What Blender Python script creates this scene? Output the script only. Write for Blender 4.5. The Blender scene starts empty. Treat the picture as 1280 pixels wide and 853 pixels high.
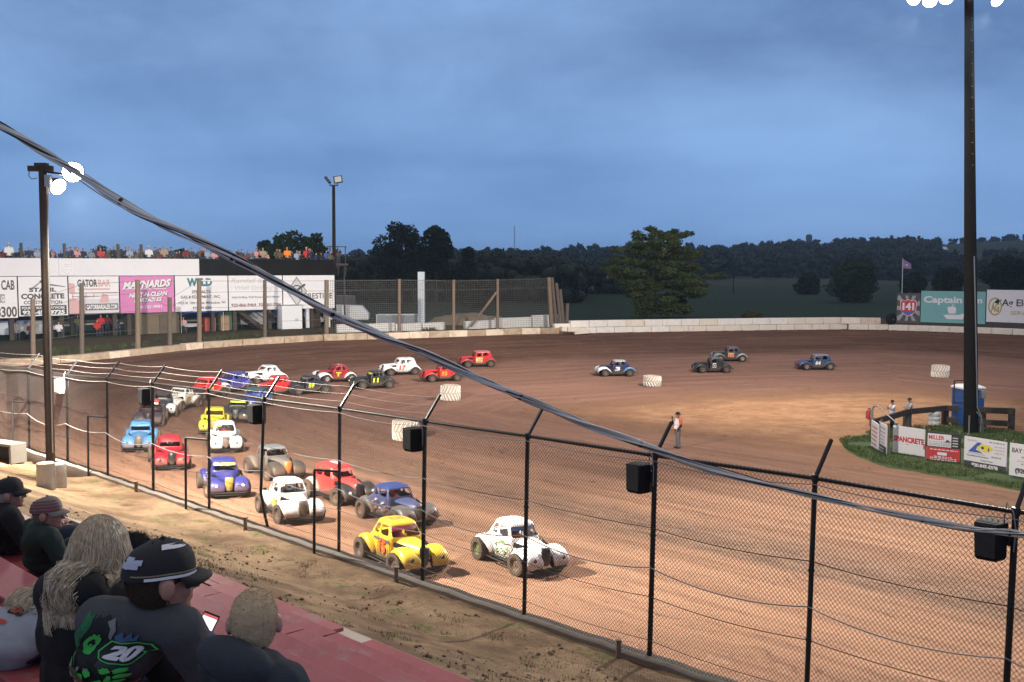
import bpy, math, random
import numpy as np
from mathutils import Vector, Matrix, noise
from mathutils.bvhtree import BVHTree

S = bpy.context.scene
COL = S.collection
R = math.radians
rnd = random.Random(11)

# ------------------------------------------------------------------ camera
H = 8.5
FPX = 1280.0
PITCH = math.atan((426.5 - 335.0) / FPX)
cp, sp = math.cos(PITCH), math.sin(PITCH)


def ray(px, py):
    x = (px - 640.0) / FPX
    y = -(py - 426.5) / FPX
    return Vector((x, cp + y * sp, -sp + y * cp))


def at(px, py, Y):
    """point seen at a pixel of the photograph, Y metres ahead of the viewer"""
    d = ray(px, py)
    return Vector((0, 0, H)) + d * (Y / d.y)


def atz(px, py, z):
    d = ray(px, py)
    return Vector((0, 0, H)) + d * ((z - H) / d.z)


# ------------------------------------------------------------------ materials
def new_mat(name):
    m = bpy.data.materials.new(name)
    m.use_nodes = True
    return m


def nd(nt, typ, **kw):
    n = nt.nodes.new(typ)
    for k, v in kw.items():
        if k in n.inputs.keys():
            n.inputs[k].default_value = v
        else:
            setattr(n, k, v)
    return n


def c4(c):
    return (c[0], c[1], c[2], 1.0)


_mats = {}


def mat(name, col, rough=0.6, metal=0.0, var=0.18, scale=6.0, bump=0.0, bscale=None, dirt=0.0, dirtcol=(0.16, 0.10, 0.065), coat=0.0, dscale=3.0, spec=None):
    """a plain surface with uneven tone, optional bump and patchy dried-on dirt"""
    if name in _mats:
        return _mats[name]
    m = new_mat(name)
    nt = m.node_tree
    b = nt.nodes['Principled BSDF']
    b.inputs['Roughness'].default_value = rough
    b.inputs['Metallic'].default_value = metal
    if spec is not None:
        b.inputs['Specular IOR Level'].default_value = spec
    if coat:
        b.inputs['Coat Weight'].default_value = coat
    tc = nd(nt, 'ShaderNodeTexCoord')
    n = nd(nt, 'ShaderNodeTexNoise', Scale=scale, Detail=6.0, Roughness=0.65)
    nt.links.new(tc.outputs['Object'], n.inputs['Vector'])
    mx = nd(nt, 'ShaderNodeMix', data_type='RGBA')
    lo = [max(0, c * (1 - var)) for c in col]
    hi = [min(1, c * (1 + var)) for c in col]
    mx.inputs[6].default_value = c4(lo)
    mx.inputs[7].default_value = c4(hi)
    nt.links.new(n.outputs['Fac'], mx.inputs[0])
    out = mx.outputs[2]
    if dirt > 0:
        n2 = nd(nt, 'ShaderNodeTexNoise', Scale=dscale, Detail=8.0, Roughness=0.75)
        nt.links.new(tc.outputs['Object'], n2.inputs['Vector'])
        mr = nd(nt, 'ShaderNodeMapRange')
        mr.inputs[1].default_value = 0.62 - 0.35 * dirt
        mr.inputs[2].default_value = 0.85 - 0.25 * dirt
        mr.inputs[3].default_value = 0.0
        mr.inputs[4].default_value = min(1.0, 0.35 + dirt)
        nt.links.new(n2.outputs['Fac'], mr.inputs[0])
        m2 = nd(nt, 'ShaderNodeMix', data_type='RGBA')
        m2.inputs[7].default_value = c4(dirtcol)
        nt.links.new(out, m2.inputs[6])
        nt.links.new(mr.outputs[0], m2.inputs[0])
        out = m2.outputs[2]
    nt.links.new(out, b.inputs['Base Color'])
    if bump > 0:
        nb = nd(nt, 'ShaderNodeTexNoise', Scale=bscale or scale * 4, Detail=5.0)
        nt.links.new(tc.outputs['Object'], nb.inputs['Vector'])
        bp = nd(nt, 'ShaderNodeBump', Strength=bump, Distance=0.02)
        nt.links.new(nb.outputs['Fac'], bp.inputs['Height'])
        nt.links.new(bp.outputs['Normal'], b.inputs['Normal'])
    _mats[name] = m
    return m


def emat(name, col, strength):
    if name in _mats:
        return _mats[name]
    m = new_mat(name)
    b = m.node_tree.nodes['Principled BSDF']
    b.inputs['Base Color'].default_value = c4(col)
    b.inputs['Emission Color'].default_value = c4(col)
    b.inputs['Emission Strength'].default_value = strength
    _mats[name] = m
    return m


# ------------------------------------------------------------------ mesh builder
_text_cache = {}


def text_mesh(s, bold=0.0, shear=0.0):
    key = (s, bold, shear)
    if key not in _text_cache:
        cu = bpy.data.curves.new('lettering', 'FONT')
        cu.body = s
        cu.offset = bold
        cu.shear = shear
        cu.resolution_u = 3
        o = bpy.data.objects.new('lettering', cu)
        COL.objects.link(o)
        bpy.context.view_layer.update()
        me = o.to_mesh()
        vs = [v.co.copy() for v in me.vertices]
        fs = [tuple(p.vertices) for p in me.polygons]
        o.to_mesh_clear()
        bpy.data.objects.remove(o)
        bpy.data.curves.remove(cu)
        x0 = min(v.x for v in vs); x1 = max(v.x for v in vs)
        y0 = min(v.y for v in vs); y1 = max(v.y for v in vs)
        vs = [((v.x - x0) / (x1 - x0) - .5, (v.y - y0) / (y1 - y0) - .5) for v in vs]
        _text_cache[key] = (vs, fs, (x1 - x0) / (y1 - y0))
    return _text_cache[key]


class MB:
    def __init__(self):
        self.V = []; self.F = []; self.M = []

    def add(self, vs, fs, mi=0):
        b = len(self.V)
        self.V.extend(tuple(v) for v in vs)
        for f in fs:
            self.F.append(tuple(b + i for i in f))
            self.M.append(mi)
        return self

    def box(self, c, s, mi=0, rot=None):
        hx, hy, hz = s[0] / 2, s[1] / 2, s[2] / 2
        vs = [Vector((x, y, z)) for x in (-hx, hx) for y in (-hy, hy) for z in (-hz, hz)]
        if rot is not None:
            vs = [rot @ v for v in vs]
        c = Vector(c)
        vs = [v + c for v in vs]
        return self.add(vs, [(0, 1, 3, 2), (4, 6, 7, 5), (0, 4, 5, 1), (2, 3, 7, 6), (0, 2, 6, 4), (1, 5, 7, 3)], mi)

    def bar(self, a, b, w, h, mi=0, up=Vector((0, 0, 1))):
        """a rectangular bar from a to b, w wide and h high"""
        a = Vector(a); b = Vector(b)
        d = (b - a).normalized()
        side = d.cross(up)
        if side.length < 1e-4:
            side = d.cross(Vector((0, 1, 0)))
        side.normalize()
        u = side.cross(d).normalized()
        vs = []
        for p in (a, b):
            for (i, j) in ((-1, -1), (1, -1), (1, 1), (-1, 1)):
                vs.append(p + side * (w / 2 * i) + u * (h / 2 * j))
        return self.add(vs, [(0, 1, 2, 3), (7, 6, 5, 4), (0, 4, 5, 1), (1, 5, 6, 2), (2, 6, 7, 3), (3, 7, 4, 0)], mi)

    def tube(self, pts, r, n=8, mi=0, cap=True):
        pts = [Vector(p) for p in pts]
        m = len(pts)
        rs = r if isinstance(r, (list, tuple)) else [r] * m
        prev = None
        vs = []
        for i, p in enumerate(pts):
            d = (pts[min(i + 1, m - 1)] - pts[max(i - 1, 0)])
            d = d.normalized() if d.length > 1e-9 else Vector((0, 0, 1))
            if prev is None:
                a = d.orthogonal().normalized()
            else:
                a = prev - d * prev.dot(d)
                a = a.normalized() if a.length > 1e-6 else d.orthogonal().normalized()
            prev = a
            b = d.cross(a)
            for k in range(n):
                t = 2 * math.pi * k / n
                vs.append(p + (a * math.cos(t) + b * math.sin(t)) * rs[i])
        fs = []
        for i in range(m - 1):
            for k in range(n):
                k2 = (k + 1) % n
                fs.append((i * n + k, i * n + k2, (i + 1) * n + k2, (i + 1) * n + k))
        if cap:
            fs.append(tuple(range(n - 1, -1, -1)))
            fs.append(tuple((m - 1) * n + k for k in range(n)))
        return self.add(vs, fs, mi)

    def lathe(self, prof, n=24, mat4=None, mi=0, close=False):
        """profile of (r, z), turned about z"""
        mat4 = mat4 or Matrix()
        vs = []
        for (r, z) in prof:
            for k in range(n):
                t = 2 * math.pi * k / n
                vs.append(mat4 @ Vector((r * math.cos(t), r * math.sin(t), z)))
        fs = []
        m = len(prof)
        for i in range(m - 1 + (1 if close else 0)):
            j = (i + 1) % m
            for k in range(n):
                k2 = (k + 1) % n
                fs.append((i * n + k, i * n + k2, j * n + k2, j * n + k))
        if not close:
            fs.append(tuple(range(n - 1, -1, -1)))
            fs.append(tuple((m - 1) * n + k for k in range(n)))
        return self.add(vs, fs, mi)

    def loft(self, rings, mi=0, cyc=True, cap=True):
        n = len(rings[0])
        vs = [v for r in rings for v in r]
        fs = []
        for i in range(len(rings) - 1):
            for k in range(n if cyc else n - 1):
                k2 = (k + 1) % n
                fs.append((i * n + k, i * n + k2, (i + 1) * n + k2, (i + 1) * n + k))
        if cap and cyc:
            fs.append(tuple(range(n - 1, -1, -1)))
            fs.append(tuple((len(rings) - 1) * n + k for k in range(n)))
        return self.add(vs, fs, mi)

    def ell(self, c, r, nu=12, nv=8, mi=0, rot=None):
        c = Vector(c)
        vs = []; fs = []
        for i in range(nv + 1):
            ph = math.pi * i / nv
            for k in range(nu):
                t = 2 * math.pi * k / nu
                v = Vector((r[0] * math.sin(ph) * math.cos(t), r[1] * math.sin(ph) * math.sin(t), r[2] * math.cos(ph)))
                if rot is not None:
                    v = rot @ v
                vs.append(c + v)
        for i in range(nv):
            for k in range(nu):
                k2 = (k + 1) % nu
                fs.append((i * nu + k, (i + 1) * nu + k, (i + 1) * nu + k2, i * nu + k2))
        return self.add(vs, fs, mi)

    def text(self, s, w, h, m4, mi=0, bold=0.0, shear=0.0):
        """lettering fitted to w x h, lying in the xy plane of m4 and centred there"""
        vs, fs, asp = text_mesh(s, bold, shear)
        if w is None:
            w = h * asp
        return self.add([m4 @ Vector((x * w, y * h, 0)) for x, y in vs], fs, mi)

    def poly(self, pts, m4, mi=0):
        return self.add([m4 @ Vector((p[0], p[1], 0)) for p in pts], [tuple(range(len(pts)))], mi)

    def rect(self, x0, y0, x1, y1, m4, mi=0):
        return self.poly([(x0, y0), (x1, y0), (x1, y1), (x0, y1)], m4, mi)

    def mesh(self, name, mats, smooth=True, angle=40):
        me = bpy.data.meshes.new(name)
        me.from_pydata(self.V, [], self.F)
        for m in (mats if isinstance(mats, (list, tuple)) else [mats]):
            me.materials.append(m)
        me.polygons.foreach_set('material_index', self.M)
        if smooth:
            me.polygons.foreach_set('use_smooth', [True] * len(self.F))
            me.set_sharp_from_angle(angle=R(angle))
        me.update()
        return me

    def build(self, name, mats, parent=None, smooth=True, angle=40, bev=0.0):
        return link(name, self.mesh(name, mats, smooth, angle), parent, bev)


def link(name, me, parent=None, bev=0.0):
    o = bpy.data.objects.new(name, me)
    COL.objects.link(o)
    if parent is not None:
        o.parent = parent
    if bev > 0:
        b = o.modifiers.new('bevel', 'BEVEL')
        b.width = bev; b.segments = 2; b.limit_method = 'ANGLE'; b.angle_limit = R(40)
    return o


def evald(o):
    """the modified mesh of o as plain data; o itself is removed"""
    bpy.context.view_layer.update()
    dg = bpy.context.evaluated_depsgraph_get()
    me = bpy.data.meshes.new_from_object(o.evaluated_get(dg))
    bpy.data.objects.remove(o)
    return me


def tag(o, label=None, cat=None, group=None, kind=None):
    if label: o['label'] = label
    if cat: o['category'] = cat
    if group: o['group'] = group
    if kind: o['kind'] = kind
    return o


def thing(name, label, cat, loc=(0, 0, 0), rotz=0.0, group=None, m4=None):
    o = bpy.data.objects.new(name, None)
    COL.objects.link(o)
    o.empty_display_size = .2
    if m4 is not None:
        o.matrix_world = m4
    else:
        o.location = loc
        o.rotation_euler = (0, 0, rotz)
    return tag(o, label, cat, group)


def slot(o, i, m):
    o.material_slots[i].link = 'OBJECT'
    o.material_slots[i].material = m


def smooth01(x):
    x = np.clip(x, 0, 1)
    return x * x * (3 - 2 * x)
# ------------------------------------------------------------------ terrain
FENCE_C = 16.6
wall_px = [(0, 461), (50, 458), (100, 454), (150, 449), (200, 443.5), (250, 438), (300, 434), (350, 431), (400, 428), (450, 426.5), (500, 425), (550, 423.5), (600, 421.5), (650, 419.5),
           (700, 418.5), (770, 417), (830, 416), (900, 415), (960, 414), (1050, 413), (1100, 413.7), (1150, 415.2), (1200, 417), (1240, 418.6), (1280, 420.3), (1330, 423)]
WALL = [atz(px, py, H - 6.1) for px, py in wall_px]
WALL = [(p.x, p.y) for p in WALL]
BND = [(48, FENCE_C - 48), (20, FENCE_C - 20), (5, FENCE_C - 5), (-5, FENCE_C + 5), (-15, FENCE_C + 15), (-19, 36), (-24.5, 43), (-29, 51)] + WALL + \
      [(56, 82), (62, 70), (66, 55), (68, 35), (68, 10), (66, -10), (58, -28)]
BN = np.array(BND)


def bdist(x, y):
    """signed distance to the track's outer edge (+ inside) and the length along that edge"""
    x = np.asarray(x, float); y = np.asarray(y, float)
    best = np.full(x.shape, 1e9); bl = np.zeros(x.shape); inside = np.zeros(x.shape, bool)
    L = 0.0
    n = len(BN)
    for i in range(n):
        ax, ay = BN[i]; bx, by = BN[(i + 1) % n]
        dx, dy = bx - ax, by - ay
        ll = dx * dx + dy * dy
        t = np.clip(((x - ax) * dx + (y - ay) * dy) / ll, 0, 1)
        d = np.hypot(x - ax - t * dx, y - ay - t * dy)
        k = d < best
        best = np.where(k, d, best); bl = np.where(k, L + t * math.sqrt(ll), bl)
        c = ((ay > y) != (by > y)) & (x < dx * (y - ay) / (dy if abs(dy) > 1e-9 else 1e-9) + ax)
        inside ^= c
        L += math.sqrt(ll)
    return np.where(inside, best, -best), bl


PD = [0, 3.3, 7, 14, 22, 30, 38, 50, 400]
PZ = [2.5, 1.95, 1.2, .68, .48, .32, .1, 0, 0]      # far turn, steep up to the wall
PN = [.95, .78, .62, .48, .38, .30, .1, 0, 0]       # front straight, below the fence's retaining wall
# skyline of the far hills: photo x against photo y
SKX = [-900, 0, 300, 430, 560, 640, 700, 860, 950, 1010, 1060, 1110, 1160, 1280, 1500, 2300]
SKY = [322, 320, 319, 317, 316, 316, 315, 314, 311, 308.5, 305.5, 303.5, 301.5, 296, 292, 292]


def hgt(x, y, d=None):
    x = np.asarray(x, float); y = np.asarray(y, float)
    if d is None:
        d, _ = bdist(x, y)
    zin = np.interp(d, PD, PZ); k = smooth01((62 - y) / 24.0); zin = zin * (1 - k) + np.interp(d, PD, PN) * k
    s = (x + y) / math.sqrt(2)
    apron = np.interp(s, [2.0, 5.6, 10.0, 12.0], [5.2, 4.75, 2.9, 2.72])
    far = np.interp(-d, [0, .35, 1.2, 9, 26, 60, 120], [2.5, 2.5, 2.95, 3.0, 2.6, .6, 0.0])
    px = 640 + FPX * x / np.maximum(y, 1.0)
    e = (335 - np.interp(px, SKX, SKY)) / FPX
    hill = (8.0 + e * 1500 - 7) * smooth01((y - 560) / 940.0)
    hill = hill + smooth01((y - 300) / 500) * (1.6 * np.sin(x / 83.0) * np.cos(y / 97.0) + 1.2 * np.sin(x / 41 + y / 60))
    far = far + np.where(y > 200, hill, 0)
    near = smooth01((40 - y) / 8.0) * (x + y < 60)
    out = far * (1 - near) + apron * near
    return np.where(d > 0, zin, out)


def gz(x, y):
    return float(hgt(np.array([x]), np.array([y]))[0])


def ground(px, py):
    """where the line of sight through a pixel meets the ground"""
    d = ray(px, py)
    t0 = 3.0
    prev = t0
    ts = np.concatenate([np.arange(4, 160, .25), np.arange(160, 1500, 4)])
    P = np.array([0, 0, H])[:, None] + np.array(d)[:, None] * ts
    below = P[2] < hgt(P[0], P[1])
    # start beyond the stands
    ok = np.where(below & ((P[0] + P[1]) > 9.0))[0]
    i = ok[0] if len(ok) else len(ts) - 1
    lo, hi = ts[max(i - 1, 0)], ts[i]
    for _ in range(20):
        m = (lo + hi) / 2
        p = Vector((0, 0, H)) + d * m
        if p.z < gz(p.x, p.y): hi = m
        else: lo = m
    p = Vector((0, 0, H)) + d * hi
    return p


def gframe(x, y, heading):
    """matrix standing on the sloping ground, +X along the heading"""
    e = .6
    n = Vector((gz(x - e, y) - gz(x + e, y), gz(x, y - e) - gz(x, y + e), 2 * e)).normalized()
    f = Vector((math.cos(heading), math.sin(heading), 0))
    f = (f - n * f.dot(n)).normalized()
    l = n.cross(f)
    m = Matrix((f, l, n)).transposed().to_4x4()
    m.translation = Vector((x, y, gz(x, y)))
    return m


def grow(a, b, n, g, cap=1e9):
    out = [a]
    st = b
    for i in range(n):
        out.append(out[-1] + st)
        st = min(st * g, cap)
    return out[1:]


def ground_material():
    m = new_mat('ground_soil')
    nt = m.node_tree
    L = nt.links.new
    b = nt.nodes['Principled BSDF']
    tc = nd(nt, 'ShaderNodeTexCoord')
    ad = nd(nt, 'ShaderNodeAttribute', attribute_name='edge')
    al = nd(nt, 'ShaderNodeAttribute', attribute_name='along')
    obj = tc.outputs['Object']

    def math_(op, a, bb=None, c=None):
        n = nd(nt, 'ShaderNodeMath', operation=op)
        for i, v in enumerate((a, bb, c)):
            if v is None: continue
            if isinstance(v, (int, float)): n.inputs[i].default_value = v
            else: L(v, n.inputs[i])
        return n.outputs[0]

    def mixc(f, a, c):
        n = nd(nt, 'ShaderNodeMix', data_type='RGBA')
        if isinstance(f, (int, float)): n.inputs[0].default_value = f
        else: L(f, n.inputs[0])
        for i, v in ((6, a), (7, c)):
            if isinstance(v, tuple): n.inputs[i].default_value = c4(v)
            else: L(v, n.inputs[i])
        return n.outputs[2]

    def noi(scale, vec=obj, detail=6.0, rough=.6):
        n = nd(nt, 'ShaderNodeTexNoise', Scale=scale, Detail=detail, Roughness=rough)
        L(vec, n.inputs['Vector'])
        return n.outputs['Fac']

    def rng(v, a, bb, c=0.0, d=1.0):
        n = nd(nt, 'ShaderNodeMapRange')
        n.interpolation_type = 'SMOOTHSTEP'
        L(v, n.inputs[0])
        for i, q in ((1, a), (2, bb), (3, c), (4, d)): n.inputs[i].default_value = q
        return n.outputs[0]
    edge = ad.outputs['Fac']
    along = al.outputs['Fac']
    wob = noi(.22)
    ed = math_('ADD', edge, math_('MULTIPLY', math_('SUBTRACT', wob, .5), 5.0))
    # streaks that run along the racing line
    cv = nd(nt, 'ShaderNodeCombineXYZ')
    L(math_('MULTIPLY', edge, 1.0), cv.inputs[0]); L(math_('MULTIPLY', along, .05), cv.inputs[1])
    st1 = noi(1.1, cv.outputs[0], 8.0, .7)
    cv2 = nd(nt, 'ShaderNodeCombineXYZ')
    L(math_('MULTIPLY', edge, 1.0), cv2.inputs[0]); L(math_('MULTIPLY', along, .16), cv2.inputs[1])
    st2 = noi(4.0, cv2.outputs[0], 6.0, .75)
    n_f = noi(9.0, obj, 8.0, .7)
    n_m = noi(.7, obj, 6.0, .65)
    clod = noi(38.0, obj, 4.0, .7)
    # far turn or front straight: the far one is darker and moister
    sx = nd(nt, 'ShaderNodeSeparateXYZ'); L(obj, sx.inputs[0])
    farm = rng(sx.outputs[1], 30.0, 62.0)
    front = mixc(rng(st1, .35, .68), (.23, .127, .083), (.375, .212, .136))
    groove = mixc(rng(st1, .3, .7), (.185, .096, .073), (.285, .152, .113))
    tk = mixc(math_('MULTIPLY', farm, .85), front, groove)
    fr_dark = mixc(rng(st2, .38, .62), (.10, .062, .045), (.22, .14, .10))
    wet = math_('MULTIPLY', math_('MULTIPLY', rng(edge, 11.6, 12.6), rng(edge, 16.0, 13.8)), math_('SUBTRACT', 1.0, farm))
    tk = mixc(math_('MULTIPLY', wet, .8), tk, fr_dark)
    infield = mixc(rng(n_m, .3, .7), (.27, .142, .078), (.39, .222, .122))
    infield = mixc(math_('MULTIPLY', rng(ed, 33.5, 30.0), .75), infield, (.20, .105, .066))
    infield = mixc(math_('MULTIPLY', rng(st2, .5, .72), .45), infield, (.19, .10, .058))
    tk = mixc(rng(ed, 26.0, 31.0), tk, infield)
    cush = mixc(rng(st1, .35, .65), (.085, .042, .030), (.165, .085, .058))
    cm = math_('MULTIPLY', rng(ed, 11.0, 6.5), rng(sx.outputs[1], 50.0, 66.0))
    tk = mixc(cm, tk, cush)
    tk = mixc(math_('MULTIPLY', rng(clod, .54, .68), .5), tk, (.12, .068, .05))
    tk = mixc(math_('MULTIPLY', rng(noi(17.0, obj, 6.0, .8), .42, .30), .3), tk, (.46, .30, .21))
    tk = mixc(math_('MULTIPLY', rng(st2, .55, .75), .4), tk, (.16, .10, .075))
    cv3 = nd(nt, 'ShaderNodeCombineXYZ')
    L(math_('ADD', edge, math_('MULTIPLY', math_('SUBTRACT', noi(.09), .5), 7.0)), cv3.inputs[0]); L(math_('MULTIPLY', along, .045), cv3.inputs[1])
    st3 = noi(7.5, cv3.outputs[0], 3.0, .8)
    tk = mixc(math_('MULTIPLY', rng(st3, .55, .67), .68), tk, (.105, .062, .046))
    tk = mixc(math_('MULTIPLY', rng(st3, .44, .32), .28), tk, (.46, .30, .20))
    # apron between the stands and the fence
    ap = mixc(rng(n_m, .32, .66), (.115, .07, .044), (.275, .19, .118))
    ap = mixc(rng(n_f, .52, .72), ap, (.13, .085, .05))
    ap = mixc(math_('MULTIPLY', rng(noi(1.6), .55, .66), rng(n_f, .35, .6)), ap, (.095, .11, .035))
    # fields
    vor = nd(nt, 'ShaderNodeTexVoronoi', Scale=.0045)
    mpv = nd(nt, 'ShaderNodeMapping'); mpv.inputs['Scale'].default_value = (.55, 1.25, 0)
    L(obj, mpv.inputs[0]); L(mpv.outputs[0], vor.inputs['Vector'])
    sc = nd(nt, 'ShaderNodeSeparateColor'); L(vor.outputs['Color'], sc.inputs[0])
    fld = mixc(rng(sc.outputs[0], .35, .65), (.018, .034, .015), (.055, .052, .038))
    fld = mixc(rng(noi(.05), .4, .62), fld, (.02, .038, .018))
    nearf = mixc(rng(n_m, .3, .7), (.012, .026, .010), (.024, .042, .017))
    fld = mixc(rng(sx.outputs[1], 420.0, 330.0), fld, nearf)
    berm = mixc(rng(n_m, .35, .65), (.075, .046, .03), (.06, .055, .028))
    fld = mixc(rng(edge, -22.0, -9.0), fld, berm)
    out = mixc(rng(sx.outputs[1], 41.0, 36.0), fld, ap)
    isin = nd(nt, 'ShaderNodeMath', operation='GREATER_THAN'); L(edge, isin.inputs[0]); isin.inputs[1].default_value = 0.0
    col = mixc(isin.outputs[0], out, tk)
    L(col, b.inputs['Base Color'])
    b.inputs['Roughness'].default_value = .95
    b.inputs['Specular IOR Level'].default_value = .12
    h = math_('ADD', math_('MULTIPLY', n_f, .5), math_('ADD', math_('MULTIPLY', clod, .25), math_('MULTIPLY', st2, .45)))
    bp = nd(nt, 'ShaderNodeBump', Strength=.75, Distance=.09)
    L(h, bp.inputs['Height']); L(bp.outputs['Normal'], b.inputs['Normal'])
    return m


def build_ground():
    xs = sorted([-x for x in grow(46, 1.0, 92, 1.08, 22)]) + list(np.arange(-46, 70.01, .42)) + grow(70, 1.0, 105, 1.08, 20)
    ys = sorted([2 - (y) for y in grow(0, 1.0, 14, 1.12)]) + list(np.arange(2, 116.01, .42)) + grow(116, .8, 125, 1.05, 22) + [2500, 3000, 4200]
    xs = np.array(xs); ys = np.array(ys)
    ys = np.unique(ys)
    X, Y = np.meshgrid(xs, ys)
    d, l = bdist(X, Y)
    Z = hgt(X, Y, d)
    # small unevenness
    rng = np.random.default_rng(4)
    near = (Y < 116) & (np.abs(X) < 75)
    Z = Z + near * (rng.random(Z.shape) - .5) * np.where((d < 0) & (Y < 40), .05, .022)
    edgeband = (d <= 0) & (d > -.62) & (Y < 36) & (X + Y < 40)
    Z = np.where(edgeband, .9, Z)
    Z = np.where((X + Y) < 6.5, Z - 1.2, Z)
    ny, nx = X.shape
    V = np.stack([X, Y, Z], -1).reshape(-1, 3)
    idx = np.arange(nx * ny).reshape(ny, nx)
    F = np.stack([idx[:-1, :-1], idx[:-1, 1:], idx[1:, 1:], idx[1:, :-1]], -1).reshape(-1, 4)
    me = bpy.data.meshes.new('ground')
    fast_mesh(me, V, F)
    a = me.attributes.new('edge', 'FLOAT', 'POINT'); a.data.foreach_set('value', d.reshape(-1).astype(np.float32))
    a = me.attributes.new('along', 'FLOAT', 'POINT'); a.data.foreach_set('value', l.reshape(-1).astype(np.float32))
    me.materials.append(ground_material())
    o = link('ground', me)
    tag(o, kind='structure')
    return o


def fast_mesh(me, V, F, smooth=True):
    V = np.asarray(V, np.float32); F = np.asarray(F, np.int32)
    k = F.shape[1]
    me.vertices.add(len(V)); me.vertices.foreach_set('co', V.reshape(-1))
    me.loops.add(F.size); me.loops.foreach_set('vertex_index', F.reshape(-1))
    me.polygons.add(len(F))
    me.polygons.foreach_set('loop_start', np.arange(0, F.size, k, dtype=np.int32))
    if smooth:
        me.polygons.foreach_set('use_smooth', np.ones(len(F), bool))
    me.update(calc_edges=True)
    return me


def build_apron_edge():
    a = np.arange(-34, 28, .22); s = np.array([-1.25, -.9, -.55, -.25, -.02])
    A_, S_ = np.meshgrid(a, s)
    s0 = FENCE_C / math.sqrt(2)
    X = (s0 + S_ - A_) / math.sqrt(2); Y = (s0 + S_ + A_) / math.sqrt(2)
    d, l = bdist(X, Y)
    Z = hgt(X, Y, np.minimum(d, -.01)) + .012 + (np.random.default_rng(1).random(X.shape) - .5) * .03
    Z[0] -= .06
    ny, nx = X.shape; idx = np.arange(nx * ny).reshape(ny, nx)
    F = np.stack([idx[:-1, :-1], idx[1:, :-1], idx[1:, 1:], idx[:-1, 1:]], -1).reshape(-1, 4)
    me = bpy.data.meshes.new('ground_edge'); fast_mesh(me, np.stack([X, Y, Z], -1).reshape(-1, 3), F)
    q = me.attributes.new('edge', 'FLOAT', 'POINT'); q.data.foreach_set('value', np.minimum(d, -.01).reshape(-1).astype(np.float32))
    q = me.attributes.new('along', 'FLOAT', 'POINT'); q.data.foreach_set('value', l.reshape(-1).astype(np.float32))
    me.materials.append(bpy.data.materials['ground_soil'])
    tag(link('ground_edge', me), kind='structure')


build_ground()
build_apron_edge()
# ------------------------------------------------------------------ camera, sky, daylight
cam = bpy.data.cameras.new('camera')
cam.sensor_width = 36; cam.lens = 36.0
cam.clip_end = 8000
co = bpy.data.objects.new('camera', cam)
COL.objects.link(co)
co.location = (0, 0, H)
co.rotation_euler = (math.pi / 2 - PITCH, 0, 0)
S.camera = co

SUN_EL, SUN_AZ = R(4), R(250)


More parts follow.
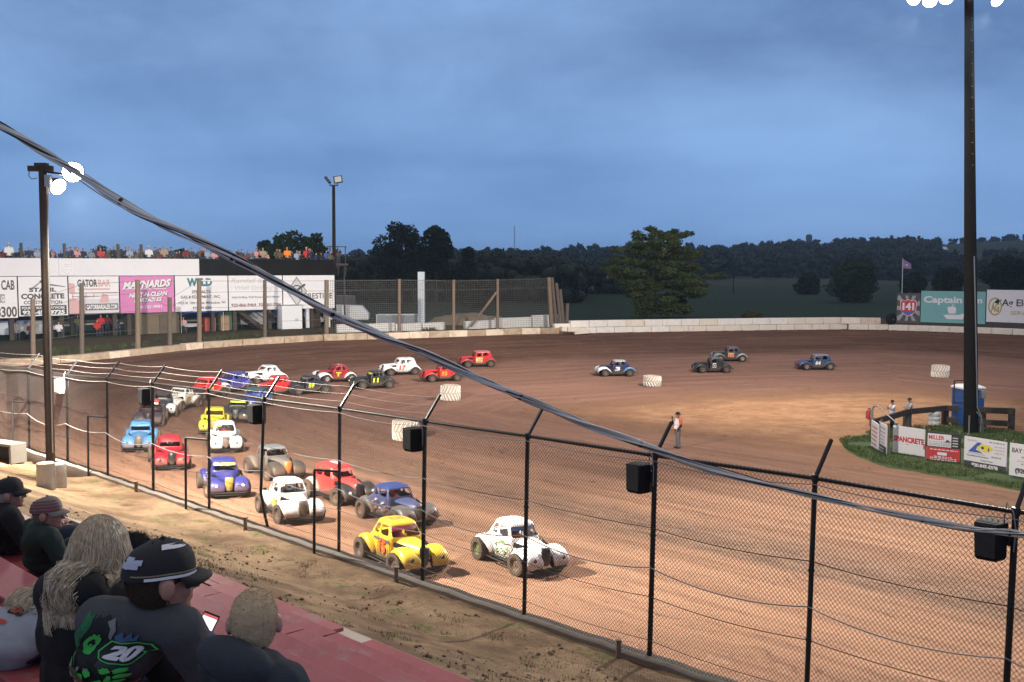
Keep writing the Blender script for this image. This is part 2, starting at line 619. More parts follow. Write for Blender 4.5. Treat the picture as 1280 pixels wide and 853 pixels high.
def build_world():
    w = bpy.data.worlds.new('World')
    S.world = w
    w.use_nodes = True
    nt = w.node_tree
    L = nt.links.new
    bg = nt.nodes['Background']
    sky = nt.nodes.new('ShaderNodeTexSky')
    sky.sky_type = 'NISHITA'; sky.sun_disc = False
    sky.sun_elevation = SUN_EL; sky.sun_rotation = SUN_AZ
    tc = nt.nodes.new('ShaderNodeTexCoord')
    sx = nt.nodes.new('ShaderNodeSeparateXYZ'); L(tc.outputs['Generated'], sx.inputs[0])
    # cloud sheet: the direction is carried up to a flat layer
    mx = nd(nt, 'ShaderNodeMath', operation='MAXIMUM'); L(sx.outputs[2], mx.inputs[0]); mx.inputs[1].default_value = 0.0
    ad = nd(nt, 'ShaderNodeMath', operation='ADD'); L(mx.outputs[0], ad.inputs[0]); ad.inputs[1].default_value = .13
    dv = nt.nodes.new('ShaderNodeVectorMath'); dv.operation = 'DIVIDE'
    L(tc.outputs['Generated'], dv.inputs[0])
    mp2 = nt.nodes.new('ShaderNodeMapping'); mp2.inputs['Scale'].default_value = (3.2, 2.0, 6.5); mp2.inputs['Location'].default_value = (.6, 2.2, .3)
    L(tc.outputs['Generated'], mp2.inputs[0])
    cb = nt.nodes.new('ShaderNodeCombineXYZ')
    for i in range(3): L(ad.outputs[0], cb.inputs[i])
    L(cb.outputs[0], dv.inputs[1])
    mp = nt.nodes.new('ShaderNodeMapping'); mp.inputs['Scale'].default_value = (.8, 1.25, 0.0)
    mp.inputs['Location'].default_value = (1.7, .4, 0)
    L(dv.outputs[0], mp.inputs[0])
    n1 = nd(nt, 'ShaderNodeTexNoise', Scale=1.0, Detail=8.0, Roughness=.58); n1.inputs['Distortion'].default_value = .25
    L(mp2.outputs[0], n1.inputs['Vector'])
    n2 = nd(nt, 'ShaderNodeTexNoise', Scale=.42, Detail=4.0, Roughness=.5)
    L(mp.outputs[0], n2.inputs['Vector'])
    sm = nd(nt, 'ShaderNodeMath', operation='ADD'); L(n1.outputs['Fac'], sm.inputs[0]); L(n2.outputs['Fac'], sm.inputs[1])
    mr = nd(nt, 'ShaderNodeMapRange'); L(sm.outputs[0], mr.inputs[0])
    mr.inputs[1].default_value = .74; mr.inputs[2].default_value = 1.22
    ramp = nt.nodes.new('ShaderNodeValToRGB'); L(mr.outputs[0], ramp.inputs[0])
    ramp.color_ramp.elements[0].color = (.125, .235, .49, 1)
    ramp.color_ramp.elements[1].color = (.31, .515, .885, 1)
    # clearer band low over the hills
    lo = nd(nt, 'ShaderNodeMapRange'); L(sx.outputs[2], lo.inputs[0])
    lo.inputs[1].default_value = 0.0; lo.inputs[2].default_value = .2; lo.inputs[3].default_value = .75; lo.inputs[4].default_value = 0.0
    m1 = nd(nt, 'ShaderNodeMix', data_type='RGBA'); L(lo.outputs[0], m1.inputs[0]); L(ramp.outputs[0], m1.inputs[6])
    m1.inputs[7].default_value = (.20, .41, .81, 1)
    # overcast: brighter overhead
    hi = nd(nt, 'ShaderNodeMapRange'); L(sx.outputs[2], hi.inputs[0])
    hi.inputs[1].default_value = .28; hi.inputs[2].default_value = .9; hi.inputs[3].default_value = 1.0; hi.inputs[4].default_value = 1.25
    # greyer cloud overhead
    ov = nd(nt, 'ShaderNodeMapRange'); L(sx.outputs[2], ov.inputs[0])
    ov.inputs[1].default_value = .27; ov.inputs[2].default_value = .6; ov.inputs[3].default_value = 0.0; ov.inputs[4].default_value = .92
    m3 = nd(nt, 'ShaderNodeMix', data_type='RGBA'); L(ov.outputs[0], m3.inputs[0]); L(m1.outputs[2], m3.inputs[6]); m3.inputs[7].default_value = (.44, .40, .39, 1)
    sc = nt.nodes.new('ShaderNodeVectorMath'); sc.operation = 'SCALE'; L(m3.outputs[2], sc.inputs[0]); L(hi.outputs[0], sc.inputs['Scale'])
    # the clear sky behind the cloud, dim at this hour
    sc2 = nt.nodes.new('ShaderNodeVectorMath'); sc2.operation = 'SCALE'; L(sky.outputs[0], sc2.inputs[0]); sc2.inputs['Scale'].default_value = .06
    m2 = nd(nt, 'ShaderNodeMix', data_type='RGBA'); m2.inputs[0].default_value = .93
    L(sc2.outputs[0], m2.inputs[6]); L(sc.outputs[0], m2.inputs[7])
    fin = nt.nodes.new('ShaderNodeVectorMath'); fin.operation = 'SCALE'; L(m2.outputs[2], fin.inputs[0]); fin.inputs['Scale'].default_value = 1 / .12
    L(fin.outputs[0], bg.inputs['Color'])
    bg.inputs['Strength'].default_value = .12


build_world()
sun = bpy.data.lights.new('sun', 'SUN')
sun.energy = .06; sun.angle = R(25); sun.color = (.85, .9, 1.0)
so = bpy.data.objects.new('sun', sun); COL.objects.link(so)
so.rotation_euler = (R(60), 0, R(120))

S.view_settings.view_transform = 'Standard'
S.view_settings.look = 'None'
S.view_settings.exposure = 0
S.view_settings.gamma = 1
S.view_settings.use_curve_mapping = False
S.cycles.use_denoising = True
S.cycles.max_bounces = 6
S.cycles.diffuse_bounces = 3
S.cycles.glossy_bounces = 3
S.cycles.sample_clamp_indirect = 6


def spot(pos, target, watts, angle=120, blend=.9, col=(1, .90, .76), radius=.25):
    l = bpy.data.lights.new('floodlight_beam', 'SPOT')
    l.energy = watts; l.spot_size = R(angle); l.spot_blend = blend; l.color = col; l.shadow_soft_size = radius
    o = bpy.data.objects.new('floodlight_beam', l); COL.objects.link(o)
    o.location = pos
    d = Vector(target) - Vector(pos)
    o.rotation_euler = d.to_track_quat('-Z', 'Y').to_euler()
    return o


M_steel = mat('dark_steel', (.035, .034, .034), .5, .3, .3, 8)
M_galv = mat('galvanised', (.42, .42, .41), .45, .6, .2, 9)
M_black = mat('black_plastic', (.013, .013, .014), .75, 0, .3, 12, spec=.18)
M_woodp = mat('weathered_post', (.17, .13, .095), .85, 0, .35, 3, .4, 30)
M_polew = mat('dark_pole', (.020, .017, .015), .85, 0, .4, 3, .3, 30, spec=.12)
M_conc = mat('raw_concrete', (.40, .36, .30), .85, 0, .22, 2.2, .4, 14, dirt=.3, dirtcol=(.2, .14, .1))
M_lens = emat('lamp_glow', (1.0, .93, .8), 40)
M_white = mat('white_paint', (.78, .77, .75), .55, 0, .06, 3)
M_wood_dark = mat('dark_timber', (.06, .045, .036), .8, 0, .35, 5, .3)


def lamp_head(parent, pos, aim, lit=True, r=.27):
    """bowl floodlight aimed along a direction"""
    z = Vector(aim).normalized()
    q = z.to_track_quat('Z', 'Y').to_matrix().to_4x4()
    q.translation = Vector(pos)
    b = MB()
    b.lathe([(.07, -.42), (.10, -.40), (.11, -.25), (.15, -.2), (r * .8, -.1), (r, .02), (r, .03), (r * .93, .03), (r * .75, -.08), (.08, -.16)], 20, q)
    b.tube([q @ Vector((.0, 0, -.3)), q @ Vector((0, 0, -.3)) + Vector((0, 0, -.25))], .03, 6)
    h = b.build('lamp_head', M_steel, parent)
    l = MB()
    l.lathe([(.02, -.14), (r * .5, -.09), (r * .9, .035), (r * .6, .07), (.02, .085)], 20, q)
    l.build('lens', M_lens if lit else M_galv, h)
    return h


# pole by the fence, lamps lit
pb = ground(64, 603)
pt = at(53, 208, pb.y)
LP = thing('light_pole', 'slim brown light pole behind the fence with glowing lamps, set in concrete blocks', 'light pole', pb)
pl = MB()
rel = pt - pb
pl.tube([(0, 0, -.3), rel * .5, rel], [.118, .108, .098], 12)
pl.build('pole', mat('pole_brown', (.075, .055, .042), .85, 0, .35, 3, .4, 30, spec=.15), LP)
cx = MB()
cx.box(rel + Vector((-.05, 0, -.06)), (.62, .14, .14))
cx.box(rel + Vector((-.02, 0, .03)), (.3, .22, .1))
cx.tube([rel + Vector((-.33, 0, -.05)), rel + Vector((-.36, 0, -.25)), rel + Vector((-.28, 0, -.33)), rel + Vector((-.15, 0, -.3))], .012, 6)
cx.build('crossarm', M_wood_dark, LP, bev=.01)
ja = MB()
ja.box(rel + Vector((.16, -.05, -.38)), (.14, .16, .3)); ja.tube([rel + Vector((.16, -.05, -.5)), rel + Vector((.13, -.1, -1.6)), Vector((.12, -.12, .8))], .02, 6)
ja.build('junction_box', M_galv, LP, bev=.008)
h1 = at(91, 215, pb.y) - pb
h2 = at(72, 233, pb.y + .4) - pb
lamp_head(LP, h1, (.45, -.85, -.32), r=.28)
lamp_head(LP, h2, (.75, -.35, -.45), r=.24)
arm_ = MB()
arm_.tube([rel + Vector((0, 0, -.12)), h1 + Vector((-.02, .3, -.1))], .03, 6); arm_.tube([rel + Vector((0, 0, -.55)), h2 + Vector((-.25, 0, .1))], .03, 6)
arm_.build('lamp_bracket', M_steel, LP)

# tall infield pole
qb = ground(1214, 543)
TP = thing('light_pole', 'tall thick dark light pole on the infield grass with lamps at the top', 'light pole', qb)
tp = MB()
tl = at(1211, 0, qb.y).x - qb.x
def tx(z): return tl * z / 21.9
tp.tube([(0, 0, -.3), (tx(6), 0, 6), (tx(14), 0, 14), (tx(22.6), 0, 22.6)], [.36, .315, .26, .205], 16)
tp.build('pole', M_polew, TP)
cr = MB()
cr.box((tl - .3, 0, 22.35), (5.4, .16, .18)); cr.box((tl, 0, 21.75), (1.6, .14, .14))
cr.build('crossarm', M_steel, TP, bev=.01)
for x, z, aim, r in ((-2.0, 21.5, (-.3, -.6, -.5), .36), (-1.2, 21.62, (-.3, -.6, -.6), .34), (1.3, 21.55, (.2, -.7, -.5), .35), (-2.8, 21.6, (-.5, -.5, -.5), .35), (.0, 21.75, (.0, -.7, -.6), .24)):
    lamp_head(TP, (tl + x, -.2, z), aim, r=r)
st = MB()
for k in range(14):
    st.tube([(tx(13.5 + k * .55), -.2, 13.5 + k * .55), (tx(13.5 + k * .55), -.36, 13.5 + k * .55)], .014, 5)
st.build('climbing_steps', M_galv, TP)
fr = MB()
for a, c in (((-.35, -.1, 1.62), (-.35, -.1, 2.75)), ((-.35, -.1, 2.75), (-.98, -.1, 2.75)), ((-.98, -.1, 2.75), (-.98, -.1, 1.62)), ((-.98, -.1, 1.62), (-.35, -.1, 1.62))):
    fr.bar(a, c, .05, .05)
fr.build('sign_frame', M_wood_dark, TP)
cd = MB()
cd.tube([(.3, -.38, .0), (.3, -.38, 1.0), (.1, -.37, 1.4), (tx(9) + .05, -.32, 9)], .03, 6)
cd.tube([(-.28, -.36, 0), (-.28, -.36, 1.0)], .04, 6)
cd.tube([(.42, -.3, .0), (.44, -.3, .5), (.3, -.4, .9), (.05, -.42, 1.2)], .03, 6)
cd.build('conduit', M_galv, TP)
mb_ = MB(); mb_.box((.46, -.12, 2.05), (.2, .25, .4)); mb_.build('meter_box', M_galv, TP, bev=.02)

# unlit pole behind the stand
rb = Vector(at(418, 400, 97)); rb.z = gz(rb.x, rb.y)
rt = at(417, 232, 97)
MP = thing('light_pole', 'thin dark light pole with two unlit floodlights at the end of the signboards', 'light pole', rb)
rel2 = rt - rb
mp_ = MB(); mp_.tube([(0, 0, -.2), rel2], [.2, .14], 10); mp_.build('pole', M_polew, MP)
c_ = MB(); c_.box(rel2 + Vector((.02, 0, .0)), (.8, .2, .12)); c_.build('crossarm', M_steel, MP)
fl = MB()
fl.box(rel2 + Vector((-.55, 0, .5)), (.24, .55, .72), rot=Matrix.Rotation(R(-38), 3, 'Y')); fl.tube([rel2 + Vector((-.3, 0, .06)), rel2 + Vector((-.4, 0, .3))], .04, 6)
fl.build('floodlight', M_steel, MP, bev=.04)
fl = MB()
fl.box(rel2 + Vector((.42, 0, .55)), (.8, .3, .66), rot=Matrix.Rotation(R(-8), 3, 'Y')); fl.tube([rel2 + Vector((.36, 0, .06)), rel2 + Vector((.38, 0, .3))], .04, 6)
fl.build('floodlight', M_steel, MP, bev=.04)
fg = MB(); fg.box(rel2 + Vector((.45, -.17, .56)), (.62, .02, .5), rot=Matrix.Rotation(R(-8), 3, 'Y')); fg.build('lens', M_galv, MP)

# beams of the lit lamps
A = pb + h1; B_ = pb + h2
spot(A + Vector((.12, -.35, -.15)), (7, 31, 0), 27000, 104, 1.0)
spot(A + Vector((.2, -.3, -.2)), (11, 21, .4), 20000, 60, 1.0)
spot(B_ + Vector((.4, .1, -.2)), (-16, 44, 0), 66000, 125, 1.0)
spot(B_ + Vector((.45, -.7, -.35)), pb + Vector((3, -4.0, 0)), 12500, 112, 1.0)
spot(B_ + Vector((.3, .4, -.2)), (-24, 68, 2), 36000, 70, 1.0)
T = qb + Vector((tl, 0, 21.4))
spot(T + Vector((-2.4, .3, -.6)), (12, 82, 1), 48000, 120, 1.0)
spot(T + Vector((-1.5, -.6, -.7)), (8, 46, 0), 16000, 120, 1.0)
spot(T + Vector((1.2, -.6, -.7)), (27, 40, 0), 6000, 110, 1.0)
spot(T + Vector((.6, -.7, -.7)), (3, 23, .5), 105000, 46, 1.0)
spot(T + Vector((-2.8, .2, -.5)), (-20, 84, 4), 42000, 70, 1.0)
# ------------------------------------------------------------------ catch fence in front of the stands
def interp_post(px):
    """base and rail points of the fence line below an image column"""
    u = (px - 640) / FPX
    Y = FENCE_C / (1 + u / (cp + 0.0) * 1.0)
    # exact: x = t*u ; y = t*(cp + v*sp); v small at rail height
    railpx = np.interp(px, [-60, 34, 81, 131, 188, 258, 328, 421, 527, 655, 814, 1012, 1262, 1330], [452, 461, 469, 473.5, 479.5, 488, 499, 511, 527, 545.5, 570, 598, 640, 652])
    for _ in range(4):
        d = ray(px, railpx)
        t = FENCE_C / (d.x + d.y)
    top = Vector((0, 0, H)) + d * t
    return top


FP = [(-25, 0), (33, 1), (81, 1), (131, 1), (188, 1), (258, 1), (328, 1), (421, 1), (527, 1), (655, 1), (814, 1), (1013, 1), (1263, 1), (1400, 1)]
FEN = thing('chain_link_fence', 'tall black chain-link fence with slanted arms along the near edge of the dirt track', 'fence', (0, 0, 0))
DIRF = Vector((-1, 1, 0)).normalized()
NRM = Vector((1, 1, 0)).normalized()     # towards the track
M_post = mat('fence_paint', (.018, .018, .02), .45, .2, .35, 9)
M_wire = mat('fence_wire', (.022, .018, .016), .7, .0, .2, 9)
tops = []
bases = []
for px, _ in FP:
    t = interp_post(px)
    b = Vector((t.x, t.y, gz(t.x - .05, t.y - .05) - .02))
    tops.append(t); bases.append(b)
LEAN = Vector((.06, .0, 0))
for i, (b, t) in enumerate(zip(bases, tops)):
    m = MB()
    bend = .0
    if i == 6:     # one post has been hit and bends at the foot
        m.tube([b + Vector((.14, 0, -.2)), b + Vector((.02, 0, .35)), b + Vector((-.07, 0, .9)), t + LEAN * .6], .034, 8)
    else:
        m.tube([b + Vector((0, 0, -.2)), t + LEAN + Vector((0, 0, .03))], .034 if i % 2 else .038, 8)
    for k in (.33, .62):
        p = b.lerp(t, k)
        m.lathe([(.042, -.02), (.042, .02)], 8, Matrix.Translation(p + LEAN * k))
    po = m.build('post', M_post, FEN)
    a = MB()
    tip = t + LEAN + NRM * .30 + Vector((0.05, 0, .46))
    a.bar(t + LEAN, tip, .035, .045)
    a.lathe([(.045, -.04), (.05, 0), (.045, .05)], 8, Matrix.Translation(t + LEAN))
    a.build('barbed_wire_arm', M_post, po)
# top rail
m = MB()
m.tube([t + LEAN for t in tops], .027, 8)
m.build('top_rail', M_post, FEN)
# wires slung along the fence
def sag(pts, s, n=8, seed=0):
    out = []
    rr = random.Random(seed)
    for i in range(len(pts) - 1):
        k = s * (.6 + .8 * rr.random())
        for j in range(n):
            f = j / n
            p = pts[i].lerp(pts[i + 1], f)
            out.append(p + Vector((0, 0, -k * 4 * f * (1 - f))))
    out.append(pts[-1])
    return out


off = -NRM * .045
for fr_, s_, r_, mt, sd in ((.66, .05, .006, M_post, 1), (.33, .06, .006, M_post, 2), (.12, .04, .005, M_post, 5)):
    m = MB(); m.tube(sag([b.lerp(t, fr_) + LEAN * fr_ + off for b, t in zip(bases, tops)], s_, 8, sd), r_, 5)
    m.build('tension_wire', mt, FEN)
M_cablew = mat('grey_cable', (.24, .235, .23), .6, 0, .2, 6)
m = MB(); m.tube(sag([b.lerp(t, .47) + LEAN * .5 + off * 1.3 for b, t in zip(bases, tops)], .14, 9, 8), .009, 5)
m.build('signal_cable', M_cablew, FEN)
m = MB(); m.tube(sag([t + LEAN + Vector((0, 0, -.07)) + off for t in tops], .05, 9, 3), .006, 5)
m.build('tie_wire', M_cablew, FEN)
for k in (.12, .24, .36):
    m = MB()
    m.tube(sag([t + LEAN + NRM * .30 * k / .4 + Vector((0.05 * k / .4, 0, .46 * k / .4)) for t in tops[:9]], .035, 8, int(k * 100)), .004, 5)
    m.build('barbed_wire', M_cablew, FEN)
# stub frames beside some of the posts
M_kerb = mat('kerb_concrete', (.15, .125, .105), .9, 0, .3, 2, .5, 18)
for px, hh in ((118, .62), (241, .6), (403, .58), (23, .6)):
    t = interp_post(px); b = Vector((t.x, t.y, gz(t.x - .05, t.y - .05))) - NRM * .25
    i = min(range(len(tops)), key=lambda j: (tops[j] - t).length)
    hz = (t.z - b.z) * hh
    m = MB()
    top = b + Vector((0, 0, hz)) + LEAN * hh
    m.tube([b + Vector((0, 0, -.2)), top], .03, 8)
    q = bases[i].lerp(tops[i], hh) + LEAN * hh
    m.tube([top, Vector((q.x, q.y, top.z))], .026, 8)
    m.build('brace_frame', M_post, FEN)


def chain_link():
    w, dk, r = .031, .034, .0037
    P = tops
    seg = []
    Ls = [0]
    for i in range(len(P) - 1):
        Ls.append(Ls[-1] + (P[i + 1].xy - P[i].xy).length)
    Lt = Ls[-1]
    n = int(Lt / w)
    K = 92
    ks = np.arange(K + 1)
    px_ = np.array([p.x for p in P]); py_ = np.array([p.y for p in P]); pz_ = np.array([p.z for p in P]); bz_ = np.array([p.z for p in bases]); Ls = np.array(Ls)
    rg = np.random.default_rng(2)
    sway = np.interp(np.arange(n + 2), np.linspace(0, n + 1, 60), rg.normal(0, .018, 60))
    allV = []; allF = []
    vb = 0
    for j in range(n):
        a = j * w + np.where((ks + j) % 2 == 1, w, 0.0)
        a = np.clip(a, 0, Lt)
        x = np.interp(a, Ls, px_); y = np.interp(a, Ls, py_); zt = np.interp(a, Ls, pz_); zb = np.interp(a, Ls, bz_)
        f = ks / K
        z = zb + .06 + (zt + .045 - zb - .06) * f
        bul = sway[j] * np.sin(f * math.pi) - .034
        dep = np.where(((ks + (j % 2)) % 2) == 0, .002, -.002)
        x = x + (bul + dep) * NRM.x + LEAN.x * f; y = y + (bul + dep) * NRM.y
        p = np.stack([x, y, z], -1)
        offs = np.array([[0, 0, 1.], [.71, .71, -.5], [-.71, -.71, -.5]]) * r
        # cross-section: mostly across the fence plane
        offs = np.array([[-.71 * 1.1, .71 * 1.1, 0], [.36 + .6, -.36 + .6, 0], [.36 - .6, -.36 - .6, 0]]) * r
        v = (p[:, None, :] + offs[None]).reshape(-1, 3)
        i0 = vb + np.arange(K) * 3
        for q in range(3):
            q2 = (q + 1) % 3
            allF.append(np.stack([i0 + q, i0 + q2, i0 + 3 + q2, i0 + 3 + q], -1))
        allV.append(v); vb += len(v)
    me = bpy.data.meshes.new('chain_link_mesh')
    fast_mesh(me, np.concatenate(allV), np.concatenate(allF), False)
    me.materials.append(M_wire)
    link('chain_link_mesh', me, FEN)


chain_link()

# low kerb under the fence
m = MB()
rings = []
for i in range(len(bases) * 6 - 5):
    a, f = divmod(i, 6)
    p = bases[a].lerp(bases[min(a + 1, len(bases) - 1)], f / 6)
    z = gz(p.x - .1, p.y - .1)
    q = [(-.16, -.2), (-.15, .075), (-.11, .10), (.09, .10), (.13, .06), (.16, -.3), (.30, -2.3)]
    rings.append([Vector((p.x, p.y, z)) + NRM * u + Vector((0, 0, v + .012 * math.sin(i * 2.3))) for u, v in q])
m.loft(rings, cyc=True)
tag(m.build('fence_kerb', M_kerb), kind='structure')
# stub stakes along the kerb
for k, px in enumerate((178, 316, 507, 788)):
    t = interp_post(px); z = gz(t.x - .2, t.y - .2)
    m = MB(); m.box((0, 0, .1), (.07, .07, .34)); m.box((0, 0, .27), (.09, .09, .03))
    o = m.build('stake', M_woodp, bev=.008); o.location = (t.x - .17, t.y - .17, z)
    tag(o, ['short wooden stake at the fence kerb behind the green-jacketed man', 'short wooden stake at the kerb beside the bent fence post', 'short wooden stake at the kerb below the yellow race car', 'short grey stake at the kerb beyond the lower end of the red bleachers'][k], 'stake', 'stakes along the fence kerb')

# loudspeakers on the posts
M_grille = mat('speaker_grille', (.02, .02, .021), .7, 0, .3, 40, .5, 160)
M_tanbox = mat('pale_box', (.42, .39, .36), .6, 0, .15, 5)
spk = [(4, 'black loudspeaker on the fence above the light blue race car'), (6, 'black loudspeaker on the fence before the dark stock cars in the turn'), (8, 'black loudspeaker on the fence in front of a white tractor tyre'),
       (10, 'black loudspeaker on the fence below the track official'), (12, 'black loudspeaker on the fence post behind the cable bundle'), (2, 'pale loudspeaker box on the fence nearest the slim light pole')]
for i, lab in spk:
    t = tops[i]
    th = thing('loudspeaker', lab, 'loudspeaker', t + LEAN + Vector((-.02, 0, -.33)) - NRM * .02, 0, 'loudspeakers along the fence')
    th.rotation_euler = (0, 0, R(-45))
    m = MB()
    # tapering cabinet hung on the far-left side of its post, facing the stands
    x0 = -.215
    rings = []
    for z, d in ((-.225, .80), (-.19, .92), (.20, 1.0)):
        rings.append([Vector((x0 - .17 * d, .0, z)), Vector((x0 - .13 * d, -.20 * d, z)), Vector((x0 + .13 * d, -.20 * d, z)), Vector((x0 + .17 * d, .0, z)), Vector((x0 + .12, .12, z)), Vector((x0 - .12, .12, z))])
    m.loft(rings)
    cab = m.build('cabinet', M_black if i != 2 else M_tanbox, th, bev=.015)
    m = MB(); m.box((x0, -.203, .005), (.22, .012, .36)); m.build('grille', M_grille if i != 2 else M_tanbox, th, bev=.004)
    m = MB(); m.bar((x0 + .12, .03, .02), (-.01, .03, .02), .03, .16); m.build('bracket', M_steel, th)
    m = MB(); m.tube([(x0 + .1, .05, .18), (-.08, .03, .42), (.02, -.05, .34), (.05, -.05, .15), (.03, -.04, -.1)], .007, 5); m.build('wire', M_cablew, th)

# the cable bundle crossing in front
cpts = [(-60, 130, 8.2), (0, 157, 8.0), (50, 187, 7.9), (100, 219, 7.8), (170, 263, 7.7), (250, 301, 7.7), (330, 344, 7.8), (400, 384, 7.9), (460, 412, 8.1), (520, 437, 8.3), (590, 470, 8.6), (650, 496, 8.8), (725, 528, 9.1), (800, 556, 9.5), (900, 590, 9.9),
        (1000, 616, 10.2), (1100, 639, 10.4), (1200, 659, 10.5), (1262, 667, 10.5), (1330, 674, 10.2), (1420, 683, 9.8)]
ctr = [at(*p) for p in cpts]
fine = []
for i in range(len(ctr) - 1):
    p0 = ctr[max(i - 1, 0)]; p1 = ctr[i]; p2 = ctr[i + 1]; p3 = ctr[min(i + 2, len(ctr) - 1)]
    for j in range(8):
        t = j / 8
        fine.append(.5 * ((2 * p1) + (p2 - p0) * t + (2 * p0 - 5 * p1 + 4 * p2 - p3) * t * t + (3 * p1 - p0 - 3 * p2 + p3) * t ** 3))
CB = thing('cable_bundle', 'thick bundle of grey and black cables strung diagonally above the fence', 'cable', fine[0])
M_cg = mat('cable_grey', (.47, .45, .40), .45, 0, .15, 4)
M_cg2 = mat('cable_pale', (.68, .66, .60), .45, 0, .15, 4)
M_ck = mat('cable_black', (.02, .02, .02), .7, 0, .2, 4)
strands = [(.0085, 1.7, 1.35, 1), (.008, 3.0, 1.5, 0), (.008, 4.7, 1.55, 1), (.0075, .5, 1.6, 1), (.014, 0.0, 1.0, 0), (.013, 1.1, .9, 1), (.012, 2.3, 1.15, 1), (.012, 3.4, .95, 2), (.011, 4.2, 1.2, 0), (.009, 5.2, 1.25, 1), (.007, 5.9, 1.6, 2), (.0065, 2.9, 1.7, 1)]
for si, (r, ph, k, mi) in enumerate(strands):
    pts = []
    for i, p in enumerate(fine):
        tp_ = (fine[min(i + 1, len(fine) - 1)] - fine[max(i - 1, 0)]).normalized()
        a = tp_.cross(Vector((0, 0, 1))).normalized(); b = a.cross(tp_)
        wd = .020 * k * (1.0 + .5 * math.sin(i * .23 + si * 1.7) * math.sin(i * .061 + si))
        an = ph + i * (.15 + .03 * (si % 3)) + .5 * math.sin(i * .11 + si * 2)
        pts.append(p + a * (wd * math.cos(an)) + b * (wd * .85 * math.sin(an)) - fine[0])
    m = MB(); m.tube(pts, r * .76, 7)
    m.build('cable', [M_cg, M_cg2, M_ck][mi], CB)
for i in (30, 44, 58, 72, 88, 104, 118, 132, 144):
    p = fine[i] - fine[0]
    tp_ = (fine[i + 1] - fine[i]).normalized()
    m = MB(); m.tube([p - tp_ * .012, p + tp_ * .012], .027, 12); m.build('cable_tie', M_ck, CB)
# ------------------------------------------------------------------ block walls round the turn
M_blk = [mat('block_cream%d' % i, c, .85, 0, .2, 1.5, .35, 10, dirt=d, dirtcol=(.22, .13, .085), dscale=1.6) for i, (c, d) in enumerate((((.68, .56, .43), .36), ((.76, .66, .55), .22), ((.80, .74, .67), .14), ((.62, .49, .36), .45), ((.46, .36, .26), .5), ((.40, .30, .21), .6)))]


def along_wall(L0):
    """point and direction at a length along the wall polyline"""
    acc = 0
    for (ax, ay), (bx, by) in zip(WALL[:-1], WALL[1:]):
        l = math.hypot(bx - ax, by - ay)
        if acc + l >= L0:
            f = (L0 - acc) / l
            return Vector((ax + (bx - ax) * f, ay + (by - ay) * f, 0)), Vector(((bx - ax) / l, (by - ay) / l, 0))
        acc += l
    return Vector((*WALL[-1], 0)), Vector(((bx - ax) / l, (by - ay) / l, 0))


def wall_len_at_px(px):
    acc = 0
    for i in range(len(WALL) - 1):
        l = math.hypot(WALL[i + 1][0] - WALL[i][0], WALL[i + 1][1] - WALL[i][1])
        if wall_px[i + 1][0] >= px:
            return acc + l * (px - wall_px[i][0]) / (wall_px[i + 1][0] - wall_px[i][0])
        acc += l
    return acc


def block(parent, org, c, d, L, h, mi, rr, thick=.6):
    m = MB()
    rot = Matrix.Rotation(math.atan2(d.y, d.x) + rr.uniform(-.012, .012), 3, 'Z')
    m.box(c - org, (L - .03, thick, h - .012), rot=rot)
    return m.build('block', M_blk[mi], parent, bev=.03)


rr = random.Random(5)
org = Vector((*WALL[4], 2.5))
LW = thing('block_wall', 'low single row of cream concrete blocks curving round below the signboards', 'wall', org)
Lend = wall_len_at_px(716)
l = 0
while l < Lend:
    bl = 1.84
    p, d = along_wall(l + bl / 2)
    nrm = Vector((-d.y, d.x, 0))
    z = 2.5
    hh = .62 - (.12 if p.y < 80 else .04) - rr.uniform(0, .05)
    block(LW, org, p + nrm * .3 + Vector((0, 0, z + hh / 2 - .02)), d, bl, hh, rr.choice([4, 4, 5, 0]), rr)
    l += bl
org = Vector((*WALL[17], 2.5))
RW = thing('block_wall', 'two-row wall of pale concrete blocks behind the far turn', 'wall', org)
l0 = wall_len_at_px(722); Lend = wall_len_at_px(1330)
lsign = wall_len_at_px(1104)
l = l0; k = 0
while l < Lend:
    bl = 1.84
    p, d = along_wall(l + bl / 2); nrm = Vector((-d.y, d.x, 0))
    block(RW, org, p + nrm * .3 + Vector((0, 0, 2.42 + .3)), d, bl, .6, 1 if k > 4 else 2, rr)
    p, d = along_wall(l + bl * .12); 
    if l < lsign:
        block(RW, org, p + nrm * (.3 + rr.uniform(-.02, .02)) + Vector((0, 0, 2.42 + .61 + .31)), d, bl, .62, rr.choice([2, 2, 1]) if k < 13 else rr.choice([1, 1, 0]), rr)
    l += bl; k += 1
for px, y, z, r_, l_, t_ in ((706, .5, 3.05, 3, 1.9, .0), (709, -.3, 2.75, 0, 1.5, .1), (724, -.45, 2.55, -6, 1.4, -.06), (716, -.5, 2.75, 7, 1.7, .05)):
    # loose blocks where the two walls meet
    p, d = along_wall(wall_len_at_px(px)); nrm = Vector((-d.y, d.x, 0))
    m = MB(); m.box((0, 0, 0), (l_, .6, .42))
    o = m.build('loose_block', M_blk[2 if r_ == 3 else 1], bev=.05); o.location = p + nrm * y + Vector((0, 0, z + .12)); o.rotation_euler = (0, t_, math.atan2(d.y, d.x) + R(r_))
    tag(o, {3: 'whitest loose concrete block lying on top where the two block walls meet', 0: 'cream loose concrete block under the white one at the wall gap', -6: 'small broken concrete block on the dirt at the start of the two-row wall', 7: 'tilted broken concrete block stacked at the gap between the walls'}[r_], 'concrete block')

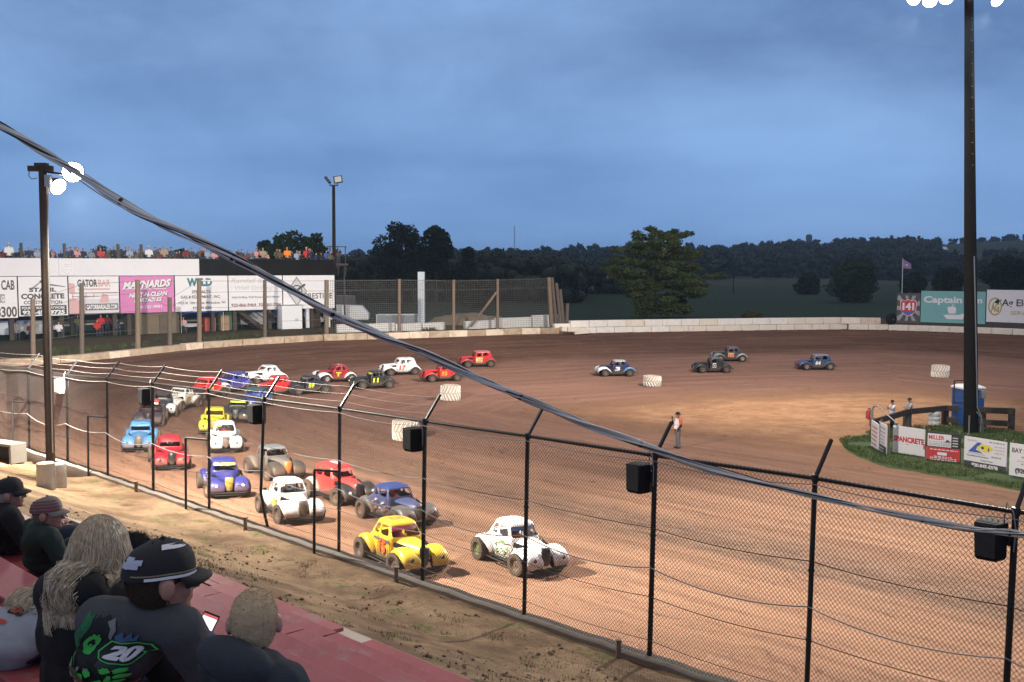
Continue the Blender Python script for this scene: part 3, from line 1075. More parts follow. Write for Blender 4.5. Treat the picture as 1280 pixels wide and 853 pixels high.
# second white wall set back behind the low row, and the run-off barrier pieces
M_wblk = mat('whitewash', (.72, .70, .68), .8, 0, .1, 2, .3, 12, dirt=.15)
m = MB()
seg = [(432, 411.5), (500, 410), (560, 408.5), (598, 408.2)]
def behind(px, py, back=3.0):
    p, d = along_wall(wall_len_at_px(px)); nrm = Vector((-d.y, d.x, 0))
    return p + nrm * back, d
BW = None
prev = None
for px0, px1, hh in ((432, 470, .75), (471, 506, .75), (507, 540, .7), (541, 575, .7), (601, 638, .75), (639, 676, .95), (677, 716, 1.15)):
    a, d = behind(px0, 0); b, _ = behind(px1, 0)
    a.z = b.z = 2.9
    if BW is None:
        BW = thing('barrier_wall', 'whitewashed concrete barrier set back behind the wooden fence posts', 'wall', a); o0 = a.copy()
    m = MB(); m.bar(a - o0 + Vector((0, 0, hh / 2)), b - o0 + Vector((0, 0, hh / 2 + .05)), .5, hh)
    m.build('barrier_section', M_wblk, BW, bev=.04)

# wooden posts with wire mesh on the far side
M_postw = [mat('post_wood_a', (.185, .135, .098), .85, 0, .3, 4, .4, 26), mat('post_wood_b', (.12, .095, .075), .85, 0, .3, 4, .4, 26)]
FB = thing('catch_fence', 'row of rough wooden posts carrying wire mesh above the low block wall', 'fence', (*WALL[6], 3.0))
ob = Vector((*WALL[6], 3.0))
posts = [(41, 374, 434), (102, 354, 430), (172, 350, 423), (212, 372, 421), (249, 350, 419), (331, 350, 417), (408, 350, 412), (499, 349, 411), (567, 350, 410.5), (622, 349, 410.5), (690, 347, 409.5)]
ptop = []
pw = [.30, .30, .36, .32, .34, .30, .38, .29, .3, .27, .42]
for k, (px, yt, yb) in enumerate(posts):
    p, d = behind(px, 0, 1.6)
    # keep the column: slide along the sight line
    p = at(px, yb, p.y)
    zb = 2.9
    t = at(px + (0 if k < 10 else -4), yt, p.y)
    m = MB(); m.tube([Vector((p.x, p.y, zb - .4)) - ob, t - ob], [pw[k] * .52, pw[k] * .46], 9)
    m.build('post', M_postw[k % 2 if k < 6 else 0], FB, angle=60)
    ptop.append((Vector((p.x, p.y, zb)), t))
m = MB()
p = ptop[9]
m.bar(at(588, 409, p[0].y - .4) - ob, at(621, 365, p[0].y - .3) - ob, .2, .2)
m.build('brace', M_postw[0], FB)
p = ptop[10]
for dx, h_, tl in ((.45, 4.7, -.45), (.9, 4.2, -.5), (1.15, 3.6, -.4), (1.35, 2.3, .1)):
    m = MB(); m.tube([p[0] + Vector((dx, .2, -.3)) - ob, p[0] + Vector((dx + tl, .2, h_)) - ob], [.17, .15], 8)
    m.build('leaning_post', M_postw[1], FB)
M_netw = mat('mesh_wire', (.10, .095, .085), .6, .3, .2, 4)
for fr_ in (.28, .55, .8, .98):
    m = MB(); m.tube([b.lerp(t, fr_) - ob + Vector((0, .12, 0)) for b, t in ptop], .014, 4); m.build('fence_wire', M_netw, FB)
m = MB()
w0 = 0
for (b0, t0), (b1, t1) in list(zip(ptop[:-1], ptop[1:]))[6:]:
    n = max(4, int((b1 - b0).length / .16))
    for j in range(n):
        a0 = b0.lerp(b1, j / n); a1 = t0.lerp(t1, (j + 1) / n)
        c0 = b0.lerp(b1, (j + 1) / n); c1 = t0.lerp(t1, j / n)
        for q, w in ((a0, a1), (c0, c1)):
            for s_ in range(0, 6):
                pass
        u = b0.lerp(b1, j / n) + Vector((0, .14, .1)) - ob; v = t0.lerp(t1, j / n) + Vector((0, .14, 0)) - ob
        m.bar(u, v, .016, .016)
    for j in range(26):
        u = b0.lerp(t0, j / 26) + Vector((0, .14, .05)) - ob; v = b1.lerp(t1, j / 26) + Vector((0, .14, .05)) - ob
        m.bar(u, v, .016, .016)
m.build('wire_mesh', M_netw, FB, smooth=False)
# tall pale square pillar and things behind the mesh
pp = at(527, 410, 96); pp.z = 2.7
m = MB(); t = at(527, 340, 96)
m.box((0, 0, (t.z - pp.z) / 2 - .2), (.62, .62, t.z - pp.z + .4)); m.box((0, -.02, (t.z - pp.z) * .45), (.66, .64, .06))
o = m.build('pillar', mat('pale_pillar', (.55, .58, .62), .6, 0, .1, 2, dirt=.15), bev=.02); o.location = pp
tag(o, 'tall pale square pillar standing behind the wooden posts', 'pillar')
bx = at(498, 404, 101)
PT = thing('utility_trailer', 'low grey flatbed box trailer parked behind the barrier near the pale pillar', 'trailer', (bx.x, bx.y, 2.2))
M_trl = mat('trailer_grey', (.22, .24, .27), .5, .2, .15, 3)
m = MB(); m.box((0, 0, 1.0), (4.2, 1.9, 1.5)); m.build('box_body', M_trl, PT, bev=.04)
m = MB(); m.box((-2.0, -.96, 1.0), (.08, .04, 1.5)); m.box((2.0, -.96, 1.0), (.08, .04, 1.5)); m.box((0, -.96, 1.72), (4.2, .04, .08)); m.build('edge_trim', M_galv, PT)
for sx_ in (-1, 1):
    m = MB(); m.lathe([(.05, -.1), (.33, -.09), (.33, .09), (.05, .1)], 18, Matrix.Translation((sx_ * .8, -.85, .33)) @ Matrix.Rotation(R(90), 4, 'X')); m.build('wheel', M_black, PT)
# tan earth piles behind the mesh
for k, (px, py, Y, sx_, sy_, sz_) in enumerate(((588, 405, 100, 4.6, 2.2, 1.65), (570, 405, 102, 3.2, 1.8, 1.4))):
    g = at(px, py, Y); g.z = 2.4
    m = MB(); rg = random.Random(k)
    nu, nv = 26, 9
    m.ell((0, 0, 0), (1, 1, 1), nu, nv)
    m.V = [(x * sx_ * (1 + .12 * noise.noise(Vector((x * 2, y * 2, z * 2 + k)))), y * sy_, max(-.2, (z + .15 * noise.noise(Vector((x * 4, y * 4, k))))) * sz_) for x, y, z in m.V]
    o = m.build('dirt_pile', mat('pile_soil', (.20, .155, .10), .95, 0, .3, 1.2, .8, 6)); o.location = g
    tag(o, ['larger tan dirt pile behind the braced wooden posts', 'smaller tan dirt pile beside the pale pillar'][k], 'dirt pile')

# concrete blocks round the foot of the slim pole
for k, (px, py, s_, lab) in enumerate(((58, 611, (.42, .42, .66), 'tall pale concrete block in front of the foot of the slim light pole'), (73, 609, (.40, .40, .64), 'second pale concrete block beside the slim light pole, nearer the fence'))):
    g = ground(px, py)
    m = MB()
    n = 20
    m.lathe([(s_[0] * .5, 0), (s_[0] * .52, .05), (s_[0] * .5, s_[2] * .9), (s_[0] * .47, s_[2])], 18)
    o = m.build('concrete_footing', M_conc, bev=.01); o.location = g - Vector((0, 0, .03))
    tag(o, lab, 'concrete block')
g = ground(4, 577)
EB = thing('electric_cabinet', 'pale metal cabinet with open dark front beside the fence at the edge of the dirt', 'cabinet', g, R(-30))
m = MB(); m.box((0, .0, .55), (1.5, .5, .08)); m.box((-.7, 0, .27), (.1, .5, .5)); m.box((.7, 0, .27), (.1, .5, .5)); m.box((0, .23, .27), (1.4, .04, .5)); m.build('shell', mat('cabinet_grey', (.10, .09, .078), .8, 0, .2, 4), EB, bev=.01)
m = MB(); m.box((0, .1, .25), (1.2, .2, .42)); m.build('equipment', M_black, EB, bev=.02)
# ------------------------------------------------------------------ signboard stand at the left of the turn
SL = at(-34, 345, 78.2); SR = at(418, 345, 96)
sd = Vector((SR.x - SL.x, SR.y - SL.y, 0)); SLEN = sd.length; sd.normalize()
sn = Vector((sd.y, -sd.x, 0))           # faces the track
FM = Matrix((sd, Vector((0, 0, 1)), sn)).transposed().to_4x4()


def face_u(px):
    """distance along the stand's face seen in image column px (mid height)"""
    d = ray(px, 360)
    # solve (t*d.x, t*d.y) = SL + u*sd
    den = d.x * sd.y - d.y * sd.x
    t = (SL.x * sd.y - SL.y * sd.x) / den
    return (t * d.x - SL.x) * sd.x + (t * d.y - SL.y) * sd.y


def face_pt(px, py):
    d = ray(px, py)
    den = d.x * sd.y - d.y * sd.x
    t = (SL.x * sd.y - SL.y * sd.x) / den
    return Vector((0, 0, H)) + d * t


def fmat(u, z, out=0.0):
    m = FM.copy()
    m.translation = Vector((SL.x, SL.y, 0)) + sd * u + Vector((0, 0, z)) + sn * out
    return m


ZB = 2.85
uL = 0.0
zt_ad0 = face_pt(20, 346.5).z; zt_ad1 = face_pt(400, 344).z
zb_ad0 = face_pt(20, 395).z; zb_ad1 = face_pt(400, 385.5).z
Z_AD1 = (zt_ad0 + zt_ad1) / 2; Z_AD0 = (zb_ad0 + zb_ad1) / 2
Z_BAND = (face_pt(20, 322.5).z + face_pt(400, 325).z) / 2
GS = thing('grandstand', 'long raised spectator deck faced with white and black boards above the advertising signs', 'grandstand', Vector((SL.x, SL.y, ZB)))
og = Vector((SL.x, SL.y, ZB))


def fbox(m, u0, u1, z0, z1, d0, d1, mi=0):
    """box on the stand's own axes: along, up, out of the face"""
    M_ = fmat(0, 0)
    M_.translation = M_.translation - og
    vs = [M_ @ Vector((u, z, d)) for u in (u0, u1) for z in (z0, z1) for d in (d0, d1)]
    m.add(vs, [(0, 1, 3, 2), (4, 6, 7, 5), (0, 4, 5, 1), (2, 3, 7, 6), (0, 2, 6, 4), (1, 5, 7, 3)], mi)
    return m


U_BLK = face_u(249.5); U_END = face_u(418)
M_bandw = mat('white_board', (.72, .70, .72), .6, 0, .07, .8, 0, dirt=.12, dirtcol=(.45, .42, .42), dscale=.9)
M_bandk = mat('black_board', (.014, .013, .014), .95, 0, .3, 1.2, 0, dirt=.1, dirtcol=(.04, .03, .028), spec=.06)
fbox(MB(), uL, U_BLK, Z_AD1 + .05, Z_BAND, -.15, .0).build('white_parapet', M_bandw, GS)
fbox(MB(), U_BLK + .01, U_END, Z_AD1 + .05, Z_BAND - .02, -.15, .0).build('black_parapet', M_bandk, GS)
fbox(MB(), uL, U_END, Z_AD1 - .35, Z_AD1 - .1, -6.5, -.2).build('deck', M_wood_dark, GS)
m = MB()
for px in (15, 64, 78, 145, 163, 196, 215, 268, 296, 340, 393, 414):
    u = face_u(px)
    q = MB(); fbox(q, u - .17, u + .17, ZB - .4, Z_AD1 - .35, -.9, -.56); q.build('support_post', M_wood_dark, GS)
for px in (40, 110, 180, 235, 320, 370):
    u = face_u(px)
    q = MB(); fbox(q, u - .15, u + .15, ZB - .4, Z_AD1 - .35, -5.9, -5.6); q.build('support_post', M_wood_dark, GS)
for px in (29, 62, 83, 150, 179):
    u = face_u(px); q = MB(); fbox(q, u - .1, u + .1, Z_BAND - .3, Z_BAND + 1.2, -.4, -.2); q.build('rail_post', M_wood_dark, GS)
# stair up to the deck
q = MB()
us0, us1 = face_u(298), face_u(334)
ns = 12
for i in range(ns):
    f = i / ns
    u = us1 + (us0 - us1) * f; z = ZB + (Z_AD0 + .3 - ZB) * f
    fbox(q, u - .34, u + .04, z + .12, z + .18, -3.0, -1.2)
Mq = fmat(0, 0); Mq.translation -= og
for dd in (-3.0, -1.2):
    q.bar(Mq @ Vector((us1 + .2, ZB, dd)), Mq @ Vector((us0 - .2, Z_AD0 + .4, dd)), .08, .35)
    q.bar(Mq @ Vector((us1 + .2, ZB + 1.0, dd)), Mq @ Vector((us0 - .2, Z_AD0 + 1.4, dd)), .05, .06)
q.build('stair', M_wood_dark, GS)
# railing of the landing at the end
q = MB()
ue = face_u(419)
for a in (0, .8, 1.6):
    fbox(q, ue + .2 + a, ue + .27 + a, Z_BAND - 1.5, Z_BAND + 1.3, -1.5, -1.43)
for z in (.5, 1.25):
    fbox(q, ue - .2, ue + 1.95, Z_BAND + z - .04, Z_BAND + z + .04, -1.5, -1.43)
fbox(q, ue + .1, ue + 2.0, Z_BAND - .55, Z_BAND - .35, -2.6, -1.2)
for a in (.2, 1.8):
    fbox(q, ue + a, ue + a + .12, ZB - .4, Z_BAND - .4, -1.9, -1.75)
q.build('landing', M_wood_dark, GS)
fbox(MB(), face_u(388), face_u(413), ZB, Z_AD0 + .3, -2.4, -2.2).build('back_panel', mat('brown_panel', (.10, .07, .05), .8), GS)
q = MB(); fbox(q, face_u(409), face_u(414), ZB - .2, Z_AD0, -.5, -.3); fbox(q, face_u(384), face_u(388), ZB - .2, Z_AD0, -.5, -.3); q.build('white_jamb', M_bandw, GS)

# ------------------------------------------------------------------ advertising signs
C_ = {}


def col_(name, c, rough=.5):
    return mat('paint_' + name, c, rough, 0, .06, 2.0)


P_white = col_('sign_white', (.74, .72, .73)); P_black = col_('black', (.015, .015, .016)); P_pink = mat('paint_pink', (.60, .19, .42), .5, 0, .25, .7)
P_grey = col_('grey', (.30, .30, .31)); P_lgrey = col_('light_grey', (.55, .54, .55)); P_red = col_('red', (.55, .03, .035)); P_teal = col_('deep_teal', (.02, .16, .19)); P_rose = col_('rose', (.62, .36, .36))
P_maroon = col_('maroon', (.20, .09, .09)); P_blue = col_('blue', (.05, .11, .42)); P_sea = mat('paint_sea', (.17, .40, .39), .5, 0, .1, 1.2); P_gold = col_('gold', (.45, .33, .06)); P_yellow = col_('yellow', (.75, .62, .08)); P_dk = col_('charcoal', (.06, .055, .055)); P_fade = col_('faded', (.60, .57, .60))
PAL = [P_white, P_black, P_pink, P_grey, P_lgrey, P_red, P_teal, P_rose, P_maroon, P_blue, P_sea, P_gold, P_yellow, P_dk, P_fade]
WHT, BLK, PNK, GRY, LGR, RED, TEA, ROS, MAR, BLU, SEA, GLD, YEL, DK, FAD = range(15)


class Sign:
    """a flat board with everything painted on it; coordinates run 0..1 across and up"""

    def __init__(self, name, label, m4, w, h, base=WHT, thick=.06, group=None, cat='sign'):
        self.w, self.h = w, h
        self.root = thing(name, label, cat, m4=m4, group=group)
        m = MB(); m.box((0, 0, -thick / 2), (w, h, thick))
        self.board = m.build('board', PAL[base], self.root, smooth=False)
        self.m = MB(); self.lay = 0

    def M4(self):
        self.lay += 1
        return Matrix.Translation((0, 0, .004 + .0012 * self.lay))

    def x(self, u): return (u - .5) * self.w
    def y(self, v): return (v - .5) * self.h

    def rect(self, u0, v0, u1, v1, c):
        self.m.rect(self.x(u0), self.y(v0), self.x(u1), self.y(v1), self.M4(), c); return self

    def poly(self, pts, c):
        self.m.poly([(self.x(a), self.y(b)) for a, b in pts], self.M4(), c); return self

    def text(self, s, u, v, w, h, c, bold=0.0, shear=0.0, rot=0.0):
        M_ = self.M4() @ Matrix.Translation((self.x(u), self.y(v), 0)) @ Matrix.Rotation(rot, 4, 'Z')
        self.m.text(s, w * self.w, h * self.h, M_, c, bold, shear); return self

    def circ(self, u, v, r, c, r2=None, n=28):
        r2 = r2 or r
        self.m.poly([(self.x(u) + r * math.cos(2 * math.pi * k / n), self.y(v) + r2 * math.sin(2 * math.pi * k / n)) for k in range(n)], self.M4(), c); return self

    def done(self, name='lettering'):
        if self.m.F:
            self.m.build(name, PAL, self.root, smooth=False)
        return self.root


def adsign(px0, px1, label, base=WHT, z0=None, z1=None):
    u0, u1 = face_u(px0) + .03, face_u(px1) - .03
    z0 = Z_AD0 if z0 is None else z0; z1 = Z_AD1 if z1 is None else z1
    return Sign('advertising_sign', label, fmat((u0 + u1) / 2, (z0 + z1) / 2, .08), u1 - u0, z1 - z0, base, group='signs along the grandstand')


s = adsign(-32, 21.5, 'white sign reading CAB at the end of the grandstand', z0=Z_AD0 - .15)
s.text('CAB', .78, .80, .32, .24, DK, .03).rect(.5, .37, .70, .58, GRY).text('G', .65, .47, .08, .14, WHT, .04).text('8300', .72, .15, .52, .26, DK, .03).rect(0, .345, 1, .35, LGR); s.done()
s = adsign(22, 84.5, 'white concrete contractor sign with black lettering under a roof outline', z0=Z_AD0 - .05)
s.poly([(.22, .68), (.5, .93), (.55, .93), (.5, .90), (.30, .68)], GRY).poly([(.42, .88), (.56, .97), (.58, .90), (.46, .84)], DK).poly([(.50, .80), (.60, .82), (.97, .74), (.94, .73), (.6, .78)], DK)
s.text('STAHL', .49, .665, .56, .11, DK, .05).text('CONCRETE', .49, .50, .88, .14, DK, .05).text('CONSTRUCTION', .49, .345, .78, .09, DK, .03)
s.rect(.03, .03, .97, .265, BLK).text('POURED WALLS FLATWORK', .5, .205, .88, .07, WHT, .03).text('920-450-9725', .5, .09, .86, .11, WHT, .05); s.done()
s = adsign(85, 148.5, 'white and rust coloured farm gate sign with two-tone lettering')
s.rect(0, .0, 1, .40, FAD).poly([(0, 0), (.3, .0), (.34, .25), (.12, .42), (.0, .42)], ROS).poly([(0, .56), (.12, .56), (.12, .8), (0, .84)], ROS).poly([(.60, .3), (.8, .3), (.78, .5), (.66, .55)], ROS)
s.rect(.02, .55, .98, .57, MAR).rect(.06, .40, .09, .56, ROS).rect(.33, .42, .35, .56, ROS).rect(.48, .42, .5, .56, ROS).rect(.06, .46, .6, .475, MAR)
s.text('GATOR', .37, .82, .40, .20, DK, .04).text('BAR', .71, .82, .25, .19, ROS, .03).rect(.18, .64, .82, .68, ROS).rect(.32, .10, .98, .27, DK).text('GATORBARSALES.COM', .65, .185, .62, .13, WHT, .04).rect(0, 0, 1, .02, MAR); s.done()
s = adsign(149, 217.5, 'bright pink sign with slanted white lettering', PNK)
for dx, dy, c in ((.012, -.015, BLK), (0, 0, WHT)):
    s.text('MAYNARDS', .5 + dx, .78 + dy, .9, .21, c, .05, .35, .06)
    s.text('NEAT-N-CLEAN', .52 + dx * .7, .50 + dy * .7, .72, .13, c, .05, .3, .05).text('PORTABLES', .51 + dx * .7, .35 + dy * .7, .52, .12, c, .04, .3, .05)
s.rect(.04, .645, .85, .66, WHT).text('920-701-4991', .52, .16, .48, .09, WHT, .02); s.done()
s = adsign(218, 284.5, 'white welding supply sign with big teal capitals')
s.text('WELD', .46, .82, .48, .23, TEA, .06).rect(.42, .855, .70, .885, WHT).text('SPECIALTY', .49, .55, .36, .085, DK, .02).text('GAS & EQUIPMENT, INC.', .48, .40, .76, .095, DK, .02).text('1929 N. 10th Street, Milwaukee, WI', .5, .235, .9, .085, DK, .015).text('414-344-2000', .5, .1, .36, .08, DK, .02); s.done()
s = adsign(285, 352.5, 'faded white well drilling sign with pale script and red telephone numbers')
s.text('Randall & Co.', .47, .86, .85, .15, LGR, .01, .25).text('Well Drilling', .47, .63, .72, .15, LGR, .01, .2).text('Well Drilling, Well Pump Install & Repair', .5, .37, .9, .065, DK, .015).text('920-866-9464', .27, .15, .46, .095, MAR, .03).text('920-863-2904', .76, .15, .42, .095, MAR, .03); s.done()
s = adsign(353, 418, 'white sign with a grey diamond emblem and wide spaced capitals')
s.poly([(.26, .97), (.46, .52), (.26, .07), (.06, .52)], GRY).poly([(.26, .90), (.43, .52), (.26, .14), (.09, .52)], LGR)
s.circ(.26, .55, .55, DK, .5).circ(.26, .55, .45, LGR, .4).poly([(.12, .44), (.20, .44), (.44, .72), (.40, .75)], DK).text('PRESTIGE', .68, .38, .54, .17, DK, .01); s.done()
u = face_u(84); zc = (Z_AD1 + Z_BAND) / 2 + .05
s = Sign('crest_sign', 'small white square plaque with a grey shield outline on the white parapet', fmat(u, zc, .05), 1.15, 1.35, WHT, .04)
s.rect(0, 0, 1, 1, LGR).rect(.02, .02, .98, .98, WHT)
sh = [(.2, .93), (.35, .88), (.5, .93), (.65, .88), (.8, .93), (.85, .6), (.8, .25), (.5, .06), (.2, .25), (.15, .6)]
s.poly(sh, LGR).poly([(.5 + (a - .5) * .93, .5 + (b - .5) * .94) for a, b in sh], WHT)
s.rect(.3, .62, .7, .66, FAD).rect(.3, .5, .7, .54, FAD).rect(.26, .3, .74, .33, LGR); s.done('emblem')

# ------------------------------------------------------------------ signs above the far wall on the right
def wallsign(px0, px1, pyt, pyb, label, base, name='advertising_sign'):
    a = at(px0, pyb, 99.5); 
    p, d = along_wall(wall_len_at_px((px0 + px1) / 2)); nrm = Vector((-d.y, d.x, 0))
    q0, d0 = along_wall(wall_len_at_px(px0)); q1, d1 = along_wall(wall_len_at_px(px1))
    q0 = q0 + nrm * .5; q1 = q1 + nrm * .5
    k0 = at(px0, pyb, q0.y); k1 = at(px1, pyb, q1.y)
    t0 = at(px0, pyt, q0.y)
    z0 = (k0.z + k1.z) / 2; h = t0.z - k0.z
    dd = Vector((k1.x - k0.x, k1.y - k0.y, 0)); w = dd.length; dd.normalize()
    m4 = Matrix((dd, Vector((0, 0, 1)), Vector((dd.y, -dd.x, 0)))).transposed().to_4x4()
    m4.translation = Vector(((k0.x + k1.x) / 2, (k0.y + k1.y) / 2, z0 + h / 2))
    s = Sign(name, label, m4, w, h, base, group='signs above the far wall')
    m = MB()
    for fx in (-.42, 0, .42):
        m.box((fx * w, -h * .1, -.16), (.14, h * 1.25, .14))
    m.build('back_frame', M_wood_dark, s.root, smooth=False)
    return s


s = wallsign(1120.5, 1149.5, 367, 404, 'dark metal panel sign with a red and blue route shield numbered 141', DK)
for k in range(9):
    an = k * 2 * math.pi / 9 + .2
    r1, r2 = .49 / max(abs(math.cos(an)), abs(math.sin(an))), .49 / max(abs(math.cos(an + .3)), abs(math.sin(an + .3)))
    s.poly([(.5, .5), (.5 + r1 * math.cos(an), .5 + r1 * math.sin(an)), (.5 + r2 * math.cos(an + .3), .5 + r2 * math.sin(an + .3))], GRY)
s.rect(0, .92, 1, 1, DK).rect(0, 0, 1, .08, DK)
shd = [(.14, .70), (.22, .79), (.36, .75), (.5, .80), (.64, .75), (.78, .79), (.86, .70), (.83, .42), (.70, .30), (.5, .22), (.30, .30), (.17, .42)]
s.poly(shd, WHT).poly([(.5 + (a - .5) * .95, .52 + (b - .52) * .94) for a, b in shd], RED).poly([(.18, .40), (.82, .40), (.70, .33), (.5, .27), (.30, .33)], BLU)
s.text('141', .5, .56, .50, .25, WHT, .05); s.done()
s = wallsign(1150.5, 1231, 365, 404, 'sea green sign with white serif lettering and a white sailing ship', SEA)
s.text('Captain', .345, .70, .60, .28, WHT, .03).text('Jim', .85, .70, .2, .25, WHT, .03)
s.poly([(.36, .24), (.42, .26), (.60, .26), (.70, .32), (.66, .12), (.42, .12)], WHT).poly([(.44, .30), (.42, .50), (.53, .52), (.56, .46), (.55, .30)], WHT).rect(.49, .28, .5, .58, WHT).poly([(.5, .58), (.5, .55), (.55, .57)], WHT).poly([(.56, .30), (.66, .34), (.58, .46)], SEA); s.done()
s = wallsign(1232.5, 1322, 364, 404, 'white sign with a round gold emblem and dark lettering beside the sea green one', WHT)
s.circ(.125, .48, .62, GLD, .82).circ(.125, .48, .5, WHT, .68).text('AG', .125, .46, .12, .30, GLD, .05).circ(.16, .64, .16, BLK, .2).circ(.13, .62, .10, BLK).text('Ag Electrical', .58, .58, .72, .28, DK, .02).text('SERVICES', .55, .30, .4, .12, GLD, .0).rect(.2, .66, .215, .70, BLK); s.done()

# flag on its pole behind the 141 sign
g = at(1126.5, 400, 106); t = at(1126.5, 323, 106)
FL = thing('flag', 'small purple flag on a thin white pole above the route shield sign', 'flag', (g.x, g.y, 2.0))
m = MB(); m.tube([(0, 0, 0), (0, 0, t.z - 2)], .045, 8); m.build('flagpole', M_galv, FL)
m = MB()
NX, NZ = 12, 8
vs = []; fs = []
for i in range(NX + 1):
    f = i / NX
    for j in range(NZ + 1):
        g_ = j / NZ
        vs.append((.05 + f * .86, .12 * math.sin(f * 6 + g_ * 1.5) * f, t.z - 2 - 1.12 + (g_ - .5) * .9 * (1 - .42 * f) + .55 - f * .28))
for i in range(NX):
    for j in range(NZ):
        fs.append((i * (NZ + 1) + j, (i + 1) * (NZ + 1) + j, (i + 1) * (NZ + 1) + j + 1, i * (NZ + 1) + j + 1))
m.add(vs, fs); m.build('cloth', mat('purple_cloth', (.30, .17, .33), .8, 0, .2, 3), FL)
m = MB(); m.text('W', .3, .24, Matrix.Translation((.38, -.09, t.z - 2.72)) @ Matrix.Rotation(R(90), 4, 'X'), 0, .03); m.build('emblem', P_white, FL, smooth=False)
# old tyre on the wall by the shield sign
q, d = along_wall(wall_len_at_px(1113)); nrm = Vector((-d.y, d.x, 0))
TY = thing('old_tyre', 'dark old tyre leaning on the block wall beside the route shield sign', 'tyre', q + nrm * .35 + Vector((0, 0, 2.42 + .6 + .55)))
TY.rotation_euler = (R(84), R(4), R(32))
def tyre_prof(r, w, ri):
    return [(ri, -w * .42), (ri + .02, -w * .5), (r * .86, -w * .5), (r * .96, -w * .46), (r, -w * .36), (r, w * .36), (r * .96, w * .46), (r * .86, w * .5), (ri + .02, w * .5), (ri, w * .42)]
m = MB(); m.lathe(tyre_prof(.56, .5, .27), 32, close=True); m.build('tyre_casing', M_black, TY)
m = MB(); m.lathe([(.06, -.05), (.28, -.06), (.29, .12), (.27, .14), (.2, -.0), (.06, .0)], 24); m.build('rim', M_steel, TY)

# ------------------------------------------------------------------ what stands under the deck
def under(px, back, z=0.0):
    """a spot under the stand, `back` metres behind its face, in image column px"""
    u = face_u(px)
    p = Vector((SL.x, SL.y, 0)) + sd * u - sn * back
    q = at(px, 400, p.y); q.z = gz(q.x, q.y) + z
    return q


AZ = math.atan2(sd.y, sd.x)
def shed():
    p = under(193, 1.6); T_ = thing('shed', 'tan gabled wooden shed standing under the grandstand by the pink sign', 'shed', p, AZ)
    m = MB(); w, hh, g = 3.6, 1.75, .75
    pr = [(-w / 2, 0), (w / 2, 0), (w / 2, hh), (0, hh + g), (-w / 2, hh)]
    m.loft([[Vector((x, -1.0, z)) for x, z in pr], [Vector((x, 1.2, z)) for x, z in pr]])
    m.build('wall', mat('shed_tan', (.17, .13, .085), .8, 0, .2, 3), T_)
    m = MB()
    for s_ in (-1, 1):
        m.bar((s_ * (w / 2 + .15), .1, hh - .02), (0, .1, hh + g + .07), 2.5, .09, up=Vector((s_ * .4, 0, 1)))
    m.build('roof', mat('shed_roof', (.30, .28, .25), .7), T_)
    m = MB(); m.box((.5, -1.03, .85), (.8, .05, 1.6)); m.build('door', mat('shed_door', (.12, .09, .06), .8), T_)


shed()
p = under(246, 2.2); CT = thing('canopy_tent', 'blue canopy tent set up under the grandstand below the welding sign', 'tent', p, AZ)
m = MB(); m.add([(-1.9, -1.5, 1.9), (1.9, -1.5, 1.9), (1.9, 1.5, 1.9), (-1.9, 1.5, 1.9), (0, 0, 2.75), (-1.9, -1.5, 1.7), (1.9, -1.5, 1.7), (1.9, 1.5, 1.7), (-1.9, 1.5, 1.7)], [(0, 1, 4), (1, 2, 4), (2, 3, 4), (3, 0, 4), (0, 5, 6, 1), (1, 6, 7, 2), (2, 7, 8, 3), (3, 8, 5, 0)])
m.build('canopy', mat('blue_canopy', (.03, .085, .36), .7, 0, .15, 2), CT, smooth=False)
for a in (-1, 1):
    for b in (-1, 1):
        m = MB(); m.tube([(a * 1.86, b * 1.46, 0), (a * 1.86, b * 1.46, 1.85)], .035, 6); m.build('leg', M_galv, CT)


def crate_thing(name, label, cat, px, back, size, c, lid=None):
    p = under(px, back); T_ = thing(name, label, cat, p, AZ)
    m = MB(); m.box((0, 0, size[2] / 2), size); m.build('box_body', mat('ut_' + name + str(px), c, .6, 0, .15, 2), T_, bev=.04)
    m = MB(); m.box((0, 0, size[2] + .04), (size[0] * 1.03, size[1] * 1.03, .08)); m.build('lid', mat('ul_' + name + str(px), lid or [k * .7 for k in c], .6), T_, bev=.02)
    return T_


crate_thing('storage_bin', 'red upright bin under the grandstand beside the blue tent', 'bin', 261, 1.4, (1.0, .8, 1.15), (.38, .06, .04))
crate_thing('storage_container', 'green metal container under the grandstand near the stair', 'container', 281, 3.4, (1.5, 1.4, 2.6), (.035, .13, .11))
crate_thing('cardboard_carton', 'tan carton on the ground in front of the green container', 'carton', 280, 1.6, (.8, .6, 1.3), (.30, .20, .11))
p = under(362, -.6); WB = thing('ticket_booth', 'plain white square booth standing in front of the grandstand posts', 'booth', p, AZ)
m = MB(); m.box((0, 0, 1.05), (1.95, 1.2, 2.15)); m.build('wall', mat('booth_white', (.80, .81, .82), .5, 0, .03, 2), WB, bev=.03)
m = MB(); m.rect(-.1, .7, .25, .95, Matrix.Translation((.35, -.605, 0)) @ Matrix.Rotation(R(90), 4, 'X')); m.build('notice', P_lgrey, WB, smooth=False)
m = MB(); m.box((0, 0, 2.16), (2.05, 1.3, .06)); m.build('roof', M_galv, WB, bev=.01)
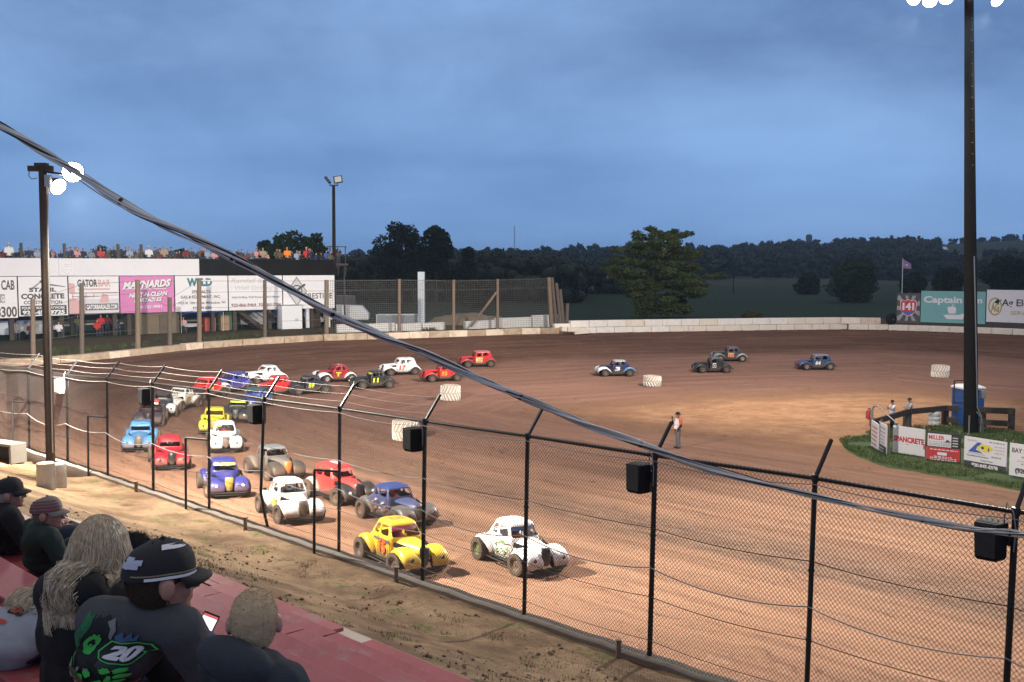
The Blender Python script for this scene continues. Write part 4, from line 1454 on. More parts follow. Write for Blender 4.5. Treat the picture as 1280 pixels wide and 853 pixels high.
# low white car roofs and tables under the deck
def small_car(px, back, label, c, rz):
    p = under(px, back); T_ = thing('parked_car', label, 'car', p, AZ + rz, 'cars parked under the grandstand')
    prof = [(-2.1, .35), (-2.1, .8), (-1.9, .92), (-1.3, .98), (-.8, 1.42), (.4, 1.44), (1.0, 1.0), (1.9, .85), (2.15, .65), (2.15, .35)]
    m = MB(); m.loft([[Vector((x, y, .35 + (z - .35) * (1 if abs(y) < .8 else .93))) for x, z in prof] for y in (-.85, -.78, .78, .85)]); m.build('body', mat('carpaint' + str(px), c, .3, 0, .05, 2), T_, bev=.04)
    m = MB()
    for y in (-.815, .815):
        m.box((-.2, y, 1.2), (1.15, .06, .34))
    m.build('side_window', M_black, T_, bev=.05)
    m = MB(); m.add([(.45, -.7, 1.40), (.45, .7, 1.40), (1.02, .7, 1.03), (1.02, -.7, 1.03)], [(0, 1, 2, 3)]); m.V = [(x + .03, y, z + .02) for x, y, z in m.V]; m.build('windscreen', M_black, T_, smooth=False)
    for x in (-1.35, 1.35):
        for y in (-.8, .8):
            m = MB(); m.lathe([(.05, -.1), (.3, -.1), (.32, -.06), (.32, .06), (.3, .1), (.05, .1)], 18, Matrix.Translation((x, y, .32)) @ Matrix.Rotation(R(90), 4, 'X')); m.build('wheel', M_black, T_)


small_car(40, 3.5, 'pale grey car parked under the grandstand below the concrete sign', (.5, .52, .56), R(20))
small_car(330, 6.5, 'white car parked behind the stair of the grandstand', (.7, .7, .72), R(10))
small_car(8, 4.0, 'blue grey car parked under the end of the grandstand below the CAB sign', (.3, .36, .45), R(-10))
small_car(375, 8.0, 'silver car parked behind the white booth', (.45, .46, .48), R(0))
p = at(433, 405, 104); p.z = gz(p.x, p.y)
HT = thing('house_trailer', 'small white trailer with sloping front just beyond the grandstand', 'trailer', p, R(5))
m = MB(); pr = [(-2.2, .5), (-2.2, 2.0), (1.6, 1.9), (2.3, 1.1), (2.3, .5)]
m.loft([[Vector((x, -1.1, z)) for x, z in pr], [Vector((x, 1.1, z)) for x, z in pr]]); m.build('box_body', mat('trailer_white', (.62, .63, .66), .5, 0, .06, 2), HT, bev=.06)
for x in (-.6, .3):
    m = MB(); m.lathe([(.05, -.1), (.34, -.1), (.34, .1), (.05, .1)], 16, Matrix.Translation((x, -1.0, .34)) @ Matrix.Rotation(R(90), 4, 'X')); m.build('wheel', M_black, HT)
p = under(153 / 1, -.2)
bt = under(240, .6); FT = thing('folding_table', 'small white folding table tilted below the blue tent', 'table', bt, AZ)
m = MB(); m.box((0, 0, .62), (1.5, .8, .05), rot=Matrix.Rotation(R(14), 3, 'X')); m.build('tabletop', M_white, FT, bev=.01)
for a in (-.6, .6):
    m = MB(); m.tube([(a, -.3, 0), (a, .2, .6)], .02, 6); m.tube([(a, .3, 0), (a, -.2, .56)], .02, 6); m.build('leg', M_galv, FT)
# haulers parked in the pit behind the deck
def hauler(px, back, label, c, L_, hh, rz):
    p = under(px, back); T_ = thing('race_trailer', label, 'trailer', p, AZ + rz, 'race trailers in the pit behind the deck')
    m = MB(); m.loft([[Vector((x, -1.2, .6)), Vector((x, -1.2, hh)), Vector((x, -1.05, hh + .12)), Vector((x, 1.05, hh + .12)), Vector((x, 1.2, hh)), Vector((x, 1.2, .6))] for x in (-L_ / 2, L_ / 2)])
    m.build('box_body', mat('hauler%d' % px, c, .45, 0, .12, 1.2, dirt=.15), T_, bev=.06)
    m = MB(); m.box((-L_ * .2, -1.22, hh * .6), (.8, .03, hh * .75)); m.build('door', mat('hauler_door%d' % px, [k * .75 for k in c], .5), T_)
    m = MB(); m.box((0, -1.215, .75), (L_, .03, .12)); m.build('trim', M_galv, T_)
    for x in (-.5, .4):
        m = MB(); m.lathe([(.05, -.12), (.35, -.12), (.36, .1), (.05, .12)], 16, Matrix.Translation((x + L_ * .12, -1.0, .36)) @ Matrix.Rotation(R(90), 4, 'X')); m.build('wheel', M_black, T_)


hauler(30, 12, 'dark grey race trailer behind the cars under the CAB end of the deck', (.07, .075, .085), 8, 2.7, R(4))
hauler(112, 13, 'black race trailer in the pit below the farm gate sign', (.03, .03, .035), 8, 2.8, R(-3))
hauler(165, 15, 'dull red race trailer in the pit beside the shed', (.14, .035, .03), 6, 2.6, R(2))
hauler(233, 14, 'dark blue race trailer in the pit behind the blue tent', (.03, .05, .11), 8, 2.8, R(-2))
hauler(305, 13, 'silver grey race trailer in the pit behind the stair', (.22, .23, .25), 7, 2.7, R(3))
hauler(395, 14, 'charcoal race trailer in the pit beyond the brown panel', (.06, .06, .065), 8, 2.8, R(0))
# ------------------------------------------------------------------ trees and distant country
def leaf_mat(name, a, b, sc=.35):
    m = new_mat(name)
    nt = m.node_tree; L = nt.links.new
    bs = nt.nodes['Principled BSDF']; bs.inputs['Roughness'].default_value = .75; bs.inputs['Specular IOR Level'].default_value = .2
    tc = nd(nt, 'ShaderNodeTexCoord'); n = nd(nt, 'ShaderNodeTexNoise', Scale=sc, Detail=5.0, Roughness=.7)
    L(tc.outputs['Object'], n.inputs['Vector'])
    mr = nd(nt, 'ShaderNodeMapRange'); L(n.outputs['Fac'], mr.inputs[0]); mr.inputs[1].default_value = .35; mr.inputs[2].default_value = .65
    mx = nd(nt, 'ShaderNodeMix', data_type='RGBA'); mx.inputs[6].default_value = c4(a); mx.inputs[7].default_value = c4(b)
    L(mr.outputs[0], mx.inputs[0]); L(mx.outputs[2], bs.inputs['Base Color'])
    return m


LM_dark = leaf_mat('foliage_dark', (.010, .017, .012), (.024, .038, .020))
LM_mid = leaf_mat('foliage_mid', (.018, .034, .014), (.042, .066, .026))
LM_pine = leaf_mat('pine_needles', (.034, .058, .022), (.12, .138, .05), .6)
LM_far = leaf_mat('foliage_far', (.014, .022, .018), (.032, .044, .028), .05)
M_bark = mat('bark', (.05, .038, .028), .9, 0, .3, 3, .5, 12)


def leaf_cloud(centres, n, size, seed, flat=1.0, shell=.55):
    """many small leaf faces spread through the given clumps (centre, radii)"""
    rg = np.random.default_rng(seed)
    w = np.array([c[1][0] * c[1][1] * c[1][2] for c in centres]) ** .75
    cnt = rg.multinomial(n, w / w.sum())
    P = []
    for (c, r), k in zip(centres, cnt):
        u = rg.normal(size=(k, 3)); u /= np.linalg.norm(u, axis=1)[:, None]
        rad = shell + (1 - shell) * rg.random((k, 1)) ** .7
        rad *= 1 + .18 * np.sin(u[:, :1] * 7 + c[0]) * np.cos(u[:, 1:2] * 6 + c[2])
        P.append(np.array(c) + u * rad * np.array(r))
    P = np.concatenate(P)
    k = len(P)
    a = rg.normal(size=(k, 3)); a[:, 2] *= flat; a /= np.linalg.norm(a, axis=1)[:, None]
    b = np.cross(a, rg.normal(size=(k, 3))); b /= np.linalg.norm(b, axis=1)[:, None]
    s = size * (.6 + .8 * rg.random((k, 1)))
    V = np.stack([P - a * s, P - b * s * .55, P + a * s, P + b * s * .55], 1).reshape(-1, 3)
    F = np.arange(k * 4).reshape(-1, 4)
    return V, F


def tree(name, label, x, y, h, wdt, seed, mt, n=2500, size=.22, trunk_h=.3, clumps=18, lean=0.0, shape='round', group=None):
    rr = random.Random(seed)
    z0 = gz(x, y)
    T_ = thing(name, label, 'tree', (x, y, z0 - .1), group=group)
    cs = []
    tr = MB()
    top = Vector((lean, 0, h * .8))
    tr.tube([(0, 0, 0), (lean * .2, 0, h * trunk_h), (lean * .6, 0, h * .55), top], [h * .024, h * .018, h * .012, h * .004], 8)
    for i in range(clumps):
        f = (i + .5) / clumps
        zz = h * (trunk_h + (1 - trunk_h) * (f ** .9)) * .93
        if shape == 'round':
            env = math.sqrt(max(.04, 1 - ((f - .42) / .62) ** 2))
        elif shape == 'cone':
            env = (1 - f) * .95 + .06
        else:
            env = .6 + .5 * math.sin(f * 5 + seed)
        an = i * 2.4 + rr.random()
        rad = wdt / 2 * env * rr.uniform(.35, .8)
        c = (math.cos(an) * rad + lean * f, math.sin(an) * rad, zz)
        r = wdt * rr.uniform(.15, .24) * (.6 + .5 * env)
        cs.append((c, (r, r, r * .72)))
        tr.tube([(lean * f * .6, 0, max(h * trunk_h * .8, zz - r * 1.2)), (c[0] * .6, c[1] * .6, zz - r * .3), c], [h * .008, h * .005, h * .002], 5)
    tr.build('trunk', M_bark, T_)
    V, F = leaf_cloud(cs, n, size, seed)
    me = bpy.data.meshes.new('crown'); fast_mesh(me, V, F, False); me.materials.append(mt)
    link('crown', me, T_)
    return T_


def tree_px(name, label, px, pyt, Y, wpx, seed, mt, **kw):
    p = at(px, 335, Y); zt = at(px, pyt, Y).z
    h = zt - gz(p.x, p.y)
    return tree(name, label, p.x, p.y, h, wpx * Y / FPX, seed, mt, **kw)


def pine(px, Y, pyt):
    rr = random.Random(3)
    p = at(px, 335, Y); z0 = gz(p.x, p.y); h = at(px, pyt, Y).z - z0
    T_ = thing('pine_tree', 'broad old pine tree with layered boughs standing alone behind the block wall', 'tree', (p.x, p.y, z0 - .1))
    tr = MB()
    tr.tube([(-1.2, 0, 0), (-1.0, 0, h * .3), (-.5, .1, h * .6), (.3, 0, h * .97)], [.34, .29, .18, .04], 10)
    cs = []
    # side limits of the outline measured from the trunk, per height
    hz = [.08, .16, .26, .36, .45, .52, .60, .68, .78, .88, .96, 1.0]
    lf = [1.6, 1.5, 2.8, 5.4, 6.2, 7.2, 5.6, 6.6, 4.4, 4.2, 3.6, .6]
    rt = [4.4, 5.8, 7.4, 6.2, 8.0, 6.6, 5.6, 5.4, 3.6, 3.8, 2.4, 1.2]
    for i in range(86):
        f = .07 + .92 * (i + .5) / 86
        an = i * 2.39996 + rr.uniform(-.3, .3)
        ca, sa = math.cos(an), math.sin(an)
        L_ = (np.interp(f, hz, rt) if ca > 0 else np.interp(f, hz, lf)) * rr.uniform(.70, 1.06) * (abs(ca) ** .3 * .9 + .1)
        L_ *= (1 if abs(ca) > .4 else .8)
        base = Vector((-1.0 + 1.3 * f, 0, h * f - .3))
        tip = base + Vector((ca * L_, sa * L_ * .9, .35 + rr.uniform(-.35, .55)))
        mid = base.lerp(tip, .5) + Vector((0, 0, -.15))
        tr.tube([base, mid, tip], [.10 * (1 - f) + .03, .05, .015], 5)
        for k, fr_ in enumerate((.42, .62, .8, .95)):
            if rr.random() < .14 and fr_ < .7: continue
            q = base.lerp(tip, fr_) + Vector((rr.uniform(-.4, .4), rr.uniform(-.5, .5), .12 + rr.uniform(-.1, .25)))
            r = rr.uniform(.55, .98) * (.75 + .35 * fr_) * (1.1 - .45 * f)
            cs.append(((q.x, q.y, q.z), (r * 1.22, r * 1.22, r * .5)))
    tr.build('trunk', M_bark, T_)
    V, F = leaf_cloud(cs, 58000, .16, 9, flat=.9, shell=.1)
    me = bpy.data.meshes.new('crown'); fast_mesh(me, V, F, False); me.materials.append(LM_pine)
    link('crown', me, T_)


pine(824, 122, 287.5)
tree_px('deciduous_tree', 'tall open-crowned dark tree rising above the wood with two rounded tops', 502, 277, 235, 66, 5, LM_dark, n=9000, size=.34, trunk_h=.35, clumps=26)
tree_px('deciduous_tree', 'dark rounded tree close against the tall open-crowned one', 545, 279, 238, 44, 8, LM_dark, n=6500, size=.34, trunk_h=.4, clumps=20)
tree_px('conifer_tree', 'dense dark conical tree beyond the pale pillar', 585, 307, 215, 46, 12, LM_dark, n=9000, size=.3, trunk_h=.08, clumps=30, shape='cone')
for k, (px, pyt, Y, w, lab) in enumerate(((362, 286, 150, 62, 'large leafy tree behind the black parapet of the grandstand'), (392, 287, 155, 46, 'leafy tree beside the largest one behind the black parapet'), (333, 295, 160, 38, 'lower leafy tree behind the parapet where cables cross it'),
                                  (124, 304, 170, 38, 'round dark tree behind the middle of the white parapet'), (150, 308, 175, 30, 'small dark tree beside the round one behind the white parapet'), (198, 308, 180, 34, 'low dark tree above the pink sign behind the white parapet'), (225, 306, 175, 30, 'dark bushy tree behind the end of the white parapet'), (285, 308, 170, 26, 'small dark tree behind the start of the black parapet'))):
    tree_px('deciduous_tree', lab, px, pyt, Y, w, 20 + k, LM_mid if k < 3 else LM_dark, n=6500 if k < 3 else 3000, size=.26, trunk_h=.25, clumps=24, group='trees behind the grandstand')
tree_px('deciduous_tree', 'round dark green tree alone in the field toward the flag', 1069, 326, 255, 62, 31, LM_mid, n=11000, size=.34, trunk_h=.08, clumps=34, group='field trees')
tree_px('deciduous_tree', 'lower dark tree in the field beside the round one', 1012, 343, 330, 34, 32, LM_dark, n=5000, size=.4, trunk_h=.08, clumps=22, group='field trees')
tree_px('deciduous_tree', 'dark tree in the field behind the sea green sign', 1185, 335, 300, 44, 33, LM_dark, n=6000, size=.4, trunk_h=.08, clumps=22, group='field trees')
tree_px('deciduous_tree', 'dark tree in the field behind the flag', 1142, 342, 340, 34, 34, LM_dark, n=5000, size=.4, trunk_h=.08, clumps=22, group='field trees')
tree_px('deciduous_tree', 'dark tree in the field right of the tall pole above the white sign', 1262, 322, 330, 60, 35, LM_dark, n=8000, size=.42, trunk_h=.08, clumps=26, group='field trees')
tree_px('bush', 'low brown bush just behind the far block wall', 940, 389, 118, 24, 40, leaf_mat('bush_leaf', (.05, .045, .02), (.085, .075, .03)), n=2500, size=.12, trunk_h=.02, clumps=14)

# woods: one mass each
def woods(name, spots, n_leaf, size, seed, mt):
    """spots: x, y, height, width"""
    rg = random.Random(seed)
    cs = []
    tr = MB()
    for x, y, h, w in spots:
        z0 = gz(x, y)
        tr.tube([(x, y, z0 - .3), (x, y, z0 + h * .6)], [w * .04, w * .02], 5)
        for i in range(7):
            a = rg.uniform(0, 6.28); f = rg.uniform(.02, .92)
            env = math.sqrt(max(.1, 1 - ((f - .4) / .66) ** 2)) * w * .3
            r = w * rg.uniform(.2, .34)
            cs.append(((x + math.cos(a) * env, y + math.sin(a) * env, z0 + h * f), (r, r, r * .85)))
    V, F = leaf_cloud(cs, n_leaf, size, seed, shell=.7)
    m = MB()
    for c, r in cs:
        m.ell(c, (r[0] * .8, r[1] * .8, r[2] * .8), 7, 5)
    V2 = np.array(m.V); F2 = np.array([f for f in m.F if len(f) == 4])
    F2 = F2 + len(V)
    Vt = np.array(tr.V); Ft = np.array([f for f in tr.F if len(f) == 4]) + len(V) + len(V2)
    me = bpy.data.meshes.new(name); fast_mesh(me, np.concatenate([V, V2, Vt]), np.concatenate([F, F2, Ft]), False)
    me.materials.append(mt)
    o = link(name, me); tag(o, kind='stuff')
    return o


def spots_in(pxa, pxb, Ya, Yb, n, h, seed, top=None):
    rg = random.Random(seed); out = []
    for i in range(n):
        px = rg.uniform(pxa, pxb); Y = rg.uniform(Ya, Yb)
        p = at(px, 335, Y)
        hh = h * rg.uniform(.72, 1.12)
        if top:
            hh = min(hh, at(px, top(px) + rg.uniform(-1, 5), Y).z - gz(p.x, p.y))
        out.append((p.x, p.y, hh, hh * rg.uniform(.62, .95)))
    return out


woods('woods', spots_in(405, 715, 250, 330, 150, 15, 1, lambda px: np.interp(px, [405, 450, 560, 600, 640, 715], [322, 319, 314, 313, 321, 324])) + spots_in(700, 800, 330, 420, 45, 14, 2, lambda px: 326), 52000, .5, 3, LM_far)
woods('hillside_woods', spots_in(600, 1000, 700, 1250, 330, 15, 5) + spots_in(860, 1170, 620, 1150, 330, 15, 6) + spots_in(1130, 1450, 640, 880, 130, 14, 7), 90000, 1.5, 8, LM_far)
woods('ridge_woods', spots_in(-300, 1000, 1350, 1700, 300, 12, 15) + spots_in(930, 1150, 1250, 1650, 190, 13, 16) + spots_in(1150, 1500, 1500, 1620, 90, 12, 17), 70000, 1.8, 18, LM_far)

# far landmarks
def far_pt(px, Y, dz=0.0):
    p = at(px, 335, Y); return Vector((p.x, p.y, gz(p.x, p.y) + dz))
M_fard = mat('far_metal', (.07, .085, .11), .7, 0, .1, .2)
p = far_pt(643, 1600); t = at(643, 282, 1600)
MT = thing('radio_mast', 'thin lattice radio mast on the distant ridge', 'mast', p)
m = MB(); hh = t.z - p.z
for a in range(3):
    c = Vector((math.cos(a * 2.1) * .8, math.sin(a * 2.1) * .8, 0)); m.tube([c, c + Vector((0, 0, hh))], .22, 4)
m.build('lattice', M_fard, MT)
m = MB()
for k in range(int(hh / 3)):
    for a in range(3):
        c = Vector((math.cos(a * 2.1) * .8, math.sin(a * 2.1) * .8, k * 3)); d_ = Vector((math.cos((a + 1) * 2.1) * .8, math.sin((a + 1) * 2.1) * .8, k * 3 + 3)); m.bar(c, d_, .16, .16)
m.build('bracing', M_fard, MT)
for k, (px, pyt, Y, r, lab) in enumerate(((1010.5, 293, 1400, 4.2, 'tall dark silo on the distant wooded ridge'), (1000, 300, 1400, 3.0, 'shorter silo next to the tall one on the ridge'), (1113.5, 294, 1500, 2.6, 'small lone silo on the ridge above the flag'))):
    p = far_pt(px, Y); t = at(px, pyt, Y); hh = t.z - p.z
    T_ = thing('silo', lab, 'silo', p, group='silos on the ridge')
    m = MB(); m.lathe([(r, -3), (r, hh * .9)], 18); m.build('drum', M_fard, T_)
    m = MB(); m.lathe([(r * 1.02, hh * .9), (r * .8, hh * .96), (r * .3, hh), (.1, hh)], 18); m.build('dome', M_fard, T_)
p = at(1172, 313, 1150); p.z = gz(p.x, p.y)
BR = thing('barn', 'long barn with a pale roof among trees on the far hillside', 'barn', p, R(-4))
zt = at(1172, 310, 1150).z - p.z
m = MB(); m.box((0, 0, zt / 2 - 2), (17, 10, zt)); m.build('wall', mat('barn_wall', (.2, .2, .2), .8), BR)
m = MB(); m.loft([[Vector((x, -6, zt - 2)), Vector((x, 0, zt + 1.2)), Vector((x, 6, zt - 2))] for x in (-9.5, 9.5)], cyc=True); m.build('roof', mat('barn_roof', (.52, .56, .62), .5), BR)
for k, (px, Y, h_, lab) in enumerate(((917, 330, 7.5, 'thin utility pole in the field right of the pine'), (722, 250, 9, 'thin utility pole left of the pine against the wood'), (448, 240, 9, 'thin utility pole in the field by the grandstand end'))):
    p = far_pt(px, Y)
    T_ = thing('utility_pole', lab, 'utility pole', p, group='field utility poles')
    m = MB(); m.tube([(0, 0, -.2), (0, 0, h_)], [.16, .11], 8); m.build('pole', M_polew, T_)
    m = MB(); m.box((0, 0, h_ - .5), (1.8, .12, .12)); m.build('crossarm', M_polew, T_)

# weeds along the low wall
def tufts(name, spots, per, h, seed, mt):
    rg = np.random.default_rng(seed); V = []; F = []
    for (x, y, r) in spots:
        k = per
        a = rg.random(k) * 6.283; q = r * np.sqrt(rg.random(k))
        bx = x + q * np.cos(a); by = y + q * np.sin(a); bz = hgt(bx, by)
        hh = h * (.4 + .8 * rg.random(k)); th = rg.random(k) * 6.283; w = h * .06 * (.6 + rg.random(k)); lean = .6 * hh * rg.random(k)
        dx, dy = np.cos(th), np.sin(th); l2 = rg.random(k) * 6.283
        v = np.stack([np.stack([bx - dx * w, by - dy * w, bz - .01], -1), np.stack([bx + dx * w, by + dy * w, bz - .01], -1), np.stack([bx + lean * np.cos(l2), by + lean * np.sin(l2), bz + hh], -1)], 1)
        V.append(v.reshape(-1, 3))
    V = np.concatenate(V); F = np.arange(len(V)).reshape(-1, 3)
    me = bpy.data.meshes.new(name); fast_mesh(me, V, F, False); me.materials.append(mt)
    return tag(link(name, me), kind='stuff')


LM_weed = leaf_mat('weed_leaf', (.035, .05, .018), (.075, .09, .035), 1.5)
LM_dry = leaf_mat('dry_grass', (.13, .11, .05), (.10, .115, .045), 2.5)
rr = random.Random(9); sp_ = []
for px in list(range(60, 430, 9)) + [545, 548, 552, 541, 556, 560, 618, 622, 640, 644, 660]:
    p, d = behind(px, 0, rr.uniform(1.0, 4.2)); sp_.append((p.x, p.y, rr.uniform(.2, .7)))
sp_ = [q for q in sp_ if noise.noise(Vector((q[0] * .3, q[1] * .3, 1))) > -.05]
tufts('weeds', sp_, 70, .34, 5, LM_weed)
sp_ = []
for i in range(900):
    s_ = rr.uniform(6.2, 11.2); a = rr.uniform(-11, 26)
    x = (s_ * 1.414 - a) / 2; y = (s_ * 1.414 + a) / 2
    if noise.noise(Vector((x * .55, y * .55, 3))) > .02:
        sp_.append((x, y, rr.uniform(.05, .3)))
for px, py in ((180, 631), (560, 641 + 100), (408, 700), (640, 790), (505, 735)):
    p = ground(px, py); sp_ += [(p.x - .3, p.y - .3, .18)] * 3
tufts('apron_grass', sp_, 26, .055, 6, LM_dry)

# loose stones and dirt clods on the apron
def clods():
    rg = random.Random(23); m = MB()
    for i in range(2600):
        s_ = rg.uniform(7.3, 11.5); a = rg.uniform(-9, 20)
        x = (s_ - a) / math.sqrt(2); y = (s_ + a) / math.sqrt(2)
        if noise.noise(Vector((x * .4, y * .4, 7))) < -.12: continue
        r = .012 + .03 * rg.random() ** 3
        rot = Matrix.Rotation(rg.uniform(0, 6.28), 3, 'Z') @ Matrix.Rotation(rg.uniform(0, 6.28), 3, 'X')
        m.ell((x, y, gz(x, y) + r * .3), (r, r * rg.uniform(.6, 1), r * rg.uniform(.4, .8)), 6, 4, rot=rot)
    tag(m.build('gravel', mat('clod_soil', (.20, .14, .095), .95, 0, .45, 9, spec=.1), smooth=False), kind='stuff')


clods()
# ------------------------------------------------------------------ small vintage-bodied race cars
def car_shell(kind):
    """body shell with open windows; slot 0 body, 1 roof, 2 dark trim"""
    # plan outline of the cabin at belt level: left half from windscreen centre to rear centre, (x, y)
    if kind == 'coupe':
        belt = [(.40, 0), (.385, .30), (.33, .43), (.24, .475), (-.22, .49), (-.32, .49), (-.62, .47), (-.80, .42), (-.93, .33), (-1.0, .20), (-1.03, 0)]
        roof = [(.17, 0), (.16, .26), (.12, .36), (.06, .395), (-.24, .41), (-.31, .41), (-.50, .39), (-.60, .345), (-.67, .27), (-.71, .16), (-.72, 0)]
        ztop, tail_x, ztail = 1.17, -1.42, .40
    elif kind == 'sedan':
        belt = [(.40, 0), (.385, .30), (.33, .43), (.24, .48), (-.22, .50), (-.32, .50), (-.80, .48), (-.98, .43), (-1.10, .34), (-1.16, .20), (-1.18, 0)]
        roof = [(.19, 0), (.18, .27), (.14, .37), (.08, .41), (-.24, .425), (-.31, .425), (-.74, .40), (-.88, .35), (-.96, .27), (-1.0, .16), (-1.01, 0)]
        ztop, tail_x, ztail = 1.19, -1.40, .42
    else:   # upright square-cut coupe
        belt = [(.33, 0), (.325, .34), (.30, .44), (.22, .47), (-.22, .48), (-.32, .48), (-.52, .48), (-.66, .46), (-.72, .40), (-.74, .24), (-.74, 0)]
        roof = [(.20, 0), (.195, .31), (.17, .39), (.10, .415), (-.24, .43), (-.31, .43), (-.48, .42), (-.58, .40), (-.63, .34), (-.65, .2), (-.65, 0)]
        ztop, tail_x, ztail = 1.13, -1.40, .42

    def full(half, z, s=1.0, cx=0.0):
        pts = [((x - cx) * s + cx, y * s, z) for x, y in half]
        other = [(x, -y, z) for x, y, z in reversed(pts[1:-1])]
        return [Vector(p) for p in pts + other]
    cx = (roof[0][0] + roof[-1][0]) / 2

    def mixr(f):
        return [(b[0] + (r[0] - b[0]) * f, b[1] + (r[1] - b[1]) * f) for b, r in zip(belt, roof)]
    n = len(belt) * 2 - 2
    zb = .79
    rows = [full([(x, y * 1.0) for x, y in belt], .24), full([(x, y * 1.02) for x, y in belt], .40), full([(x, y * 1.03) for x, y in belt], .62), full(belt, zb),
            full(mixr(.07), zb + .025), full(mixr(.88), ztop - .095), full(roof, ztop - .055), full(roof, ztop - .012, .86, cx), full(roof, ztop, .5, cx)]
    m = MB()
    m.loft(rows, cap=False)
    # drop the window cells (rows 4-5) and keep the pillars
    F = []; M_ = []
    h = len(belt)
    win = [0, 1, 3, 5, 8, 9] if kind != 'square' else [0, 1, 3, 5, 8, 9]
    def mirror(k): return (n - 1 - k)
    wset = set(win) | {mirror(k) for k in win}
    nq = n
    for r_ in range(len(rows) - 1):
        for k in range(nq):
            f = m.F[r_ * nq + k]
            if r_ == 4 and k in wset:
                continue
            F.append(f); M_.append(1 if r_ >= 5 else 0)
    F.append(tuple((len(rows) - 1) * n + k for k in range(n))); M_.append(1)
    m.F = F; m.M = M_
    o = m.build('tmp', [P_white, P_white, P_white])
    sub = o.modifiers.new('q', 'SUBSURF'); sub.subdivision_type = 'SIMPLE'; sub.levels = 1; sub.render_levels = 1
    sub = o.modifiers.new('s', 'SUBSURF'); sub.levels = 1; sub.render_levels = 1
    sol = o.modifiers.new('t', 'SOLIDIFY'); sol.thickness = .02; sol.offset = -1
    cabin = evald(o)
    # bonnet and tail as lofts
    m = MB()
    def hsec(x, hw, zt, zb_, crown=.06):
        pts = []
        for k in range(13):
            t = -1 + 2 * k / 12
            pts.append(Vector((x - .03 * (1 - t * t) * 0, hw * math.sin(t * math.pi / 2) ** 1 if False else hw * (abs(t) ** .75) * (1 if t > 0 else -1), zt - (abs(t) ** 3.2) * (zt - zb_) * .30 + crown * (1 - t * t) - crown)))
        return [Vector((x, -hw * .96, zb_))] + pts + [Vector((x, hw * .96, zb_))]
    hood = [hsec(.30, .455, .80, .26), hsec(.50, .42, .80, .26), hsec(.80, .345, .795, .26), hsec(1.06, .265, .775, .27), hsec(1.24, .205, .745, .28), hsec(1.335, .165, .715, .29)]
    m.loft(hood)
    if kind == 'square':
        tail = [hsec(-.60, .47, .80, .25), hsec(-.80, .45, .79, .25), hsec(-1.10, .42, .72, .26), hsec(-1.32, .38, .60, .28), hsec(-1.42, .30, .46, .30)]
    elif kind == 'sedan':
        tail = [hsec(-.85, .48, .80, .25), hsec(-1.08, .45, .80, .25), hsec(-1.22, .41, .70, .26), hsec(-1.34, .36, .54, .28), hsec(-1.42, .26, .40, .30)]
    else:
        tail = [hsec(-.72, .48, .82, .25), hsec(-.95, .44, .80, .25), hsec(-1.15, .40, .72, .26), hsec(-1.33, .34, .57, .28), hsec(-1.45, .24, .40, .30)]
    m.loft(tail)
    o = m.build('tmp', [P_white, P_white, P_white])
    sub = o.modifiers.new('s', 'SUBSURF'); sub.levels = 1; sub.render_levels = 1
    shell = evald(o)
    out = MB()
    for me in (cabin, shell):
        out.add([v.co for v in me.vertices], [tuple(p.vertices) for p in me.polygons])
        out.M[-len(me.polygons):] = [p.material_index for p in me.polygons]
        bpy.data.meshes.remove(me)
    # floor and dark engine-bay side openings
    out.box((-.3, 0, .27), (1.5, .9, .02), 2)
    for s in (-1, 1):      # door shut-lines
        for x in (.25, -.30):
            out.tube([(x, s * .505, .30), (x, s * .512, .45), (x, s * .507, .62), (x - .01, s * .494, .77)], .005, 4, 2)
        out.tube([(.25, s * .505, .30), (-.30, s * .512, .30)], .005, 4, 2)
        out.tube([(-.26, s * .522, .60), (-.18, s * .522, .60)], .012, 5, 2)
    for s in (-1, 1):
        out.add([(.42, s * .452, .60), (1.12, s * .27, .60), (1.10, s * .275, .70), (.46, s * .445, .745)], [(0, 1, 2, 3) if s < 0 else (3, 2, 1, 0)], 2)
    return out.mesh('car_body', [P_white, P_white, M_black], angle=35)


